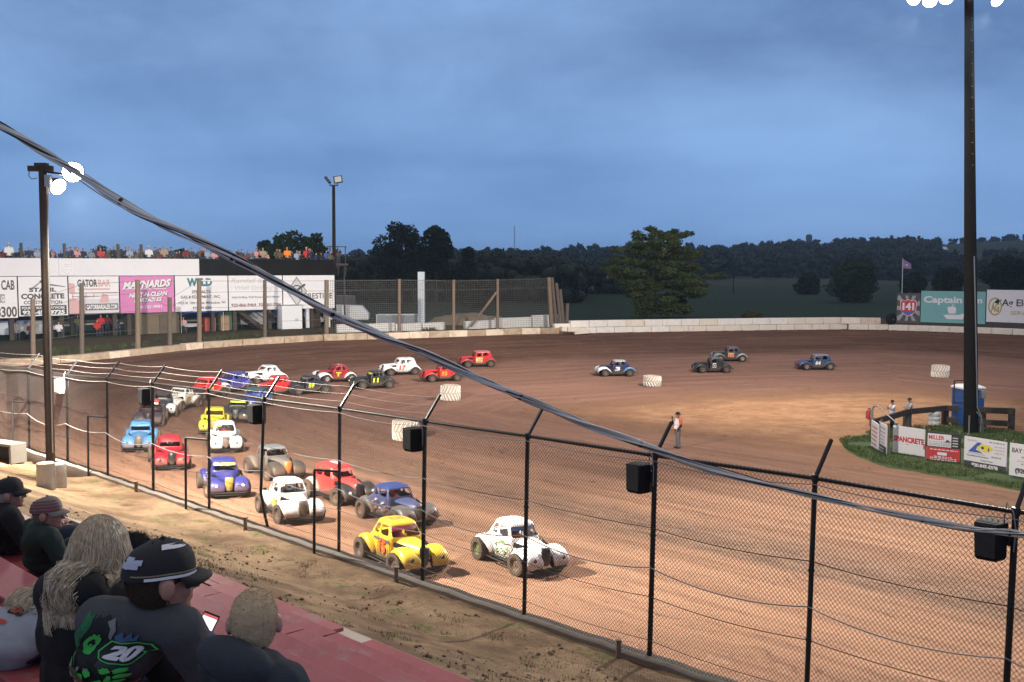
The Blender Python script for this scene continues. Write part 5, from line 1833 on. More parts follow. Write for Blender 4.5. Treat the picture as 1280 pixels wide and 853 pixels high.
def fender_mesh(front, side):
    """one fender: an arched pressing open below"""
    m = MB()
    if front:
        path = [(1.44, .25), (1.485, .36), (1.46, .48), (1.38, .585), (1.25, .66), (1.08, .705), (.90, .70), (.74, .64), (.60, .53), (.48, .40), (.38, .29)]
        inner = [.17, .16, .16, .17, .19, .22, .26, .32, .38, .42, .44]
        outer = [.60, .645, .665, .675, .675, .665, .655, .645, .63, .61, .60]
        drop = [.02, .05, .09, .12, .13, .12, .11, .09, .08, .06, .04]
    else:
        path = [(-.42, .27), (-.50, .42), (-.60, .56), (-.74, .66), (-.90, .695), (-1.07, .67), (-1.22, .59), (-1.34, .47), (-1.44, .36), (-1.52, .29)]
        inner = [.44, .44, .44, .43, .42, .40, .37, .34, .31, .30]
        outer = [.58, .63, .66, .675, .68, .675, .66, .63, .59, .56]
        drop = [.03, .06, .09, .10, .11, .10, .09, .07, .05, .03]
    rings = []
    N = 9
    for i, (x, z) in enumerate(path):
        tx = path[min(i + 1, len(path) - 1)][0] - path[max(i - 1, 0)][0]
        tz = path[min(i + 1, len(path) - 1)][1] - path[max(i - 1, 0)][1]
        l = math.hypot(tx, tz); nx, nz = tz / l, -tx / l
        if nz < 0 and not (front and i < 3) : nx, nz = -nx, -nz
        if front and nx < 0 and i < 3: nx, nz = -nx, -nz
        if not front and i > 6 and nx > 0: nx, nz = -nx, -nz
        r = []
        for k in range(N):
            t = -1 + 2 * k / (N - 1)
            y = (inner[i] + outer[i]) / 2 + (outer[i] - inner[i]) / 2 * math.sin(t * math.pi / 2)
            q = -drop[i] * (abs(t) ** 2.6) * (1.25 if t > 0 else .75)
            r.append(Vector((x + nx * q, side * y, z + nz * q)))
        rings.append(r)
    m.loft(rings, cyc=False)
    o = m.build('tmp', [P_white])
    so = o.modifiers.new('t', 'SOLIDIFY'); so.thickness = .022; so.offset = 0
    sub = o.modifiers.new('s', 'SUBSURF'); sub.levels = 1; sub.render_levels = 1
    me = evald(o)
    me.name = 'car_fender'
    return me


CARM = {'body': {k: car_shell(k) for k in ('coupe', 'sedan', 'square')}, 'ff': {s: fender_mesh(True, s) for s in (-1, 1)}, 'rf': {s: fender_mesh(False, s) for s in (-1, 1)}}


def wheel_meshes():
    q = Matrix.Rotation(R(90), 4, 'X')
    out = {}
    for nm, r, w in (('front', .285, .19), ('rear', .30, .24)):
        m = MB(); m.lathe(tyre_prof(r, w, .165), 28, q, close=True)
        for k in range(26):       # tread blocks
            a = 2 * math.pi * k / 26
            rot = Matrix.Rotation(-a, 3, 'Y')
            for y in (-w * .25, w * .25):
                m.box(rot @ Vector((r - .002, y, 0)), (.02, w * .42, .042), rot=rot)
        out['tyre' + nm] = m.mesh('wheel', [M_black])
        m = MB(); m.lathe([(.02, w * .28), (.05, w * .30), (.055, w * .2), (.12, w * .16), (.135, w * .30), (.166, w * .40), (.172, w * .36), (.16, -.02), (.15, -w * .36), (.172, -w * .38), (.15, -w * .3), (.12, -w * .16), (.02, -w * .2)], 22, q)
        for k in range(5):
            a = 2 * math.pi * k / 5
            for s in (-1, 1):
                m.lathe([(.008, 0), (.008, .02)], 5, Matrix.Translation((math.cos(a) * .035, s * w * .3, math.sin(a) * .035)))
        out['rim' + nm] = m.mesh('rim', [M_steel])
    return out


WM = wheel_meshes()


def grille_mesh(kind):
    m = MB()
    rows = []
    for z, hw, x in ((.27, .07, 1.36), (.36, .10, 1.385), (.5, .125, 1.39), (.62, .135, 1.375), (.70, .125, 1.35), (.735, .10, 1.32)):
        rows.append([Vector((x - .07, -hw - .01, z)), Vector((x - .02, -hw * .75, z)), Vector((x, 0, z)), Vector((x - .02, hw * .75, z)), Vector((x - .07, hw + .01, z))])
    m.loft(rows, cyc=False)
    for k in range(9):
        y = -.09 + .0225 * k
        m.tube([(1.372 - abs(y) * .25, y, .31), (1.392 - abs(y) * .25, y, .52), (1.36 - abs(y) * .25, y, .69)], .004, 4)
    return m.mesh('grille', [M_black], smooth=True)


def frame_mesh():
    """bumper bars, side rails and roll cage"""
    m = MB()
    m.tube([(1.30, -.62, .22), (1.42, -.55, .22), (1.44, .55, .22), (1.30, .62, .22)], .02, 7)
    m.tube([(1.30, -.55, .14), (1.40, -.48, .14), (1.40, .48, .14), (1.30, .55, .14)], .016, 6)
    for y in (-.3, .3):
        m.tube([(1.1, y, .2), (1.43, y, .22)], .016, 6); m.tube([(-1.2, y, .25), (-1.58, y, .27)], .018, 6)
    m.tube([(-1.45, -.5, .27), (-1.60, -.44, .27), (-1.60, .44, .27), (-1.45, .5, .27)], .02, 7)
    for s in (-1, 1):
        m.tube([(.56, s * .54, .2), (.5, s * .68, .2), (-.5, s * .68, .2), (-.56, s * .54, .2)], .022, 7)
        m.box((0, s * .52, .235), (.9, .20, .02))
        m.tube([(.30, s * .40, .3), (.26, s * .40, .78), (.05, s * .34, 1.08), (-.42, s * .34, 1.09), (-.48, s * .40, .3)], .016, 6)
    m.box((.92, 0, .28), (.10, 1.1, .05)); m.box((-.93, 0, .29), (.10, 1.1, .07))
    m.tube([(.05, -.34, 1.08), (.05, .34, 1.08)], .016, 6); m.tube([(-.42, -.34, 1.09), (-.42, .34, 1.09)], .016, 6)
    return m.mesh('bumper_bars', [M_steel])


GM = grille_mesh('a'); FRM = frame_mesh()


def lamp_meshes():
    out = {}
    for s in (-1, 1):
        m = MB(); q = Vector((1, s * .12, .12)).normalized().to_track_quat('Z', 'Y').to_matrix().to_4x4(); q.translation = Vector((1.475, s * .44, .475))
        m.lathe([(.045, -.05), (.055, 0), (.045, .02), (.01, .03)], 12, q)
        out[s] = m.mesh('headlight', [M_black])
    return out


HLM = lamp_meshes()


def dm_mesh():
    m = MB()
    m.ell((-.20, .0, .62), (.16, .22, .24), 12, 8)
    m.tube([(-.2, -.2, .7), (.0, -.24, .55), (.2, -.1, .68)], [.06, .05, .04], 6); m.tube([(-.2, .2, .7), (.0, .24, .55), (.2, .1, .68)], [.06, .05, .04], 6)
    m.ell((-.16, 0, .90), (.10, .095, .11), 12, 8)
    me = m.mesh('t', [M_black])
    o = link('t', me)
    r = o.modifiers.new('r', 'REMESH'); r.mode = 'VOXEL'; r.voxel_size = .025
    me2 = evald(o); me2.name = 'person'
    h = MB(); h.ell((-.15, 0, .925), (.135, .125, .135), 14, 10)
    h2 = MB(); h2.ell((-.115, 0, .92), (.115, .10, .05), 12, 6)
    return me2, h.mesh('helmet', [P_white]), h2.mesh('visor', [M_black])


DRV = dm_mesh()
DIRTY = (.15, .095, .065)
_cp = {}


def cpaint(c, dirt=.25):
    key = tuple(round(v, 3) for v in c) + (dirt,)
    if key not in _cp:
        m = mat('car_paint_%d' % len(_cp), c, .42, 0, .07, 3, 0, dirt=dirt, dirtcol=DIRTY, dscale=3.2)
        _cp[key] = m
        nt = m.node_tree; L = nt.links.new; b = nt.nodes['Principled BSDF']
        src = b.inputs['Base Color'].links[0].from_socket
        tc = nd(nt, 'ShaderNodeTexCoord'); sx = nd(nt, 'ShaderNodeSeparateXYZ'); L(tc.outputs['Object'], sx.inputs[0])
        n1 = nd(nt, 'ShaderNodeTexNoise', Scale=4.5, Detail=9.0, Roughness=.8); L(tc.outputs['Object'], n1.inputs['Vector'])
        n2 = nd(nt, 'ShaderNodeTexNoise', Scale=34.0, Detail=3.0, Roughness=.6); L(tc.outputs['Object'], n2.inputs['Vector'])
        # mud thrown up over the sills and wings, and a scatter of specks
        a = nd(nt, 'ShaderNodeMapRange'); L(sx.outputs[2], a.inputs[0]); a.inputs[1].default_value = .62; a.inputs[2].default_value = .22; a.inputs[3].default_value = 0.0; a.inputs[4].default_value = .55
        s_ = nd(nt, 'ShaderNodeMath', operation='ADD'); L(a.outputs[0], s_.inputs[0]); L(n1.outputs['Fac'], s_.inputs[1])
        q = nd(nt, 'ShaderNodeMapRange'); L(s_.outputs[0], q.inputs[0]); q.inputs[1].default_value = .60; q.inputs[2].default_value = .92; q.inputs[4].default_value = min(.9, .45 + dirt * 1.3)
        sp_ = nd(nt, 'ShaderNodeMapRange'); L(n2.outputs['Fac'], sp_.inputs[0]); sp_.inputs[1].default_value = .66; sp_.inputs[2].default_value = .70; sp_.inputs[4].default_value = min(.8, .3 + dirt)
        mxf = nd(nt, 'ShaderNodeMath', operation='MAXIMUM'); L(q.outputs[0], mxf.inputs[0]); L(sp_.outputs[0], mxf.inputs[1])
        mx = nd(nt, 'ShaderNodeMix', data_type='RGBA'); L(mxf.outputs[0], mx.inputs[0]); L(src, mx.inputs[6]); mx.inputs[7].default_value = c4(DIRTY)
        L(mx.outputs[2], b.inputs['Base Color'])
        r_ = nd(nt, 'ShaderNodeMapRange'); L(mxf.outputs[0], r_.inputs[0]); r_.inputs[3].default_value = .4; r_.inputs[4].default_value = .9; L(r_.outputs[0], b.inputs['Roughness'])
    return _cp[key]


M_tyreb = [mat('tyre_dusty', (.085, .062, .047), .95, 0, .3, 9, .3, 40), mat('tyre_dark', (.04, .034, .03), .9, 0, .3, 9, .3, 40)]
M_grl = {}
W_ = (.80, .79, .77); K_ = (.016, .016, .018); Y_ = (.66, .45, .03); Rd = (.52, .02, .025); B_l = (.04, .07, .38)


def car(kind, px, py, head, label, body, roof=None, fen=None, grille=K_, rim=(.05, .05, .05), num=None, numc=K_, numbg=None, rooftxt=None, rooftc=Rd, visor=None, hl=True, dirt=.25, ty=0, driver=None, extra=None, scale=1.0, rear_fen=None, front_dark=False, numpos=(-.02, .55), numsz=(.42, .30)):
    g = ground(px, py)
    m4 = gframe(g.x, g.y, R(head))
    # py marks the tyres on the near side; the centre lies half a track further
    d = Vector((g.x, g.y)).normalized() * .45
    m4 = gframe(g.x + d.x, g.y + d.y, R(head))
    c = thing('race_car', label, 'race car', m4=m4, group='small vintage race cars on the dirt track')
    roof = roof or body; fen = fen or body; rear_fen = rear_fen or fen
    b = link('car_body', CARM['body'][kind], c)
    slot(b, 0, cpaint(body, dirt)); slot(b, 1, cpaint(roof, dirt * .5)); slot(b, 2, M_black)
    for s in (-1, 1):
        f = link('front_fender', CARM['ff'][s], c); slot(f, 0, cpaint(fen, dirt))
        f = link('rear_fender', CARM['rf'][s], c); slot(f, 0, cpaint(rear_fen, dirt))
    gr = link('grille', GM, c); slot(gr, 0, cpaint(grille, dirt * .6))
    link('bumper_bars', FRM, c)
    for nm, x, y in (('front', .92, .63), ('rear', -.93, .66)):
        for s in (-1, 1):
            w = link('wheel', WM['tyre' + nm], c); w.location = (x, s * y, .29 if nm == 'front' else .30)
            steer = R(8) if nm == 'front' else 0
            w.rotation_euler = (0, 0, steer + (0 if s > 0 else 0)); slot(w, 0, M_tyreb[ty])
            r = link('rim', WM['rim' + nm], w); slot(r, 0, cpaint(rim if not (front_dark and nm == 'front') else (.04, .035, .03), dirt * 1.3))
            if s < 0: r.rotation_euler = (0, 0, math.pi)
    if hl:
        for s in (-1, 1):
            h = link('headlight', HLM[s], c); slot(h, 0, cpaint((.1, .02, .02) if hl == 'r' else (K_ if hl is True else W_), 0))
    if visor:
        zt = {'coupe': 1.06, 'sedan': 1.08, 'square': 1.03}[kind]
        xs = {'coupe': (.205, .255), 'sedan': (.222, .272), 'square': (.212, .245)}[kind]
        v = MB()
        rows = []
        for z, x in ((zt, xs[0] + .012), (zt - .085, xs[1] + .018)):
            rows.append([Vector((x - .085, -.385, z)), Vector((x - .02, -.30, z)), Vector((x, 0, z)), Vector((x - .02, .30, z)), Vector((x - .085, .385, z))])
        v.loft(rows, cyc=False); v.build('windscreen_banner', cpaint(visor, .05), c)
    if num is not None:
        yb = .515
        for s in (-1, 1):
            q = MB()
            M_ = Matrix.Translation((numpos[0], s * (yb + .004), numpos[1])) @ Matrix.Rotation(R(90), 4, 'X')
            if s > 0: M_ = Matrix.Translation((numpos[0], s * (yb + .004), numpos[1])) @ Matrix.Rotation(math.pi, 4, 'Z') @ Matrix.Rotation(R(90), 4, 'X')
            if numbg: q.rect(-numsz[0] * .6, -numsz[1] * .62, numsz[0] * .6, numsz[1] * .62, M_, 1)
            q.text(num, numsz[0], numsz[1], M_ @ Matrix.Translation((0, 0, .004)), 0, .05, .1)
            q.build('door_number', [cpaint(numc, .08), cpaint(numbg or W_, .1)], c, smooth=False)
    if rooftxt:
        zt = {'coupe': 1.17, 'sedan': 1.19, 'square': 1.13}[kind]
        cx = {'coupe': -.28, 'sedan': -.4, 'square': -.22}[kind]
        q = MB(); q.text(rooftxt, .34, .46, Matrix.Translation((cx, 0, zt + .004)) @ Matrix.Rotation(R(0), 4, 'Z'), 0, .05)
        q.build('roof_number', cpaint(rooftc, .08), c, smooth=False)
    if extra:
        extra(c)
    if driver:
        hc, lab = driver
        p = link('person', DRV[0], None); p.matrix_world = m4
        p.data.materials.clear() if False else None
        slot(p, 0, mat('driver_suit_%s' % ('k' if sum(hc) < 1 else 'w'), (.03, .03, .04) if sum(hc) > 1 else (.25, .04, .04), .8))
        tag(p, lab, 'person', 'drivers in the race cars')
        h = link('helmet', DRV[1], p); slot(h, 0, cpaint(hc, .0)); link('visor', DRV[2], h)
    return c


def stripes(col, z0=.62, z1=.70, x0=-.55, x1=.30):
    def f(c):
        q = MB()
        for s in (-1, 1):
            q.add([(x0, s * .522, z0), (x1, s * .500, z0), (x1, s * .496, z1), (x0, s * .518, z1)], [(0, 1, 2, 3)])
        q.build('side_stripe', cpaint(col, .2), c, smooth=False)
    return f


def speckle(cols, seed):
    def f(c):
        rg = random.Random(seed); q = MB()
        for s in (-1, 1):
            for k in range(16):
                x = rg.uniform(-.55, .35); z = rg.uniform(.36, .70); w = rg.uniform(.03, .09); hh = rg.uniform(.015, .05); y = s * (.523 + .0004 * k)
                q.add([(x - w, y, z - hh), (x + w, y, z - hh * .3), (x + w * .8, y, z + hh), (x - w * .7, y, z + hh * .6)], [(0, 1, 2, 3)], k % len(cols))
        q.build('sponsor_decals', [cpaint(k, .15) for k in cols], c, smooth=False)
    return f


def roofstripe(col, wy=.12, y0=0, kind='sedan'):
    def f(c):
        cx = {'coupe': -.28, 'sedan': -.4, 'square': -.22}[kind]; zt = {'coupe': 1.17, 'sedan': 1.19, 'square': 1.13}[kind]
        q = MB(); q.add([(cx - .3, y0 - wy, zt + .003), (cx + .3, y0 - wy, zt + .003), (cx + .3, y0 + wy, zt + .003), (cx - .3, y0 + wy, zt + .003)], [(0, 1, 2, 3)]); q.build('roof_stripe', cpaint(col, .1), c, smooth=False)
    return f


GRN = (.10, .42, .06)
car('coupe', 648, 711, -58, 'white race car with green rear wheel rims and black grille, leading the front row', W_, grille=K_, rim=GRN, front_dark=True, visor=(.03, .05, .12), hl='r', dirt=.2, extra=speckle([GRN, (.15, .3, .1), W_], 3), driver=((.1, .1, .1), 'driver in dark helmet inside the leading white race car'))
car('coupe', 500, 711, -56, 'bright yellow race car with a red door number and dark wheels', Y_, grille=K_, num='15', numc=(.75, .10, .03), numsz=(.36, .34), numpos=(-.05, .52), rooftxt='15', rooftc=(.75, .12, .04), visor=(.25, .02, .08), dirt=.15, extra=stripes((.10, .10, .14), .655, .72), driver=((.6, .1, .1), 'driver in red helmet inside the yellow race car'))
car('square', 495, 655, -52, 'dusty blue and grey race car running outside the bright yellow one', (.06, .08, .20), roof=(.035, .06, .22), fen=(.12, .115, .12), grille=(.10, .09, .09), dirt=.42, hl='r', extra=speckle([(.5, .5, .5), (.35, .2, .05), (.5, .1, .1)], 5), rim=(.10, .08, .06), driver=((.6, .08, .05), 'driver in red helmet inside the dusty blue and grey race car'))
car('coupe', 362, 649, -60, 'white race car with yellow flame marks on the door and dark grille stripe', W_, grille=(.10, .07, .05), dirt=.3, num='6', numc=(.75, .65, .08), numpos=(.05, .5), rooftxt='6', rooftc=(.75, .65, .15), hl=False, driver=((.8, .8, .8), 'driver in white helmet inside the white car with yellow door flames'))
car('sedan', 424, 627, -50, 'bright red sedan race car with white roof stripes and black front fenders', (.55, .045, .04), fen=(.025, .024, .026), rear_fen=(.55, .35, .30), grille=K_, dirt=.22, hl='w', extra=roofstripe(W_, .1, .1), visor=(.65, .1, .1), driver=((.2, .3, .25), 'driver in grey green helmet inside the red car with white roof stripes'))
car('square', 343, 597, -54, 'grey bare-bodied race car with an orange grille surround', (.15, .135, .125), roof=(.17, .18, .19), fen=(.055, .048, .042), rear_fen=(.16, .14, .12), grille=(.62, .16, .03), dirt=.4, rim=(.2, .17, .14), hl=False, driver=((.5, .5, .5), 'driver in pale helmet inside the grey race car with orange grille'))
car('coupe', 279, 618, -66, 'royal blue race car with a gold grille and yellow banner', (.028, .03, .17), grille=(.36, .24, .05), visor=(.75, .70, .15), dirt=.12, rim=(.35, .28, .2), hl='w', extra=speckle([(.75, .7, .1), (.6, .6, .7)], 8), driver=((.55, .45, .2), 'driver in tan helmet inside the royal blue race car'))
car('coupe', 212, 584, -68, 'dark red race car with a black grille behind the fence', (.30, .012, .02), grille=K_, dirt=.12, visor=(.42, .02, .03), extra=speckle([(.7, .6, .2), (.6, .6, .6)], 9), driver=((.75, .7, .6), 'driver in cream helmet inside the dark red race car'))
car('coupe', 176, 562, -74, 'light blue race car with a dusty dark grille', (.075, .21, .42), grille=(.12, .10, .09), dirt=.25, hl=True, visor=(.10, .25, .45), ty=0)
car('coupe', 281, 563, -72, 'white race car with a brown grille just ahead of a yellow one', W_, grille=(.16, .12, .10), dirt=.14, driver=((.1, .1, .1), 'driver in black helmet inside the white car with a brown grille'))
car('square', 268, 541, -76, 'yellow square-roofed race car tucked behind a white one', (.75, .62, .02), fen=(.7, .58, .04), grille=(.3, .25, .05), dirt=.12)
car('square', 297, 527, -80, 'black race car with a bright yellow windscreen banner in the middle of the pack', (.02, .03, .028), fen=(.03, .032, .03), grille=(.06, .06, .06), visor=(.62, .72, .05), dirt=.22, hl='w', ty=1)
car('coupe', 188, 531, -76, 'red roofed dark race car with white stripes behind the light blue one', (.05, .02, .025), roof=(.55, .10, .10), fen=(.05, .04, .05), grille=K_, dirt=.2, visor=(.8, .75, .7))
car('coupe', 203, 519, -72, 'black and white race car with white fenders partly behind a speaker', (.05, .055, .07), fen=(.78, .77, .76), grille=K_, dirt=.18)
car('coupe', 224, 512, -100, 'white race car with orange bonnet stripes and a dark grille', (.72, .70, .66), grille=(.12, .09, .07), fen=(.72, .69, .64), dirt=.25, num='8', numc=(.6, .25, .03), hl='r')
car('sedan', 255, 499, -112, 'red race car with a yellow bonnet flash following the orange striped white one', (.55, .035, .03), fen=(.03, .028, .03), rear_fen=(.5, .04, .03), grille=K_, dirt=.2, ty=1, num='22', numc=(.75, .6, .05))
car('sedan', 288, 491, -120, 'violet blue sedan race car with white nose', (.05, .055, .25), fen=(.66, .66, .68), rear_fen=(.1, .1, .4), grille=(.3, .3, .32), dirt=.14)
car('square', 318, 511, -100, 'deep blue race car with a dark teal roof beside a hanging speaker', (.05, .08, .30), roof=(.03, .09, .10), fen=(.04, .06, .2), grille=K_, dirt=.2, hl='w')
car('coupe', 343, 495, 228, 'small red race car with black wheels low behind the barbed wire', (.55, .03, .03), fen=(.05, .02, .02), grille=K_, dirt=.18, ty=1)
car('coupe', 331, 480, 222, 'white race car with black grille entering the bend beside dark cars', (.76, .75, .74), grille=K_, rim=(.06, .05, .05), dirt=.14, ty=1, extra=roofstripe((.3, .32, .36), .12, 0, 'coupe'))
car('square', 384, 493, 218, 'black race car with yellow green door number ahead of a white and red one', (.02, .02, .03), fen=(.03, .025, .035), grille=K_, num='59', numc=(.55, .72, .05), dirt=.14, ty=1, visor=(.15, .17, .16))
car('coupe', 418, 478, 218, 'white fendered maroon race car with a big yellow T on the door', (.30, .02, .03), roof=(.30, .02, .03), fen=(.78, .76, .74), grille=K_, num='T', numc=(.8, .6, .03), rim=(.55, .5, .45), dirt=.1, rooftxt='T', rooftc=(.6, .68, .4), ty=1)
car('square', 466, 486, 208, 'low black race car with a lime windscreen banner and yellow number', (.02, .021, .02), fen=(.024, .024, .024), grille=K_, num='11', numc=(.62, .75, .06), visor=(.55, .70, .05), dirt=.1, ty=1, hl='w')
car('sedan', 500, 469, 206, 'white sedan race car with a large red number 17', W_, grille=K_, num='17', numc=(.78, .09, .03), numsz=(.5, .34), dirt=.06, ty=1, rooftxt='17', rooftc=(.7, .3, .35))
car('square', 552, 477, 204, 'low red race car with an orange number followed by a white tyre marker', (.55, .025, .02), roof=(.05, .04, .045), fen=(.48, .025, .025), grille=K_, num='53', numc=(.78, .33, .03), dirt=.12, ty=1)
car('sedan', 596, 459, 200, 'red sedan race car with a pale yellow door panel, highest on the bank', (.45, .025, .025), roof=(.5, .12, .12), fen=(.40, .02, .03), grille=K_, num='28', numc=(.7, .25, .03), numbg=(.75, .68, .35), dirt=.1, ty=1)
car('coupe', 769, 470.5, 190, 'dark blue race car with white nose and number 3, light blue tail', (.02, .028, .07), fen=(.76, .75, .72), rear_fen=(.10, .26, .50), grille=(.5, .5, .48), num='3', numc=W_, dirt=.08, ty=1, roof=(.35, .36, .38), hl=False)
car('square', 890, 466, 186, 'black race car with number 0 in a white square', K_, grille=K_, num='0', numc=K_, numbg=W_, numsz=(.22, .28), dirt=.08, ty=1, roof=(.05, .06, .07), extra=roofstripe((.05, .45, .40), .14, .1, 'square'))
car('coupe', 911, 452, 185, 'grey and black race car with a pink door patch behind the number 0 car', (.06, .055, .06), roof=(.10, .07, .09), fen=(.2, .19, .19), rear_fen=(.36, .34, .33), grille=K_, num='14', numc=(.75, .10, .25), numbg=(.6, .42, .1), dirt=.1, rim=(.5, .47, .43), ty=1)
car('sedan', 1019, 462.5, 184, 'slate blue sedan race car with white number 64 alone on the bank', (.035, .06, .12), roof=(.14, .17, .22), fen=(.03, .07, .17), grille=(.25, .04, .03), num='64', numc=W_, rim=(.42, .36, .3), dirt=.18, ty=1)

# white tractor tyres that mark the inner edge
M_tw = mat('tyre_whitewash', (.74, .71, .66), .85, 0, .10, 5, .2, 30, dirt=.1, dirtcol=(.4, .3, .2))
M_tgroove = mat('tyre_groove', (.44, .37, .30), .95, 0, .3, 6)
M_tin = mat('tyre_inside', (.05, .045, .04), .95)


def tractor_tyre(px, py, w_m, h_m, label, rings=1, seed=0):
    g = ground(px, py); d = Vector((g.x, g.y)).normalized() * w_m * .45
    x, y = g.x + d.x, g.y + d.y
    T_ = thing('tractor_tyre', label, 'tyre', (x, y, gz(x, y) - .03), seed, 'white tyre markers on the infield edge')
    T_.rotation_euler = (R(1.5 * math.sin(seed * 3)), R(2 * math.cos(seed)), seed)
    r = w_m / 2
    hh = h_m / rings
    for q in range(rings):
        z0 = q * hh
        m = MB()
        prof = [(r * .62, .02), (r * .8, 0), (r * .93, hh * .06), (r * .965, hh * .2), (r * .975, hh * .5), (r * .965, hh * .8), (r * .93, hh * .94), (r * .8, hh), (r * .62, hh - .02), (r * .55, hh * .7), (r * .55, hh * .3)]
        m.lathe([(a, b + z0) for a, b in prof], 40, close=True)
        m.lathe([(r * .62, hh + z0), (r * .8, hh + z0 + .006), (r * .95, hh * .95 + z0 + .006)], 40, mi=1) if False else None
        n = 18
        for k in range(n):
            for up in (0, 1):
                a0 = 2 * math.pi * (k + .5 * up) / n; a1 = a0 + 2 * math.pi / n * .95
                za, zb_ = (hh * .47, hh * .06) if not up else (hh * .53, hh * .94)
                pts = []
                for t in (0, .33, .66, 1):
                    a = a0 + (a1 - a0) * t; z = za + (zb_ - za) * t
                    rr_ = r * (1.0 - .02 * t)
                    pts.append(Vector((math.cos(a) * rr_, math.sin(a) * rr_, z + z0)))
                m.tube(pts, [.042, .042, .042, .03], 5, mi=1)
        m.build('tyre_casing', [M_tgroove, M_tw], T_)
    m = MB(); m.lathe([(r * .56, h_m * .25), (r * .56, h_m * .75)], 24); m.build('filling', M_tin, T_)


tractor_tyre(563, 502, 1.18, .98, 'white chevron-treaded tractor tyre beside the low red race car', 1, 1)
tractor_tyre(507, 552, 1.2, .98, 'larger looking white tractor tyre half hidden by a fence speaker', 1, 2)
tractor_tyre(815, 484, 1.18, .76, 'white tractor tyre lying by the dark blue number 3 car', 1, 3)
tractor_tyre(1175, 473, 1.2, .95, 'white tractor tyre standing near the tall infield pole', 1, 4)
# ------------------------------------------------------------------ grass island with its signs
GY = [(1046, 552), (1060, 568), (1100, 583), (1160, 594), (1230, 605), (1290, 617), (1400, 640), (1420, 560), (1290, 545), (1262, 540), (1200, 533), (1135, 535), (1085, 541)]
gp = [ground(*p) for p in GY]
cen = sum(gp, Vector()) / len(gp)
m = MB()
ring0 = [Vector((p.x, p.y, gz(p.x, p.y) - .03)) for p in gp]
def dense(r):
    out = []
    for i in range(len(r)):
        a, b = r[i], r[(i + 1) % len(r)]
        for k in range(4): out.append(a.lerp(b, k / 4) + Vector((noise.noise(a * .7 + Vector((k, 0, 0))) * .3, noise.noise(b * .9 + Vector((0, k, 0))) * .3, 0)))
    return out
ring0 = dense(ring0)
ring1 = [p.lerp(Vector((cen.x, cen.y, p.z)), .05) + Vector((0, 0, .11)) for p in ring0]
ring2 = [p.lerp(Vector((cen.x, cen.y, p.z)), .5) + Vector((0, 0, .13)) for p in ring0]
ring3 = [p.lerp(Vector((cen.x, cen.y, p.z)), .97) + Vector((0, 0, .14)) for p in ring0]
m.loft([ring0, ring1, ring2, ring3], cap=False)
M_turf = mat('turf', (.045, .075, .02), .95, 0, .45, 1.3, .5, 20, dirt=.3, dirtcol=(.14, .10, .05), dscale=.8)
tag(m.build('lawn', M_turf), kind='structure')
rg = np.random.default_rng(7)
poly = np.array([(p.x, p.y) for p in ring0])
pts = rg.uniform(poly.min(0), poly.max(0), (70000, 2))
ins = np.zeros(len(pts), bool)
for i in range(len(poly)):
    a = poly[i]; b = poly[(i + 1) % len(poly)]
    c = ((a[1] > pts[:, 1]) != (b[1] > pts[:, 1])) & (pts[:, 0] < (b[0] - a[0]) * (pts[:, 1] - a[1]) / (b[1] - a[1] + 1e-9) + a[0]); ins ^= c
pts = pts[ins]
nz_ = np.array([noise.noise(Vector((p[0] * .5, p[1] * .5, 0))) for p in pts])
pts = pts[nz_ > -.28]
k = len(pts)
bz = hgt(pts[:, 0], pts[:, 1]) + .08
th = rg.random(k) * 6.28; hh = .07 + .09 * rg.random(k); w = .012; ln = .06
V = np.stack([np.stack([pts[:, 0] - np.cos(th) * w, pts[:, 1] - np.sin(th) * w, bz], -1), np.stack([pts[:, 0] + np.cos(th) * w, pts[:, 1] + np.sin(th) * w, bz], -1), np.stack([pts[:, 0] + rg.normal(0, ln, k), pts[:, 1] + rg.normal(0, ln, k), bz + hh], -1)], 1).reshape(-1, 3)
me = bpy.data.meshes.new('grass'); fast_mesh(me, V, np.arange(len(V)).reshape(-1, 3), False); me.materials.append(leaf_mat('lawn_blade', (.04, .075, .016), (.085, .125, .03), 1.2))
tag(link('grass', me), kind='stuff')


def island_sign(pa, pb_, label, base, ptop):
    """bottom corners in the photograph, and the row of the first top corner"""
    a = ground(pa[0], pa[1]); b = ground(pb_[0], pb_[1])
    a = a + Vector((0, 0, .0)); 
    t = at(pa[0], ptop, a.y)
    h = t.z - a.z
    d = Vector((b.x - a.x, b.y - a.y, 0)); w = d.length; d.normalize()
    m4 = Matrix((d, Vector((0, 0, 1)), Vector((d.y, -d.x, 0)))).transposed().to_4x4()
    c = (a + b) / 2
    m4.translation = Vector((c.x, c.y, (a.z + b.z) / 2 + h / 2 + .06))
    s = Sign('infield_sign', label, m4, w, h, base, .04, 'signs round the infield island')
    for x in (-.44, .44):
        q = MB(); q.box((x * w, -.15, -.09), (.09, h + .5, .09)); q.build('leg', M_woodp, s.root, smooth=False)
    return s


def lines(s, u0, u1, vs, c, hh=.03, seed=0):
    """lines of print too small to read"""
    rg = random.Random(seed)
    for v in vs:
        u = u0
        while u < u1 - .02:
            w = rg.uniform(.03, .11); s.rect(u, v - hh / 2, min(u + w, u1), v + hh / 2, c); u += w + .025


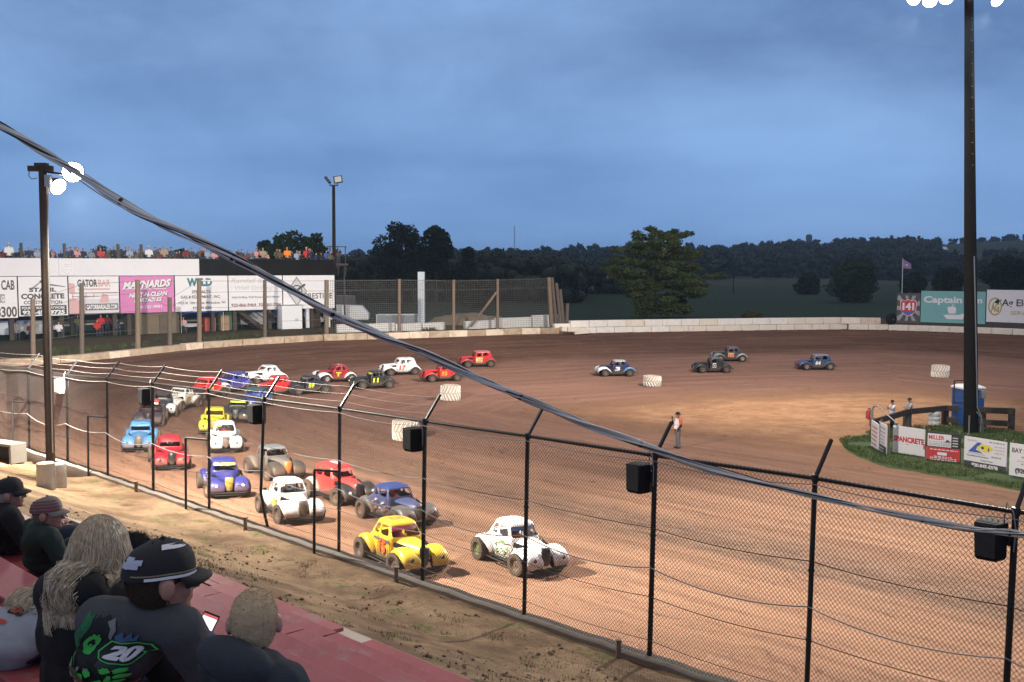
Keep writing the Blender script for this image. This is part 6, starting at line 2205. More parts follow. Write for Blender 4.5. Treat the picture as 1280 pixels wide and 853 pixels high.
s = island_sign((1088.5, 560), (1097.5, 566.5), 'narrow white sign at the turned end of the island', WHT, 527)
lines(s, .15, .85, [.8, .65, .5, .35, .2], RED, .05, 1); s.done('print')
s = island_sign((1098, 565.5), (1107.5, 571.5), 'white sign with small print above a dark strip, at the island corner', WHT, 529)
s.rect(0, 0, 1, .28, DK); lines(s, .15, .85, [.85, .72, .6, .48, .38], GRY, .045, 2); lines(s, .15, .85, [.2, .1], LGR, .04, 3); s.done('print')
s = island_sign((1115.5, 569), (1155.5, 575.5), 'white sign with a single word in red capitals', WHT, 533.5)
s.text('SPANCRETE', .5, .56, .96, .20, RED, .05).rect(0, .40, 1, .408, LGR).circ(.46, .40, .025, MAR).rect(.96, .32, 1.0, .5, RED); s.done()
s = island_sign((1157.5, 577.5), (1200.5, 582.5), 'sign half white with red capitals and half red, in a black frame', BLK, 541)
s.rect(.03, .52, .72, .95, WHT).rect(.0, .02, .98, .49, RED).text('MILLER', .29, .82, .46, .14, RED, .03)
lines(s, .06, .70, [.68, .62, .57], GRY, .025, 4); lines(s, .12, .92, [.42, .14, .08], WHT, .03, 5); s.rect(.34, .24, .62, .34, WHT); lines(s, .24, .76, [.19], WHT, .03, 6)
for k in range(4): s.rect(.77, .57 + k * .09, .93, .61 + k * .09, LGR)
s.circ(.62, .74, .05, DK).rect(.56, .70, .68, .73, DK); s.done()
s = island_sign((1204.5, 585), (1257.5, 594.5), 'white excavating sign with a blue and yellow emblem over a black telephone strip', WHT, 547)
s.rect(0, 0, 1, .22, DK).text('920-845-5378', .5, .11, .62, .13, WHT, .06)
s.poly([(.10, .52), (.32, .86), (.42, .86), (.28, .62), (.46, .52)], BLU).poly([(.30, .70), (.42, .82), (.60, .80), (.70, .70), (.58, .58), (.36, .58)], YEL).circ(.44, .70, .07, DK, .06).circ(.40, .64, .05, WHT, .04).rect(.57, .62, .60, .72, DK).rect(.10, .46, .5, .50, LGR)
s.text('Foundation Excavating', .33, .40, .52, .055, DK, .02).text('Dump Trucks', .55, .29, .28, .05, DK, .02); lines(s, .60, .95, [.92], GRY, .04, 7); lines(s, .72, .95, [.80, .70, .60], LGR, .045, 8); lines(s, .66, .92, [.46], GRY, .04, 9); lines(s, .08, .3, [.9], LGR, .05, 10); s.done()
s = island_sign((1261, 597.5), (1312, 606.5), 'white sign with plain black lettering after the excavating sign', WHT, 555.5)
s.text('BAY SHORE', .42, .80, .72, .14, DK, .02); lines(s, .3, .85, [.62, .42], GRY, .04, 11); lines(s, .2, .9, [.5], LGR, .03, 12); s.text('(920)', .32, .2, .32, .18, DK, .03); s.done()

# timber rail
def p_rail(px, py, Y):
    return at(px, py, Y)
ra = ground(1092, 541); rb_ = ground(1133, 536); rc = ground(1181, 531); re_ = ground(1228, 534); rf = ground(1264, 537)
TR = thing('timber_rail', 'heavy weathered timber guard rail across the back of the island', 'guard rail', rb_)
ob = rb_.copy()
for k, (g, h_) in enumerate(((rb_, .98), (rc, .98), (re_, 1.02), (rf, 1.12), (ra, .75))):
    m = MB(); m.box(g - ob + Vector((0, 0, h_ / 2 - .1)), (.32 if k < 2 else .26, .26, h_ + .2)); m.build('post', M_wood_dark if k else M_woodp, TR, bev=.02)
for a, b, z0, z1, hh in ((ra, rb_, .60, .92, .30), (rb_, rc, .92, .92, .30), (rc, re_, .92, .95, .30), (re_, rf, .92, .98, .32), (re_, rf, .28, .32, .30), (rc, re_, .3, .3, .28)):
    m = MB(); m.bar(a - ob + Vector((0, -.18, z0)), b - ob + Vector((0, -.18, z1)), .12, hh); m.build('beam', M_wood_dark, TR, bev=.015)
# pale barrel
g = ground(1169.5, 533.5)
BA = thing('barrel', 'pale plastic barrel beside the timber rail', 'barrel', g + Vector((0, .2, .05)))
m = MB(); m.lathe([(.26, 0), (.29, .03), (.30, .22), (.285, .24), (.30, .27), (.30, .46), (.285, .48), (.30, .51), (.29, .70), (.27, .73), (.24, .72)], 24); m.build('drum', mat('barrel_white', (.62, .62, .6), .5, 0, .06, 4, dirt=.15), BA)
m = MB(); m.lathe([(.245, .73), (.245, .76), (.22, .765)], 24); m.build('lid', M_galv, BA)
# tall blue cabinet behind the pole
g = ground(1207, 535.5)
BC = thing('portable_toilet', 'tall blue portable cabin with a white roof rim behind the tall pole', 'portable toilet', g + Vector((.5, .95, 0)), R(8))
M_bl = mat('blue_plastic', (.02, .10, .33), .5, 0, .12, 3, dirt=.1)
m = MB(); m.box((0, 0, 1.0), (1.22, 1.1, 2.0)); m.build('wall', M_bl, BC, bev=.04)
m = MB(); m.loft([[Vector((-.66, -.6, 2.0)), Vector((.66, -.6, 2.0)), Vector((.66, .6, 2.0)), Vector((-.66, .6, 2.0))], [Vector((-.66, -.6, 2.1)), Vector((.66, -.6, 2.1)), Vector((.66, .6, 2.1)), Vector((-.66, .6, 2.1))], [Vector((-.4, -.35, 2.22)), Vector((.4, -.35, 2.22)), Vector((.4, .35, 2.22)), Vector((-.4, .35, 2.22))]]); m.build('roof', M_white, BC, bev=.02)
m = MB(); m.box((0, -.56, .98), (.8, .03, 1.75)); dr = m.build('door', M_bl, BC, bev=.01)
m = MB(); m.box((.32, -.585, 1.0), (.06, .02, .16)); m.build('handle', M_black, dr)
m = MB()
for z in (.4, .7, 1.0, 1.3, 1.6):
    m.box((-.625, 0, z), (.02, .9, .05))
m.build('wall_ribs', M_bl, BC)
# bent handrail at the island steps
a = ground(1091, 556); 
HR = thing('handrail', 'bent silver pipe handrail at the end of the island signs', 'handrail', a)
def hp(px, py, Y): return at(px, py, Y) - a
for dy in (0, .75):
    m = MB(); Yh = a.y + .4 + dy
    m.tube([hp(1089.5 + dy * 2, 541, Yh), hp(1089.5 + dy * 2, 514, Yh), hp(1091.5 + dy * 2, 508, Yh - .05), hp(1096, 507.5, Yh - .3), hp(1101, 511, Yh - .6), hp(1127, 535, Yh - 2.4)], .028, 8)
    m.build('rail_tube', M_galv, HR)
g = ground(1085, 534)
FEX = thing('fire_extinguisher', 'red fire extinguisher hanging at the outer end of the infield rail', 'fire extinguisher', g + Vector((.1, .3, .35)))
m = MB(); m.lathe([(.05, 0), (.085, .02), (.085, .42), (.05, .50), (.03, .52)], 14); m.build('cylinder_tank', P_red, FEX)
m = MB(); m.tube([(0, 0, .5), (0, 0, .6), (.12, 0, .58)], .025, 6); m.tube([(.02, 0, .56), (-.12, 0, .4), (-.1, 0, .1)], .014, 6); m.build('handle', M_black, FEX)
m = MB(); m.tube([(.1, 0, -.35), (.1, 0, .62)], .03, 6); m.build('hanging_post', M_woodp, FEX)
# ------------------------------------------------------------------ red bleachers
import bmesh


def sa(s, a, z=0.0):
    """s: metres from the viewer towards the fence, a: metres along the rows"""
    return Vector(((s - a) / math.sqrt(2), (s + a) / math.sqrt(2), z))


def a_of(px, s):
    u = (px - 640) / FPX
    Y = s * math.sqrt(2) / (1 + u)
    return (Y - u * Y) / math.sqrt(2)


def row_s(i): return 1.5 + .7 * i
def row_z(i): return H - 1.6 - .34 * i


def red_paint():
    m = new_mat('worn_red_paint'); nt = m.node_tree; L = nt.links.new; b = nt.nodes['Principled BSDF']
    tc = nd(nt, 'ShaderNodeTexCoord'); mp = nd(nt, 'ShaderNodeMapping'); mp.inputs['Rotation'].default_value = (0, 0, R(45)); mp.inputs['Scale'].default_value = (7, .9, 3)
    L(tc.outputs['Object'], mp.inputs[0])
    n1 = nd(nt, 'ShaderNodeTexNoise', Scale=1.0, Detail=8.0, Roughness=.7); L(mp.outputs[0], n1.inputs['Vector'])
    n2 = nd(nt, 'ShaderNodeTexNoise', Scale=2.2, Detail=9.0, Roughness=.75); L(tc.outputs['Object'], n2.inputs['Vector'])
    n3 = nd(nt, 'ShaderNodeTexNoise', Scale=.6, Detail=3.0); L(tc.outputs['Object'], n3.inputs['Vector'])
    def ramp(v, a, bb):
        r = nd(nt, 'ShaderNodeMapRange'); L(v, r.inputs[0]); r.inputs[1].default_value = a; r.inputs[2].default_value = bb; return r.outputs[0]
    def mix(f, a, c):
        x = nd(nt, 'ShaderNodeMix', data_type='RGBA'); L(f, x.inputs[0])
        for i, v in ((6, a), (7, c)):
            if isinstance(v, tuple): x.inputs[i].default_value = c4(v)
            else: L(v, x.inputs[i])
        return x.outputs[2]
    c = mix(ramp(n1.outputs['Fac'], .3, .7), (.21, .020, .026), (.31, .05, .055))
    c = mix(ramp(n3.outputs['Fac'], .35, .7), c, (.35, .085, .09))
    c = mix(ramp(n2.outputs['Fac'], .54, .74), c, (.27, .18, .17))
    c = mix(ramp(n2.outputs['Fac'], .36, .24), c, (.16, .045, .045))
    L(c, b.inputs['Base Color']); b.inputs['Roughness'].default_value = .6
    bp = nd(nt, 'ShaderNodeBump', Strength=.35, Distance=.01); L(n1.outputs['Fac'], bp.inputs['Height']); L(bp.outputs['Normal'], b.inputs['Normal'])
    return m


M_red = red_paint()
BL = thing('bleachers', 'worn red plank bleachers stepping down to the dirt apron', 'bleachers', sa(2.9, 4.0, row_z(3) - .5))
bo = sa(2.9, 4.0, row_z(3) - .5)


def plank(nm, s0, s1, a0, a1, z, th):
    c = sa((s0 + s1) / 2, (a0 + a1) / 2, z - th / 2) - bo
    m = MB(); m.box(c, (a1 - a0, s1 - s0, th), rot=Matrix.Rotation(R(135), 3, 'Z'))
    return m.build(nm, M_red, BL, bev=.008)


NR = 8
rr = random.Random(3)
for i in range(-1, NR):
    s, z = row_s(i), row_z(i)
    a_lo, a_hi = -2.5, 13.5
    cuts = [a_lo] + [q + rr.uniform(-.5, .5) for q in (-.4, 1.5, 3.3, 5.2, 7.4, 9.6, 11.6)] + [a_hi]
    gapped = None
    if i == NR - 1:
        gapped = (a_of(447, s), a_of(408, s)); cuts = [a_lo, gapped[0], gapped[1], 9.2, 13.5]
    if i == NR - 2:
        cuts = [a_lo, a_of(300, s) - 1.5, a_of(256, s)]
    for c0, c1 in zip(cuts[:-1], cuts[1:]):
        if gapped and abs(c0 - gapped[0]) < 1e-6: continue
        plank('seat', s - .15, s + .15, c0 + .006, c1 - .006, z + rr.uniform(-.006, .006), .05)
        if i < NR - 1:
            plank('footboard', s + .195, s + .50, c0 + rr.uniform(.003, .012), c1 - .006, z - (.445 if i >= NR - 4 else .385) + rr.uniform(-.006, .006), .045)
    for a in (-1.5, 1.0, 3.5, 6.0, 8.5, 11.0, 13.0):
        m = MB(); g0 = sa(s, a)
        zb = gz(g0.x, g0.y) if s > 5.2 else z - 1.2
        m.bar(sa(s, a, z - .05) - bo, sa(s, a, min(zb, z - .3)) - bo, .06, .06)
        m.build('support', M_steel, BL)
m = MB()
for a in (-1.5, 1.0, 3.5, 6.0, 8.5, 11.0, 13.0):
    q = MB(); q.bar(sa(row_s(-1), a, row_z(-1) - .45) - bo, sa(row_s(NR - 1), a, row_z(NR - 1) - .45) - bo, .07, .1); q.build('stringer', M_steel, BL)

# pale walk below the front planks
m = MB()
rings = []
for k in range(60):
    a = -4 + k * .35
    rings.append([sa(6.35, a, gz(*sa(6.35, a).xy) + .02), sa(6.35, a, gz(*sa(6.35, a).xy) + .09), sa(7.25, a, gz(*sa(7.25, a).xy) + .035), sa(7.3, a, gz(*sa(7.3, a).xy) - .06)])
m.loft(rings, cyc=False)
tag(m.build('path', mat('walk_concrete', (.30, .255, .215), .9, 0, .25, 1.5, .4, 18, dirt=.35, dirtcol=(.22, .15, .10))), kind='structure')

# ------------------------------------------------------------------ spectators in the near rows
def cap_(m, p0, r0, p1, r1, n=12, mi=0):
    p0 = Vector(p0); p1 = Vector(p1); d = (p1 - p0).normalized()
    P = []; Rr = []
    for t in (8, 35, 65, 90):
        P.append(p0 - d * r0 * math.cos(R(t))); Rr.append(r0 * math.sin(R(t)))
    for t in (90, 115, 145, 172):
        P.append(p1 - d * r1 * math.cos(R(t))); Rr.append(r1 * math.sin(R(t)))
    m.tube(P, Rr, n, mi)


def chain(m, pts, rs):
    for a, b, r0, r1 in zip(pts[:-1], pts[1:], rs[:-1], rs[1:]):
        cap_(m, a, r0, b, r1)


def remesh(m, name, voxel, it=4, mats=None, fold=0.0, fseed=0.0, ffreq=(9, 9, 5)):
    o = m.build('t', mats or [P_white])
    r = o.modifiers.new('r', 'REMESH'); r.mode = 'VOXEL'; r.voxel_size = voxel
    s = o.modifiers.new('s', 'SMOOTH'); s.factor = .5; s.iterations = it
    me = evald(o); me.name = name
    if fold:
        nrm = [v.normal.copy() for v in me.vertices]
        for v, n in zip(me.vertices, nrm):
            p = v.co
            q = Vector((p.x * ffreq[0] + fseed, p.y * ffreq[1], p.z * ffreq[2]))
            k = noise.noise(q) + .5 * noise.noise(q * 2.3 + Vector((3, 1, 2)))
            rdg = (1 - abs(noise.noise(q * 1.4 + Vector((9, 0, 4))))) ** 3
            v.co = p + n * fold * (k + .8 * rdg - .3)
    me.polygons.foreach_set('use_smooth', [True] * len(me.polygons))
    me.update()
    return me


SKIN = mat('skin_a', (.42, .245, .18), .55, 0, .1, 14, .15, 120)
SKIN_R = mat('skin_ruddy', (.40, .20, .145), .55, 0, .12, 14, .15, 120)


def head_prims(m, c, Rm, k=1.0, jaw=1.0):
    """skull, face, nose, lips and ears about centre c, facing +x of Rm"""
    T = lambda v: c + Rm @ (Vector(v) * k)
    def el(p, r): m.ell(T(p), [q * k for q in r], 18, 12, rot=Rm)
    el((-.012, 0, .02), (.098, .078, .098)); el((.02, 0, -.03), (.078, .066, .085))
    el((.042, 0, -.078), (.048, .048 * jaw, .036)); el((.062, 0, .028), (.035, .055, .016))
    cap_(m, T((.088, 0, .012)), .010 * k, T((.112, 0, -.025)), .015 * k)
    el((.088, 0, -.058), (.014, .024, .009)); el((.085, 0, -.068), (.014, .021, .008)); el((.078, 0, -.095), (.02, .024, .018))
    for s in (-1, 1):
        el((-.008, s * .087, -.012), (.026, .014, .037)); el((.06, s * .042, -.03), (.025, .024, .022))


def eyes(c, Rm, k, parent):
    m = MB(); T = lambda v: c + Rm @ (Vector(v) * k)
    for s in (-1, 1):
        m.ell(T((.084, s * .031, .008)), [q * k for q in (.010, .013, .007)], 10, 6, rot=Rm)
    return m.build('eyes', mat('eye_dark', (.06, .05, .045), .25), parent)


def hand(m, w, d, up, k=1.0, curl=.5, side=1):
    """palm, four fingers and a thumb from wrist w along d; `up` is the back of the hand"""
    d = Vector(d).normalized(); up = (Vector(up) - d * Vector(up).dot(d)).normalized(); x = d.cross(up) * side
    pc = w + d * .055 * k
    m.ell(pc, (.048 * k, .040 * k, .017 * k), 12, 8, rot=Matrix((d, x, up)).transposed())
    for i, (off, ln) in enumerate(((-.030, .066), (-.010, .076), (.010, .072), (.029, .056))):
        b0 = w + d * .09 * k + x * off * k
        a1 = curl * .6; a2 = curl * 1.5; a3 = curl * 2.2
        p1 = b0 + (d * math.cos(a1) - up * math.sin(a1)) * ln * .45 * k
        p2 = p1 + (d * math.cos(a2) - up * math.sin(a2)) * ln * .33 * k
        p3 = p2 + (d * math.cos(a3) - up * math.sin(a3)) * ln * .25 * k
        chain(m, [b0 - d * .02 * k, p1, p2, p3], [.0095 * k, .009 * k, .008 * k, .007 * k])
    t0 = w + d * .028 * k - x * .028 * k
    t1 = t0 + (d * .7 - x * .6 - up * .25).normalized() * .04 * k
    t2 = t1 + (d * .9 - x * .1 - up * .35).normalized() * .03 * k
    chain(m, [t0, t1, t2], [.013 * k, .011 * k, .009 * k])


def baseball_cap(c, Rm, k, mats, parent, brim=True, tilt=0.0):
    """slot 0 crown, 1 brim; the crown sits low on the skull"""
    m = MB(); T = lambda v: c + Rm @ (Vector(v) * k)
    rings = []
    for z, sx_, sy_, ox in ((.022, .115, .092, -.012), (.05, .114, .091, -.012), (.08, .106, .085, -.010), (.105, .088, .072, -.008), (.122, .060, .050, -.006), (.131, .025, .02, -.005)):
        rings.append([T((ox + sx_ * math.cos(t), sy_ * math.sin(t), z - .012 * (1 if math.cos(t) < 0 else 0) * abs(math.cos(t)) + tilt * math.cos(t) * .1)) for t in [2 * math.pi * q / 32 for q in range(32)]])
    m.loft(rings, 0)
    m.ell(T((-.005, 0, .134)), (.009 * k, .009 * k, .006 * k), 8, 5)
    o = m.build('cap', mats[0], parent)
    so = o.modifiers.new('s', 'SOLIDIFY'); so.thickness = .003
    b = MB(); rows = []
    for f in (0, .35, .7, 1.0):
        row = []
        for q in range(13):
            t = R(-72 + 12 * q)
            r0x, r0y = .112, .090
            ext = .058 * f * (max(0, math.cos(t)) ** .6)
            row.append(T((-.012 + r0x * math.cos(t) + ext, (r0y + .004 * f) * math.sin(t), .024 - .018 * f * f - .022 * (abs(math.sin(t)) ** 2) * f)))
        rows.append(row)
    b.loft(rows, 0, cyc=False)
    br = b.build('brim', mats[1], o)
    so = br.modifiers.new('s', 'SOLIDIFY'); so.thickness = .004
    return o


def short_hair(c, Rm, k, mt, parent, n=3500, ln=.006, zlo=-.075, seed=0, fade=0.0):
    """a close-cropped head of hair: many short strands on the back and sides of the skull"""
    rg = random.Random(seed); m = MB(); T = lambda v: c + Rm @ (Vector(v) * k)
    cap = MB()
    rings = []
    for z, e in ((-.085, .64), (-.06, .82), (-.03, .94), (0, .985), (.03, 1.0), (.06, .93), (.085, .76), (.105, .5), (.116, .22), (.120, .03)):
        row = []
        for q in range(28):
            t = 2 * math.pi * q / 28
            fr = max(0, math.cos(t))
            zz = z if z > .02 else z + (.02 - z) * min(1, fr * 2.2)
            ee = e if z > .02 else e + (1.0 - e) * min(1, fr * 2.2)
            sx_, sy_ = .102 * ee, .0815 * ee
            row.append(T((-.012 + sx_ * math.cos(t) * (1 if zz > 0 else 1 - .1 * fr), sy_ * math.sin(t), zz)))
        rings.append(row)
    cap.loft(rings, 0)
    h = cap.build('hair', mt, parent)
    V = []
    for i in range(n):
        z = rg.uniform(-.08, .118); t = rg.uniform(R(78), R(282)) if z < .03 else rg.uniform(0, 2 * math.pi)
        e = np.interp(z, [-.085, -.06, -.03, 0, .03, .06, .085, .105, .117], [.64, .82, .94, .985, 1, .93, .76, .5, .2])
        p = Vector((-.012 + .102 * e * math.cos(t), .0815 * e * math.sin(t), z))
        nn = Vector((p.x * .8, p.y, p.z * .8)).normalized()
        d = (nn + Vector((rg.uniform(-.5, .5), rg.uniform(-.5, .5), rg.uniform(-.9, .1)))).normalized()
        sd_ = d.cross(nn).normalized() * .0011
        q = p + d * ln * rg.uniform(.6, 1.4)
        V.append((T(p - sd_), T(p + sd_), T(q)))
    m2 = MB()
    for a, b, c_ in V: m2.add([a, b, c_], [(0, 1, 2)])
    m2.build('hair_strands', mt, h, smooth=False)
    return h


def long_hair(c, Rm, k, mt, parent, n=7000, length=.36, seed=0, keep=None):
    rg = random.Random(seed); m = MB()
    for i in range(n):
        t = rg.uniform(R(28), R(332)); el = rg.uniform(-.15, 1.0) ** 1 * R(88)
        el = max(el, R(-8))
        rad = 1.0 + rg.uniform(0, .26)
        pts = []
        tt = t + rg.uniform(-.15, .15)
        ln_ = length * rg.uniform(.62, 1.08) * (1.06 if abs(t - math.pi) > 1.0 else .95)
        ck = random.Random(int(t * 5.5) * 7 + int(rad * 12)); ph = ck.uniform(0, 6.28) + rg.uniform(-.35, .35); fq = ck.uniform(1.8, 3.4); am = ck.uniform(.008, .024)
        down = 0.0; e = el
        while e > R(-5) :
            f = 1.05 + .25 * (rad - 1) * 2 * math.cos(e) ** 2
            pts.append(Vector((-.012 + .104 * f * math.cos(tt) * math.cos(e), .083 * f * math.sin(tt) * math.cos(e), .02 + .102 * (1.03 + .3 * (rad - 1)) * math.sin(e))))
            e -= R(22)
        base = Vector((-.012 + .104 * (1.05 + .5 * (rad - 1)) * math.cos(tt), .083 * (1.05 + .5 * (rad - 1)) * math.sin(tt), .02))
        steps = 7
        for q in range(1, steps + 1):
            f = q / steps
            wv = am * (.4 + f) * math.sin(ph + fq * f * 3)
            wv2 = am * (.4 + f) * math.cos(ph * 1.7 + fq * f * 3)
            fl = 1 + .06 * f - .10 * f * f
            pts.append(Vector((base.x * fl + wv2 - .012 * f, base.y * fl + wv, .02 - ln_ * f)))
        if len(pts) < 3: continue
        pts = [c + Rm @ (p * k) for p in pts]
        if keep:      # the hair lies on the clothes
            lift = rg.uniform(.004, .018)
            for q, p in enumerate(pts):
                hit = keep.find_nearest(p)
                if hit[0] is not None and (p - hit[0]).dot(hit[1]) < lift and hit[3] < .06: pts[q] = hit[0] + hit[1] * lift
        m.tube(pts, [.0012 * k] * (len(pts) - 2) + [.0010 * k, .0004 * k], 3, cap=False, mi=rg.choice([0, 0, 0, 1, 1, 2]))
    return m.build('hair', mt, parent)


def decals(items, shirt_me, Tm, mats, name, parent, off=.004):
    """flat shapes laid onto the cloth from behind: (verts2d, faces, slot)"""
    bm0 = bmesh.new(); bm0.from_mesh(shirt_me)
    tree_ = BVHTree.FromBMesh(bm0); bm0.free()
    out = MB()
    for lay, (vs, fs, mi) in enumerate(items):
        b = bmesh.new()
        vv = [b.verts.new((x, y, 0)) for x, y in vs]
        for f in fs:
            try: b.faces.new([vv[q] for q in f])
            except ValueError: pass
        bmesh.ops.triangulate(b, faces=b.faces[:])
        for _ in range(4):
            lg = [e for e in b.edges if e.calc_length() > .022]
            if not lg: break
            bmesh.ops.subdivide_edges(b, edges=lg, cuts=1)
            bmesh.ops.triangulate(b, faces=b.faces[:])
        b.verts.ensure_lookup_table()
        dirv = (Tm.to_3x3() @ Vector((1, 0, 0))).normalized()
        pos = []
        for v in b.verts:
            o = Tm @ Vector((-1.0, -v.co.x, v.co.y))
            hit = tree_.ray_cast(o, dirv)
            pos.append(hit[0] - dirv * (off + .0008 * lay) if hit[0] else None)
        base = len(out.V); mp = {}
        for v, p in zip(b.verts, pos):
            if p is not None: mp[v.index] = len(out.V); out.V.append(tuple(p))
        for f in b.faces:
            ix = [v.index for v in f.verts]
            if all(q in mp for q in ix): out.F.append(tuple(mp[q] for q in ix)); out.M.append(mi)
        b.free()
    return out.build(name, mats, parent, smooth=True, angle=180)


def text_item(s, x, y, w, h, mi, bold=.03, shear=0.0, rot=0.0):
    vs, fs, _ = text_mesh(s, bold, shear); c, q = math.cos(rot), math.sin(rot)
    return ([(x + (a * w) * c - (b * h) * q, y + (a * w) * q + (b * h) * c) for a, b in vs], fs, mi)


def poly_item(pts, mi): return (pts, [tuple(range(len(pts)))], mi)


def blob_item(x, y, rx, ry, mi, seed, spik=.3, n=22):
    rg = random.Random(seed)
    return poly_item([(x + rx * (1 + rg.uniform(-spik, spik)) * math.cos(2 * math.pi * k / n), y + ry * (1 + rg.uniform(-spik, spik)) * math.sin(2 * math.pi * k / n)) for k in range(n)], mi)


def spectator(label, s, a, z, head_px, head_Y, heading, head_heading, k=1.0, skin=SKIN, shirt=(.03, .03, .035), shirt_var=.15, trousers=(.03, .035, .06), sleeve=1.0, hood=False, hair=None, cap=None, wide=1.0, neck_skin=True,
              head_pitch=0.0, arms=None, voxel=.014, vest=None, fold=.007, jaw=1.0, group='spectators in the near rows', collar=None):
    """a seated figure: hips on the plank at (s, a), head where the photograph shows it"""
    hip = sa(s, a, z)
    hc_w = at(head_px[0], head_px[1], head_Y)
    M4 = Matrix.Translation(hip) @ Matrix.Rotation(R(heading), 4, 'Z')
    Mi = M4.inverted()
    hc = Mi @ hc_w
    Rm = Matrix.Rotation(R(head_heading - heading), 3, 'Z') @ Matrix.Rotation(R(head_pitch), 3, 'Y')
    root = thing('person', label, 'person', m4=M4, group=group)
    # spine from hips to the foot of the skull
    nb = hc + Rm @ Vector((-.028, 0, -.10)) * k
    P0 = Vector((0, 0, .11 * k)); chest = P0.lerp(nb, .58) + Vector((-.03 * k, 0, 0)); base = P0.lerp(nb, .92) + Vector((-.025 * k, 0, 0))
    up = (base - P0).normalized(); rt = Vector((0, 1, 0)); fw = rt.cross(up).normalized()
    Rt = Matrix((fw, rt, up)).transposed()
    sh = [base + rt * (.175 * k * wide * q) - up * .03 * k for q in (1, -1)]
    Mref = {'root': root, 'M4': M4, 'Rt': Rt, 'chest': chest, 'base': base, 'up': up}
    if arms is None:
        arms = [(sh[0] + Vector((.10, .07, -.25)) * k, Vector((.36, .14, .20)) * k), (sh[1] + Vector((.10, -.07, -.25)) * k, Vector((.36, -.14, .20)) * k)]
    else:
        arms = [(sh[i] + Vector(e) * k, Mi @ Vector(w)) for i, (e, w) in enumerate(arms)]
    # skin: head, neck, hands and the body under the clothes
    m = MB()
    head_prims(m, hc, Rm, k, jaw)
    cap_(m, base - up * .02, .062 * k, hc + Rm @ Vector((-.02, 0, -.05)) * k, .056 * k)
    m.ell(chest, (.10 * k, .15 * k * wide, .18 * k), 14, 10, rot=Rt); cap_(m, P0, .12 * k, chest, .11 * k)
    for i in (0, 1):
        e, w = arms[i]
        chain(m, [sh[i], e, w], [.05 * k, .038 * k, .027 * k])
        chain(m, [base, sh[i]], [.05 * k, .05 * k])
        d = (w - e).normalized()
        hand(m, w, d + Vector((0, 0, -.1)), Vector((.1, 0, 1)), k, .5, -1 if i == 0 else 1)
    for q in (1, -1):
        chain(m, [P0 + rt * .09 * q * k, Vector((.44, .13 * q, .13)) * k, Vector((.47, .13 * q, -.30)) * k], [.07 * k, .05 * k, .04 * k])
    body = link('body', remesh(m, 'body', .0085 if k > .7 else .008, 3), root); body.data.materials.clear(); body.data.materials.append(skin)
    eyes(hc, Rm, k, body)
    # upper garment
    m = MB()
    m.ell(chest, (.135 * k, .195 * k * wide, .21 * k), 18, 12, rot=Rt)
    m.ell(P0.lerp(chest, .35), (.145 * k, .18 * k * wide, .19 * k), 18, 12, rot=Rt)
    m.ell(P0, (.16 * k, .19 * k * wide, .11 * k), 16, 10)
    chain(m, [base - up * .0, sh[0] - up * .0], [.072 * k, .078 * k]); chain(m, [base, sh[1]], [.072 * k, .078 * k])
    cap_(m, chest, .12 * k, base + up * .01, .075 * k)
    for i in (0, 1):
        e, w = arms[i]
        if sleeve >= .95: chain(m, [sh[i], e, e.lerp(w, .93)], [.078 * k, .060 * k, .042 * k])
        else:
            chain(m, [sh[i], sh[i].lerp(e, sleeve * 1.5)], [.078 * k, .066 * k])
    if hood:
        hb = base - fw * .075 * k + up * .022 * k
        m.ell(hb + up * .02 * k, (.075 * k, .165 * k, .082 * k), 16, 10, rot=Rt)
        for q in (1, -1):
            chain(m, [hb + rt * .09 * q * k, base + rt * .095 * q * k + fw * .02 * k + up * .03 * k, base + rt * .05 * q * k + fw * .10 * k - up * .02 * k], [.045 * k, .036 * k, .028 * k])
    sme = remesh(m, 'shirt', voxel * .8, 3, fold=fold * k, fseed=s * 3 + a, ffreq=(10, 10, 6))
    sm = mat('cloth_%02d' % len(_mats), shirt, .9, 0, shirt_var, 5, .35, 260)
    sh_o = link('shirt', sme, root); sme.materials.clear(); sme.materials.append(sm)
    Mref['shirt'] = sh_o
    if collar:
        m = MB()
        pts = [base + rt * (.072 * k * math.cos(t)) + fw * (.066 * k * math.sin(t)) + up * (.045 - .02 * math.sin(t)) * k for t in [2 * math.pi * q / 16 for q in range(17)]]
        m.tube(pts, .018 * k, 8); m.build('collar', mat('collar_%02d' % len(_mats), collar, .9), sh_o)
    # trousers and shoes
    m = MB()
    m.ell(P0 - Vector((0, 0, .03 * k)), (.145 * k, .165 * k * wide, .075 * k), 16, 10)
    for q in (1, -1):
        chain(m, [P0 + rt * .095 * q * k - Vector((0, 0, .02 * k)), Vector((.45, .14 * q, .11)) * k, Vector((.47, .14 * q, -.27)) * k], [.085 * k, .07 * k, .06 * k])
    tme = remesh(m, 'trousers', voxel, 3, fold=.006 * k, fseed=a)
    t_o = link('trousers', tme, root); tme.materials.clear(); tme.materials.append(mat('denim_%02d' % len(_mats), trousers, .9, 0, .2, 6, .3, 200))
    m = MB()
    for q in (1, -1):
        m.ell(Vector((.52, .14 * q, -.315)) * k, (.13 * k, .048 * k, .045 * k), 12, 8)
    m.build('shoes', mat('shoe_dark', (.03, .03, .03), .7), root)
    if hair:
        kind, hm = hair[0], hair[1]
        if kind == 'long': long_hair(hc, Rm, k, hm, root, keep=BVHTree.FromPolygons([v.co.copy() for v in sme.vertices], [tuple(p.vertices) for p in sme.polygons]), **(hair[2] if len(hair) > 2 else {}))
        else: short_hair(hc, Rm, k, hm, root, **(hair[2] if len(hair) > 2 else {}))
    if cap: Mref['cap'] = baseball_cap(hc, Rm, k, cap, root)
    Mref.update(hc=hc, Rm=Rm, Mi=Mi)
    return Mref


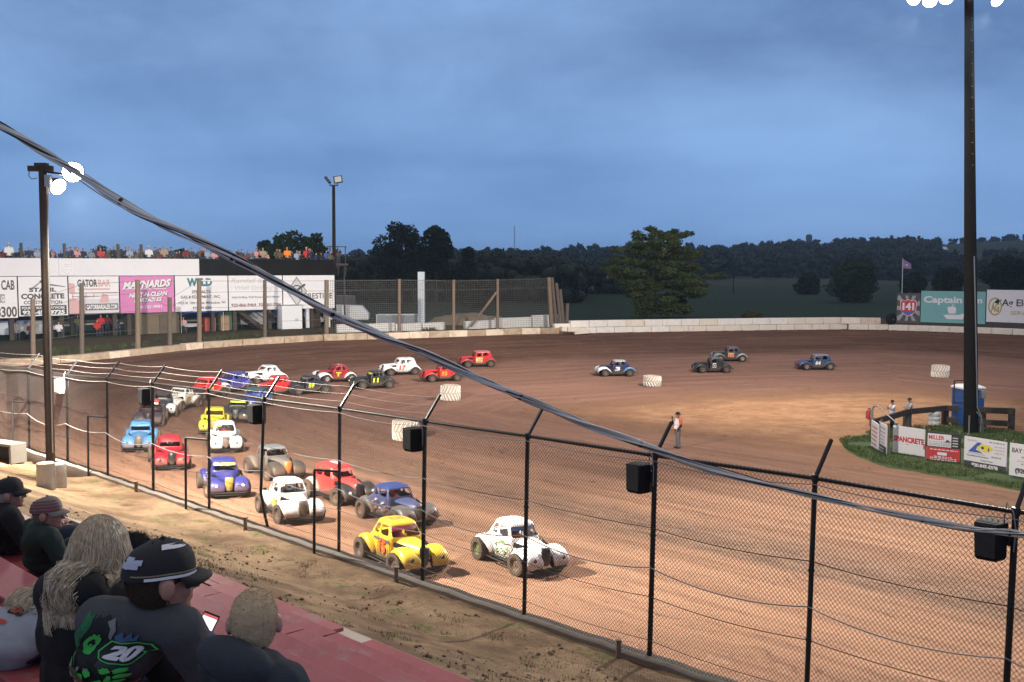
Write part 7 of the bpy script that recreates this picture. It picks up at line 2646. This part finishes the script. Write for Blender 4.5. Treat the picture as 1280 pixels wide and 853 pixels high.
def hairmat(nm, c, v=.35): return mat('hair_' + nm, c, .85, 0, v, 40, spec=.12)


# buzz-cut boy
B = spectator('boy with buzzed fair hair in a dark hooded sweatshirt, seen from behind', 1.48, a_of(331, 1.48), row_z(0), (318, 776), 2.86, 60, 98, k=.80, shirt=(.030, .036, .045), hood=True,
              hair=('short', [hairmat('buzz', (.50, .37, .225))][0], dict(n=7000, ln=.0045, seed=2)), trousers=(.02, .025, .04), wide=.9)
# man in the black cap
M_capk = mat('cap_black', (.012, .012, .013), .75, 0, .2, 20, .3, 300)
Mn = spectator('man in a black cap with white emblem and grey shirt with a green back print', 1.46, a_of(106, 1.46), row_z(0), (203, 724), 3.22, 74, 34, k=1.0, skin=SKIN_R, shirt=(.062, .064, .070), sleeve=1.0,
               hair=('short', hairmat('brown', (.055, .038, .026)), dict(n=4200, ln=.008, seed=4)), cap=(M_capk, M_capk), trousers=(.035, .06, .16), wide=.86, head_pitch=4, fold=.004)
hc, Rm = Mn['hc'], Mn['Rm']
T = lambda v: hc + Rm @ Vector(v)
m = MB()      # band, piping and emblem stitched on the crown
def crown_pt(t, z, o=.002):
    sx_ = np.interp(z, [.022, .05, .08, .105, .122, .131], [.115, .114, .106, .088, .060, .025]) + o; sy_ = np.interp(z, [.022, .05, .08, .105, .122, .131], [.092, .091, .085, .072, .050, .02]) + o
    return T((-.011 + sx_ * math.cos(t), sy_ * math.sin(t), z - .012 * (abs(math.cos(t)) if math.cos(t) < 0 else 0)))
def crown_patch(t0, t1, z0, z1, mi, n=8, o=.0035, skew=0.0):
    rows = [[crown_pt(t0 + (t1 - t0) * q / n, z + skew * (q / n), o) for q in range(n + 1)] for z in (z0, (z0 + z1) / 2, z1)]
    m.loft(rows, mi, cyc=False)
crown_patch(R(-125), R(-25), .024, .033, 0); crown_patch(R(-150), R(-20), .037, .042, 2, 12)
crown_patch(R(-100), R(100), .112, .124, 0, 14)
for t0, t1, z0, z1 in ((188, 212, .068, .088), (178, 200, .060, .080), (200, 222, .062, .080), (210, 228, .074, .09), (184, 208, .086, .097)):
    crown_patch(R(t0), R(t1), z0, z1, 1, 5)
crown_patch(R(150), R(172), .02, .033, 0, 4)
m.build('cap_emblem', [P_white, mat('cap_thread', (.45, .47, .56), .8), mat('cap_gold', (.26, .21, .12), .7)], Mn['cap'])
# the print on his back
GN = mat('print_green', (.07, .62, .11), .7, 0, .3, 30); GD = mat('print_dark', (.012, .016, .015), .8, 0, .3, 30); GG = mat('print_grey', (.22, .22, .23), .8, 0, .4, 40); GB = mat('print_blue', (.06, .12, .24), .8, 0, .3, 30); GR = mat('print_rust', (.16, .05, .05), .8); GM_ = mat('print_deep_green', (.02, .16, .06), .8, 0, .6, 60)
M_pw = mat('print_white', (.75, .74, .74), .8, 0, .06, 20)
items = [blob_item(.11, -.06, .075, .20, GD and 1, 1, .12), blob_item(.0, -.14, .14, .10, 1, 2, .15), blob_item(.16, -.10, .022, .24, 5, 3, .2)]
items = [blob_item(-.085, -.05, .06, .18, 1, 1, .12), blob_item(.0, -.17, .13, .09, 1, 2, .18), blob_item(-.145, -.08, .022, .22, 5, 3, .25, 40),
         poly_item([(-.075, .10), (-.055, .115), (-.028, .08), (-.025, .03), (-.04, .045), (-.05, .08)], 2),
         blob_item(-.085, .0, .026, .056, 0, 5, .22), blob_item(-.084, .0, .012, .02, 1, 6, .3), blob_item(-.083, -.012, .006, .008, 0, 16, .3),
         poly_item([(-.02, .055), (.0, .085), (.015, .06), (.03, .09), (.045, .058), (.06, .08), (.065, .05), (.0, .04)], 3),
         poly_item([(-.02, .04), (.125, .045), (.16, .02), (.10, -.045), (-.03, -.04), (-.045, -.02)], 0), poly_item([(-.015, .035), (.12, .04), (.148, .018), (.095, -.04), (-.025, -.035), (-.038, -.018)], 1),
         text_item('20', .045, .0, .125, .058, 4, .06, .25, -.02)]
for k_, (x, y, rx, ry) in enumerate(((.02, -.075, .02, .016), (.075, -.065, .026, .014), (.09, -.095, .026, .014), (.085, -.125, .024, .013), (.045, -.15, .028, .013), (.02, -.14, .018, .02), (-.035, -.11, .016, .02), (-.06, -.155, .02, .03), (-.09, -.17, .016, .03), (-.125, -.16, .012, .03), (.05, -.10, .012, .02))):
    items.append(blob_item(x, y, rx, ry, 0 if k_ % 3 != 2 or k_ < 6 else 2, 20 + k_, .3, 14))
for k_ in range(14):
    rg_ = random.Random(k_ + 70); items.append(blob_item(rg_.uniform(-.13, .03), rg_.uniform(-.21, -.06), rg_.uniform(.006, .02), rg_.uniform(.004, .012), rg_.choice([2, 2, 5, 1]), 90 + k_, .4, 9))
items.append(poly_item([(-.11, -.13), (.0, -.128), (.0, -.143), (-.11, -.145)], 6))
dm = Matrix.Translation(Mn['chest'] + Vector((0, .035, .0)) + Mn['up'] * .165) @ Mn['Rt'].to_4x4()
decals(items, Mn['shirt'].data, dm, [GN, GD, GG, GB, M_pw, GM_, GR], 'back_print', Mn['shirt'])

# blonde woman
HB = [mat('hair_blonde', (.60, .48, .33), .45, 0, .35, 18), mat('hair_blonde_dark', (.36, .27, .17), .5, 0, .35, 18), mat('hair_blonde_light', (.74, .65, .50), .45, 0, .25, 18)]
Wm = spectator('woman with long wavy blonde hair in a black hooded top, seen from behind', 1.44, a_of(98, 1.44), row_z(0), (126, 689), 3.52, 62, 88, k=.98, shirt=(.008, .008, .009), hood=True, hair=('long', HB, dict(n=13000, length=.25, seed=6)), trousers=(.02, .02, .03), wide=1.05, head_pitch=6)
# person in the grey hooded sweatshirt, bent forward
Gy = spectator('person bent forward in a light grey hooded sweatshirt with a race car print', 1.44, a_of(2, 1.44), row_z(0), (64, 750), 4.2, 58, 60, k=.78, shirt=(.36, .38, .42), hood=True, hair=('long', HB, dict(n=2200, length=.16, seed=9)), head_pitch=30, trousers=(.03, .04, .08))
sc6 = lambda it: ([(x * .6 + .0, y * .6) for x, y in it[0]], it[1], it[2])
items = [poly_item([(.02, .05), (.10, .055), (.12, .01), (.11, -.035), (.0, -.045), (-.02, -.01)], 0), poly_item([(.0, .0), (.06, .03), (.10, .0), (.09, -.03), (.0, -.035)], 1), poly_item([(.03, .04), (.09, .05), (.09, .02), (.04, .015)], 2), blob_item(.01, -.03, .014, .014, 0, 3, .05), blob_item(.085, -.03, .014, .014, 0, 4, .05), text_item('RACING', .05, .085, .12, .025, 3, .04, .2), poly_item([(.0, -.10), (.06, -.095), (.06, -.125), (.0, -.13)], 1)]
items = [sc6(it) for it in items]
dm = Matrix.Translation(Gy['chest'] + Gy['up'] * .03) @ Gy['Rt'].to_4x4()
decals(items, Gy['shirt'].data, dm, [GD, mat('print_red', (.5, .06, .03), .8), GB, M_pw], 'back_print', Gy['shirt'])
# the two men further down
M_capg = mat('cap_flag', (.20, .17, .15), .8, 0, .2, 10)
Gm = spectator('man in a dark green jacket and a faded red striped cap, in profile', 2.86, a_of(46, 2.86), row_z(2), (60, 642), 7.35, 42, 4, k=.98, skin=SKIN_R, shirt=(.018, .034, .026), hair=('short', hairmat('grey', (.15, .13, .11)), dict(n=900, ln=.008, seed=7)), cap=(M_capg, M_capg), wide=1.05, voxel=.018)
hc, Rm = Gm['hc'], Gm['Rm']; T = lambda v: hc + Rm @ (Vector(v) * .98)
m = MB()
for z0, z1 in ((.03, .043), (.055, .067), (.079, .089), (.10, .108)):
    crown_patch(R(-175), R(-20), z0, z1, 0, 10)
m.build('cap_stripes', [mat('cap_red', (.22, .05, .055), .8)], Gm['cap'])
Bk = spectator('older grey-haired man in a plain black cap and a black top', 2.86, a_of(0, 2.86), row_z(2), (12, 617), 7.9, 42, 18, k=1.0, skin=SKIN_R, shirt=(.014, .014, .016), hair=('short', hairmat('silver', (.34, .32, .30)), dict(n=1800, ln=.014, seed=8)), cap=(M_capk, M_capk), wide=1.1, voxel=.018)
m = MB()
for i in (0, 1): pass
# dark-haired person with the telephone
pr_ = at(226, 800, 4.62)
kn = at(262, 800, 4.66)
Ph = spectator('dark-haired person with glasses in a white top holding a lit telephone', 2.02, a_of(196, 2.02), row_z(1), (168, 694), 4.92, 40, 30, k=.92, shirt=(.42, .44, .50), hair=('short', hairmat('dark', (.022, .02, .019)), dict(n=2600, ln=.02, seed=10)), trousers=(.012, .013, .02), head_pitch=22, sleeve=1.0,
               arms=[((.14, .06, -.22), tuple(at(205, 800, 4.9))), ((.16, -.10, -.20), tuple(at(244, 801, 4.66)))])
m = MB()      # glasses
hc, Rm = Ph['hc'], Ph['Rm']; T = lambda v: hc + Rm @ (Vector(v) * .92)
for s_ in (-1, 1):
    m.tube([T((.10, s_ * .033 + .024 * math.cos(t), .006 + .018 * math.sin(t))) for t in [2 * math.pi * q / 14 for q in range(15)]], .0022, 5)
    m.tube([T((.098, s_ * .058, .01)), T((.05, s_ * .083, .012)), T((-.01, s_ * .086, .005))], .003, 5)
m.tube([T((.104, -.01, .01)), T((.104, .01, .01))], .002, 5)
m.build('glasses', M_black, Ph['root'])
# the telephone itself: a thing held in the hand
pc = at(256, 786, 4.60)
n_ = (Vector((0, 0, H)) - pc).normalized()
upv = (Vector((.30, .35, .75))).normalized(); upv = (upv - n_ * upv.dot(n_)).normalized()
nn = (n_ * .8 + Vector((0, 0, .35))).normalized(); upv = (upv - nn * upv.dot(nn)).normalized(); xx = upv.cross(nn)
m4 = Matrix((xx, upv, nn)).transposed().to_4x4(); m4.translation = pc
PHN = thing('telephone', 'telephone with a bright white screen held over a dark knee', 'telephone', m4=m4)
m = MB(); m.box((0, 0, 0), (.078, .155, .009)); m.build('case', M_black, PHN, bev=.004)
m = MB(); m.rect(-.034, -.066, .034, .066, Matrix.Translation((0, 0, .0056)), 0); m.rect(-.034, .054, .034, .0665, Matrix.Translation((0, 0, .0062)), 1)
m.build('screen', [emat('screen_white', (.95, .97, 1.0), 1.1), emat('screen_red', (.7, .12, .14), .7)], PHN, smooth=False)

# track official in the infield
def standing(label, px, py, hpx, heading, shirt, trousers, hat=None, hat_m=None, arms=None, skin=SKIN_R, hairm=None, sleeve_c=None, belly=1.0, group=None):
    g = ground(px, py); g.z -= .0
    hgt_m = hpx * g.y / FPX / 1.02
    k = hgt_m / 1.78
    root = thing('person', label, 'person', g, R(heading), group)
    m = MB(); hc = Vector((.02, 0, 1.65)) * k; I = Matrix.Identity(3)
    head_prims(m, hc, I, k)
    cap_(m, Vector((-.01, 0, 1.44)) * k, .06 * k, Vector((0, 0, 1.6)) * k, .055 * k)
    m.ell(Vector((0, 0, 1.22)) * k, (.12 * k, .17 * k, .26 * k), 14, 10); m.ell(Vector((0, 0, .98)) * k, (.12 * k, .16 * k, .14 * k), 14, 10)
    arms = arms or [((.02, .27, 1.12), (.08, .28, .88)), ((.02, -.27, 1.12), (.08, -.28, .88))]
    for (e, w), q in zip(arms, (1, -1)):
        e = Vector(e) * k; w = Vector(w) * k; sh = Vector((0, .18 * q, 1.40)) * k
        chain(m, [Vector((0, 0, 1.4)) * k, sh, e, w], [.06 * k, .055 * k, .04 * k, .03 * k]); hand(m, w, w - e, Vector((0, q, .2)), k, .7, q)
    for q in (1, -1):
        chain(m, [Vector((0, .09 * q, .92)) * k, Vector((.01, .10 * q, .50)) * k, Vector((-.02, .11 * q, .08)) * k], [.085 * k, .055 * k, .04 * k])
    b = link('body', remesh(m, 'body', .016, 2), root); b.data.materials.clear(); b.data.materials.append(skin)
    eyes(hc, I, k, b)
    m = MB()
    m.ell(Vector((.0, 0, 1.24)) * k, (.145 * k * belly, .195 * k, .24 * k), 16, 10); m.ell(Vector((.02 * belly, 0, 1.03)) * k, (.15 * k * belly, .185 * k, .15 * k), 16, 10)
    m2 = MB()
    for (e, w), q in zip(arms, (1, -1)):
        e = Vector(e) * k; w = Vector(w) * k; sh = Vector((0, .18 * q, 1.40)) * k
        chain(m, [Vector((0, 0, 1.41)) * k, sh, sh.lerp(e, .55)], [.075 * k, .078 * k, .062 * k])
        if sleeve_c: chain(m2, [sh.lerp(e, .5), e, e.lerp(w, .9)], [.06 * k, .055 * k, .042 * k])
    so = link('shirt', remesh(m, 'shirt', .02, 2, fold=.006), root); so.data.materials.clear(); so.data.materials.append(mat('cloth_%02d' % len(_mats), shirt, .9, 0, .12, 6))
    if sleeve_c:
        s2 = link('sleeves', remesh(m2, 'sleeves', .02, 2), root); s2.data.materials.clear(); s2.data.materials.append(mat('cloth_%02d' % len(_mats), sleeve_c, .9))
    m = MB(); m.ell(Vector((0, 0, .95)) * k, (.135 * k, .18 * k, .12 * k), 14, 10)
    for q in (1, -1):
        chain(m, [Vector((0, .09 * q, .92)) * k, Vector((.01, .10 * q, .50)) * k, Vector((-.02, .11 * q, .10)) * k], [.10 * k, .075 * k, .065 * k])
    to = link('trousers', remesh(m, 'trousers', .02, 2, fold=.006), root); to.data.materials.clear(); to.data.materials.append(mat('cloth_%02d' % len(_mats), trousers, .9, 0, .2, 6))
    m = MB()
    for q in (1, -1): m.ell(Vector((.04, .11 * q, .045)) * k, (.14 * k, .05 * k, .05 * k), 12, 8)
    m.build('shoes', mat('shoe_dark', (.03, .03, .03), .7), root)
    if hat == 'brim':
        m = MB(); q4 = Matrix.Translation(hc + Vector((-.01, 0, .05)) * k)
        m.lathe([(.17 * k, -.01 * k), (.165 * k, .004 * k), (.105 * k, .01 * k), (.10 * k, .06 * k), (.085 * k, .10 * k), (.03 * k, .11 * k)], 24, q4); m.build('hat', hat_m, root)
    elif hat == 'cap': baseball_cap(hc, I, k, (hat_m, hat_m), root)
    if hairm: short_hair(hc, I, k, hairm, root, n=300, ln=.01)
    return root, k


of, k = standing('track official in white and orange vest and dark hat standing on the infield dirt', 847, 560.5, 46.5, 205, (.78, .76, .76), (.16, .15, .15), hat='brim', hat_m=M_capk, belly=1.2,
                 arms=[((.02, .29, 1.16), (.16, .20, .96)), ((.20, -.22, 1.18), (.24, -.10, 1.42))], sleeve_c=(.03, .028, .03))
m = MB()
for q in (1,):
    chain(m, [Vector((-.02, .10, 1.42)) * k, Vector((0, .21, 1.38)) * k, Vector((.01, .255, 1.24)) * k], [.085 * k, .088 * k, .075 * k]); m.ell(Vector((-.05, .12, 1.2)) * k, (.12 * k, .10 * k, .22 * k), 12, 8)
me = remesh(m, 'orange_panel', .02, 2); me.materials.clear(); me.materials.append(mat('vest_orange', (.80, .12, .05), .8)); link('orange_panel', me, of)
m = MB(); m.lathe([(.165 * k, -.03), (.17 * k, 0), (.165 * k, .03)], 20, Matrix.Translation((.02 * k, 0, .93 * k))); m.build('belt', M_black, of)
m = MB(); m.add([Vector((.10, -.16, .92)) * k, Vector((.13, -.02, .92)) * k, Vector((.15, -.03, .74)) * k, Vector((.12, -.15, .76)) * k], [(0, 1, 2, 3)]); m.V = [(x + .04, y, z) for x, y, z in m.V]; m.build('red_rag', P_red, of)
m = MB(); m.box(Vector((.27, -.09, 1.52)) * k, (.05, .04, .13)); tag(m.build('radio', M_black), None)
rd = bpy.data.objects['radio']; rd.matrix_world = of.matrix_world.copy() if False else Matrix.Translation(of.location) @ Matrix.Rotation(of.rotation_euler.z, 4, 'Z')
tag(rd, 'small black handheld radio raised by the track official', 'radio')
standing('crew man in a white shirt and dark jeans leaning by the timber rail, arms up', 1115, 537.5, 39, 195, (.72, .71, .72), (.03, .04, .09), hat='cap', hat_m=M_capk, arms=[((.18, .20, 1.2), (.30, .02, 1.36)), ((.18, -.20, 1.2), (.28, -.02, 1.40))], group='crew at the island rail')
standing('crew man in a grey shirt and dark cap behind the timber rail, arms crossed', 1136.5, 536, 40, 185, (.40, .40, .42), (.06, .055, .05), hat='cap', hat_m=M_capk, arms=[((.14, .24, 1.15), (.26, -.06, 1.22)), ((.14, -.24, 1.15), (.26, .06, 1.18))], group='crew at the island rail')


# ------------------------------------------------------------------ the crowd on the deck
def crowd_mesh(kind, seed):
    m = MB(); rg = random.Random(seed)
    m.ell((0, 0, .80), (.13, .19, .28), 10, 8); m.ell((0, 0, .48), (.15, .19, .14), 10, 8)
    cap_(m, (0, 0, 1.02), .065, (.01, 0, 1.16), .06, 8); m.ell((.02, 0, 1.24), (.10, .085, .125), 10, 8)
    for q in (1, -1):
        if kind == 'up' and q == 1: chain(m, [Vector((0, .17 * q, 1.0)), Vector((.16, .22 * q, .92)), Vector((.24, .06, 1.2))], [.075, .06, .045])
        else: chain(m, [Vector((0, .19 * q, .99)), Vector((.06, .26 * q, .74)), Vector((.24, .14 * q, .66))], [.075, .06, .045])
        if kind == 'stand': chain(m, [Vector((0, .10 * q, .45)), Vector((.02, .11 * q, .0)), Vector((-.02, .11 * q, -.40))], [.10, .075, .06])
        else: chain(m, [Vector((0, .10 * q, .46)), Vector((.42, .12 * q, .46)), Vector((.44, .12 * q, .04))], [.10, .08, .06])
    me = remesh(m, 'person', .035, 2)
    me.materials.clear()
    for _ in range(4): me.materials.append(P_white)
    for p in me.polygons:
        c = p.center
        if c.z > 1.10:
            hairy = c.z > 1.285 or (c.x < -.0 and c.z > 1.15)
            p.material_index = 1 if hairy else 0
        elif c.z < .52: p.material_index = 3
        else: p.material_index = 2
        if c.z < .72 and c.x > .24 and kind != 'stand' and c.z > .6: p.material_index = 0
    return me


CM = [crowd_mesh(kd, i) for i, kd in enumerate(('sit', 'up', 'stand'))]
CLOTH = {'black': (.014, .014, .016), 'dark grey': (.05, .05, .055), 'grey': (.20, .20, .21), 'white': (.68, .66, .66), 'red': (.50, .03, .03), 'navy': (.02, .03, .08), 'maroon': (.16, .03, .04), 'tan': (.34, .26, .17), 'orange': (.80, .24, .03), 'pale blue': (.26, .34, .45), 'olive': (.08, .09, .045), 'pink': (.55, .28, .30), 'blue': (.04, .09, .34), 'brown': (.12, .07, .045)}
HAIRS = [mat('crowd_hair_%d' % i, c, .8) for i, c in enumerate(((.02, .016, .013), (.07, .045, .025), (.22, .16, .09), (.012, .012, .013), (.30, .28, .26), (.5, .48, .46)))]
SKINS = [SKIN, SKIN_R]


def crowd_person(px, back, z, mesh_i, shirt, label, hair=None, scale=1.0, head=None, grp='spectators on the grandstand deck', i=0, rot=0.0):
    q = under(px, back); q.z = z
    o = link('person', CM[mesh_i]); o.location = q
    o.rotation_euler = (0, 0, AZ - R(90) + rot); o.scale = (scale,) * 3
    slot(o, 0, SKINS[i % 2]); slot(o, 1, hair or HAIRS[i * 7 % 5]); slot(o, 2, mat('crowd_' + shirt, CLOTH[shirt], .9, 0, .1, 8)); slot(o, 3, mat('crowd_trousers', (.03, .035, .05), .9, 0, .2, 5))
    tag(o, label, 'person', grp)
    return o


rr = random.Random(17)
special = {14: ('white', 'grey haired spectator in a white top sitting high at the CAB end of the deck', 1.25), 128: ('red', 'spectator in a red top sitting apart on the white part of the deck', 1.0), 188: ('white', 'spectator in a white shirt with light hair on the white part of the deck', 1.15), 207: ('tan', 'tall spectator in a tan top near the end of the white parapet', 1.2),
           360: ('orange', 'spectator in a bright orange jacket above the black parapet', 1.2), 384: ('red', 'spectator in red with a white hat above the black parapet', 1.2), 330: ('tan', 'spectator in a tan top above the well drilling sign', 1.15), 409: ('blue', 'spectator in blue at the railing end of the deck', 1.0)}
px = 2.0; i = 0
sp_px = sorted(special)
names = ['black', 'black', 'dark grey', 'navy', 'black', 'grey', 'brown', 'olive', 'maroon', 'dark grey', 'pale blue', 'pink']
while px < 421:
    near_sp = [q for q in sp_px if abs(q - px) < 5]
    if near_sp:
        q = near_sp[0]; sp_px.remove(q); c, lab, sc = special[q]
        crowd_person(q, 1.0, Z_BAND - .45, 0 if q != 384 else 1, c, lab, HAIRS[5] if q in (384, 14, 188) else None, sc, i=i)
        px = q + 4.6
    else:
        if rr.random() < .9 and not (338 < px < 346):
            c = rr.choice(names); w = 'white' if px < 249 else 'black'
            crowd_person(px, rr.uniform(.8, 1.8), Z_BAND - rr.uniform(.42, .68), rr.choice([0, 0, 0, 1]), c, 'spectator in a %s top sitting along the %s parapet' % (c, w), None, rr.uniform(.92, 1.12), i=i, rot=rr.uniform(-.4, .4))
        px += rr.choice([2.6, 3.4, 3.8, 4.6, 5.4, 8.0]) * rr.uniform(.85, 1.15)
    i += 1
for px, c, lab in ((420, 'brown', 'spectator in brown on the landing beyond the deck'), (424, 'dark grey', 'spectator in dark grey on the landing beyond the deck')):
    crowd_person(px, 1.9, Z_BAND - .35, 2, c, lab, None, 1.0, i=3)
for px, back, c, lab, mi_ in ((20, 1.0, 'grey', 'person in grey sitting under the CAB sign', 0), (38, .8, 'maroon', 'person in maroon sitting under the concrete sign', 0), (73, .6, 'white', 'person in a white shirt sitting under the concrete sign', 0), (97, 1.6, 'olive', 'person in olive standing under the concrete sign', 2), (121, .8, 'red', 'person in red under the farm gate sign', 0), (126, 1.2, 'red', 'second person in red, just behind the first under the farm gate sign', 2), (134, 1.8, 'maroon', 'person in maroon standing behind the red pair', 2),
                              (146, .8, 'navy', 'person in navy sitting by the posts below the farm gate sign', 0), (229, 1.0, 'pink', 'person in pink sitting near the blue tent', 0), (337, .8, 'black', 'person in black standing by the stair', 2), (344, 1.2, 'dark grey', 'person in dark grey sitting beside the white booth', 0), (382, 1.2, 'pale blue', 'person in pale blue standing by the brown panel', 2)):
    q = under(px, back)
    crowd_person(px, back, q.z + (.42 if mi_ == 2 else .02), mi_, c, lab, None, 1.0, grp='people under the grandstand', i=px)
# ------------------------------------------------------------------ evening haze over the country
m = MB(); m.box((0, 1950, 45), (7400, 4200, 106))
HZ = m.build('haze', [new_mat('haze_air')], smooth=False)
hm = bpy.data.materials['haze_air']; nt = hm.node_tree
nt.nodes.clear()
vo = nt.nodes.new('ShaderNodeVolumePrincipled'); ou = nt.nodes.new('ShaderNodeOutputMaterial')
vo.inputs['Color'].default_value = (.55, .76, 1.0, 1); vo.inputs['Density'].default_value = .00013; vo.inputs['Anisotropy'].default_value = .1
nt.links.new(vo.outputs[0], ou.inputs['Volume'])
tag(HZ, kind='stuff')
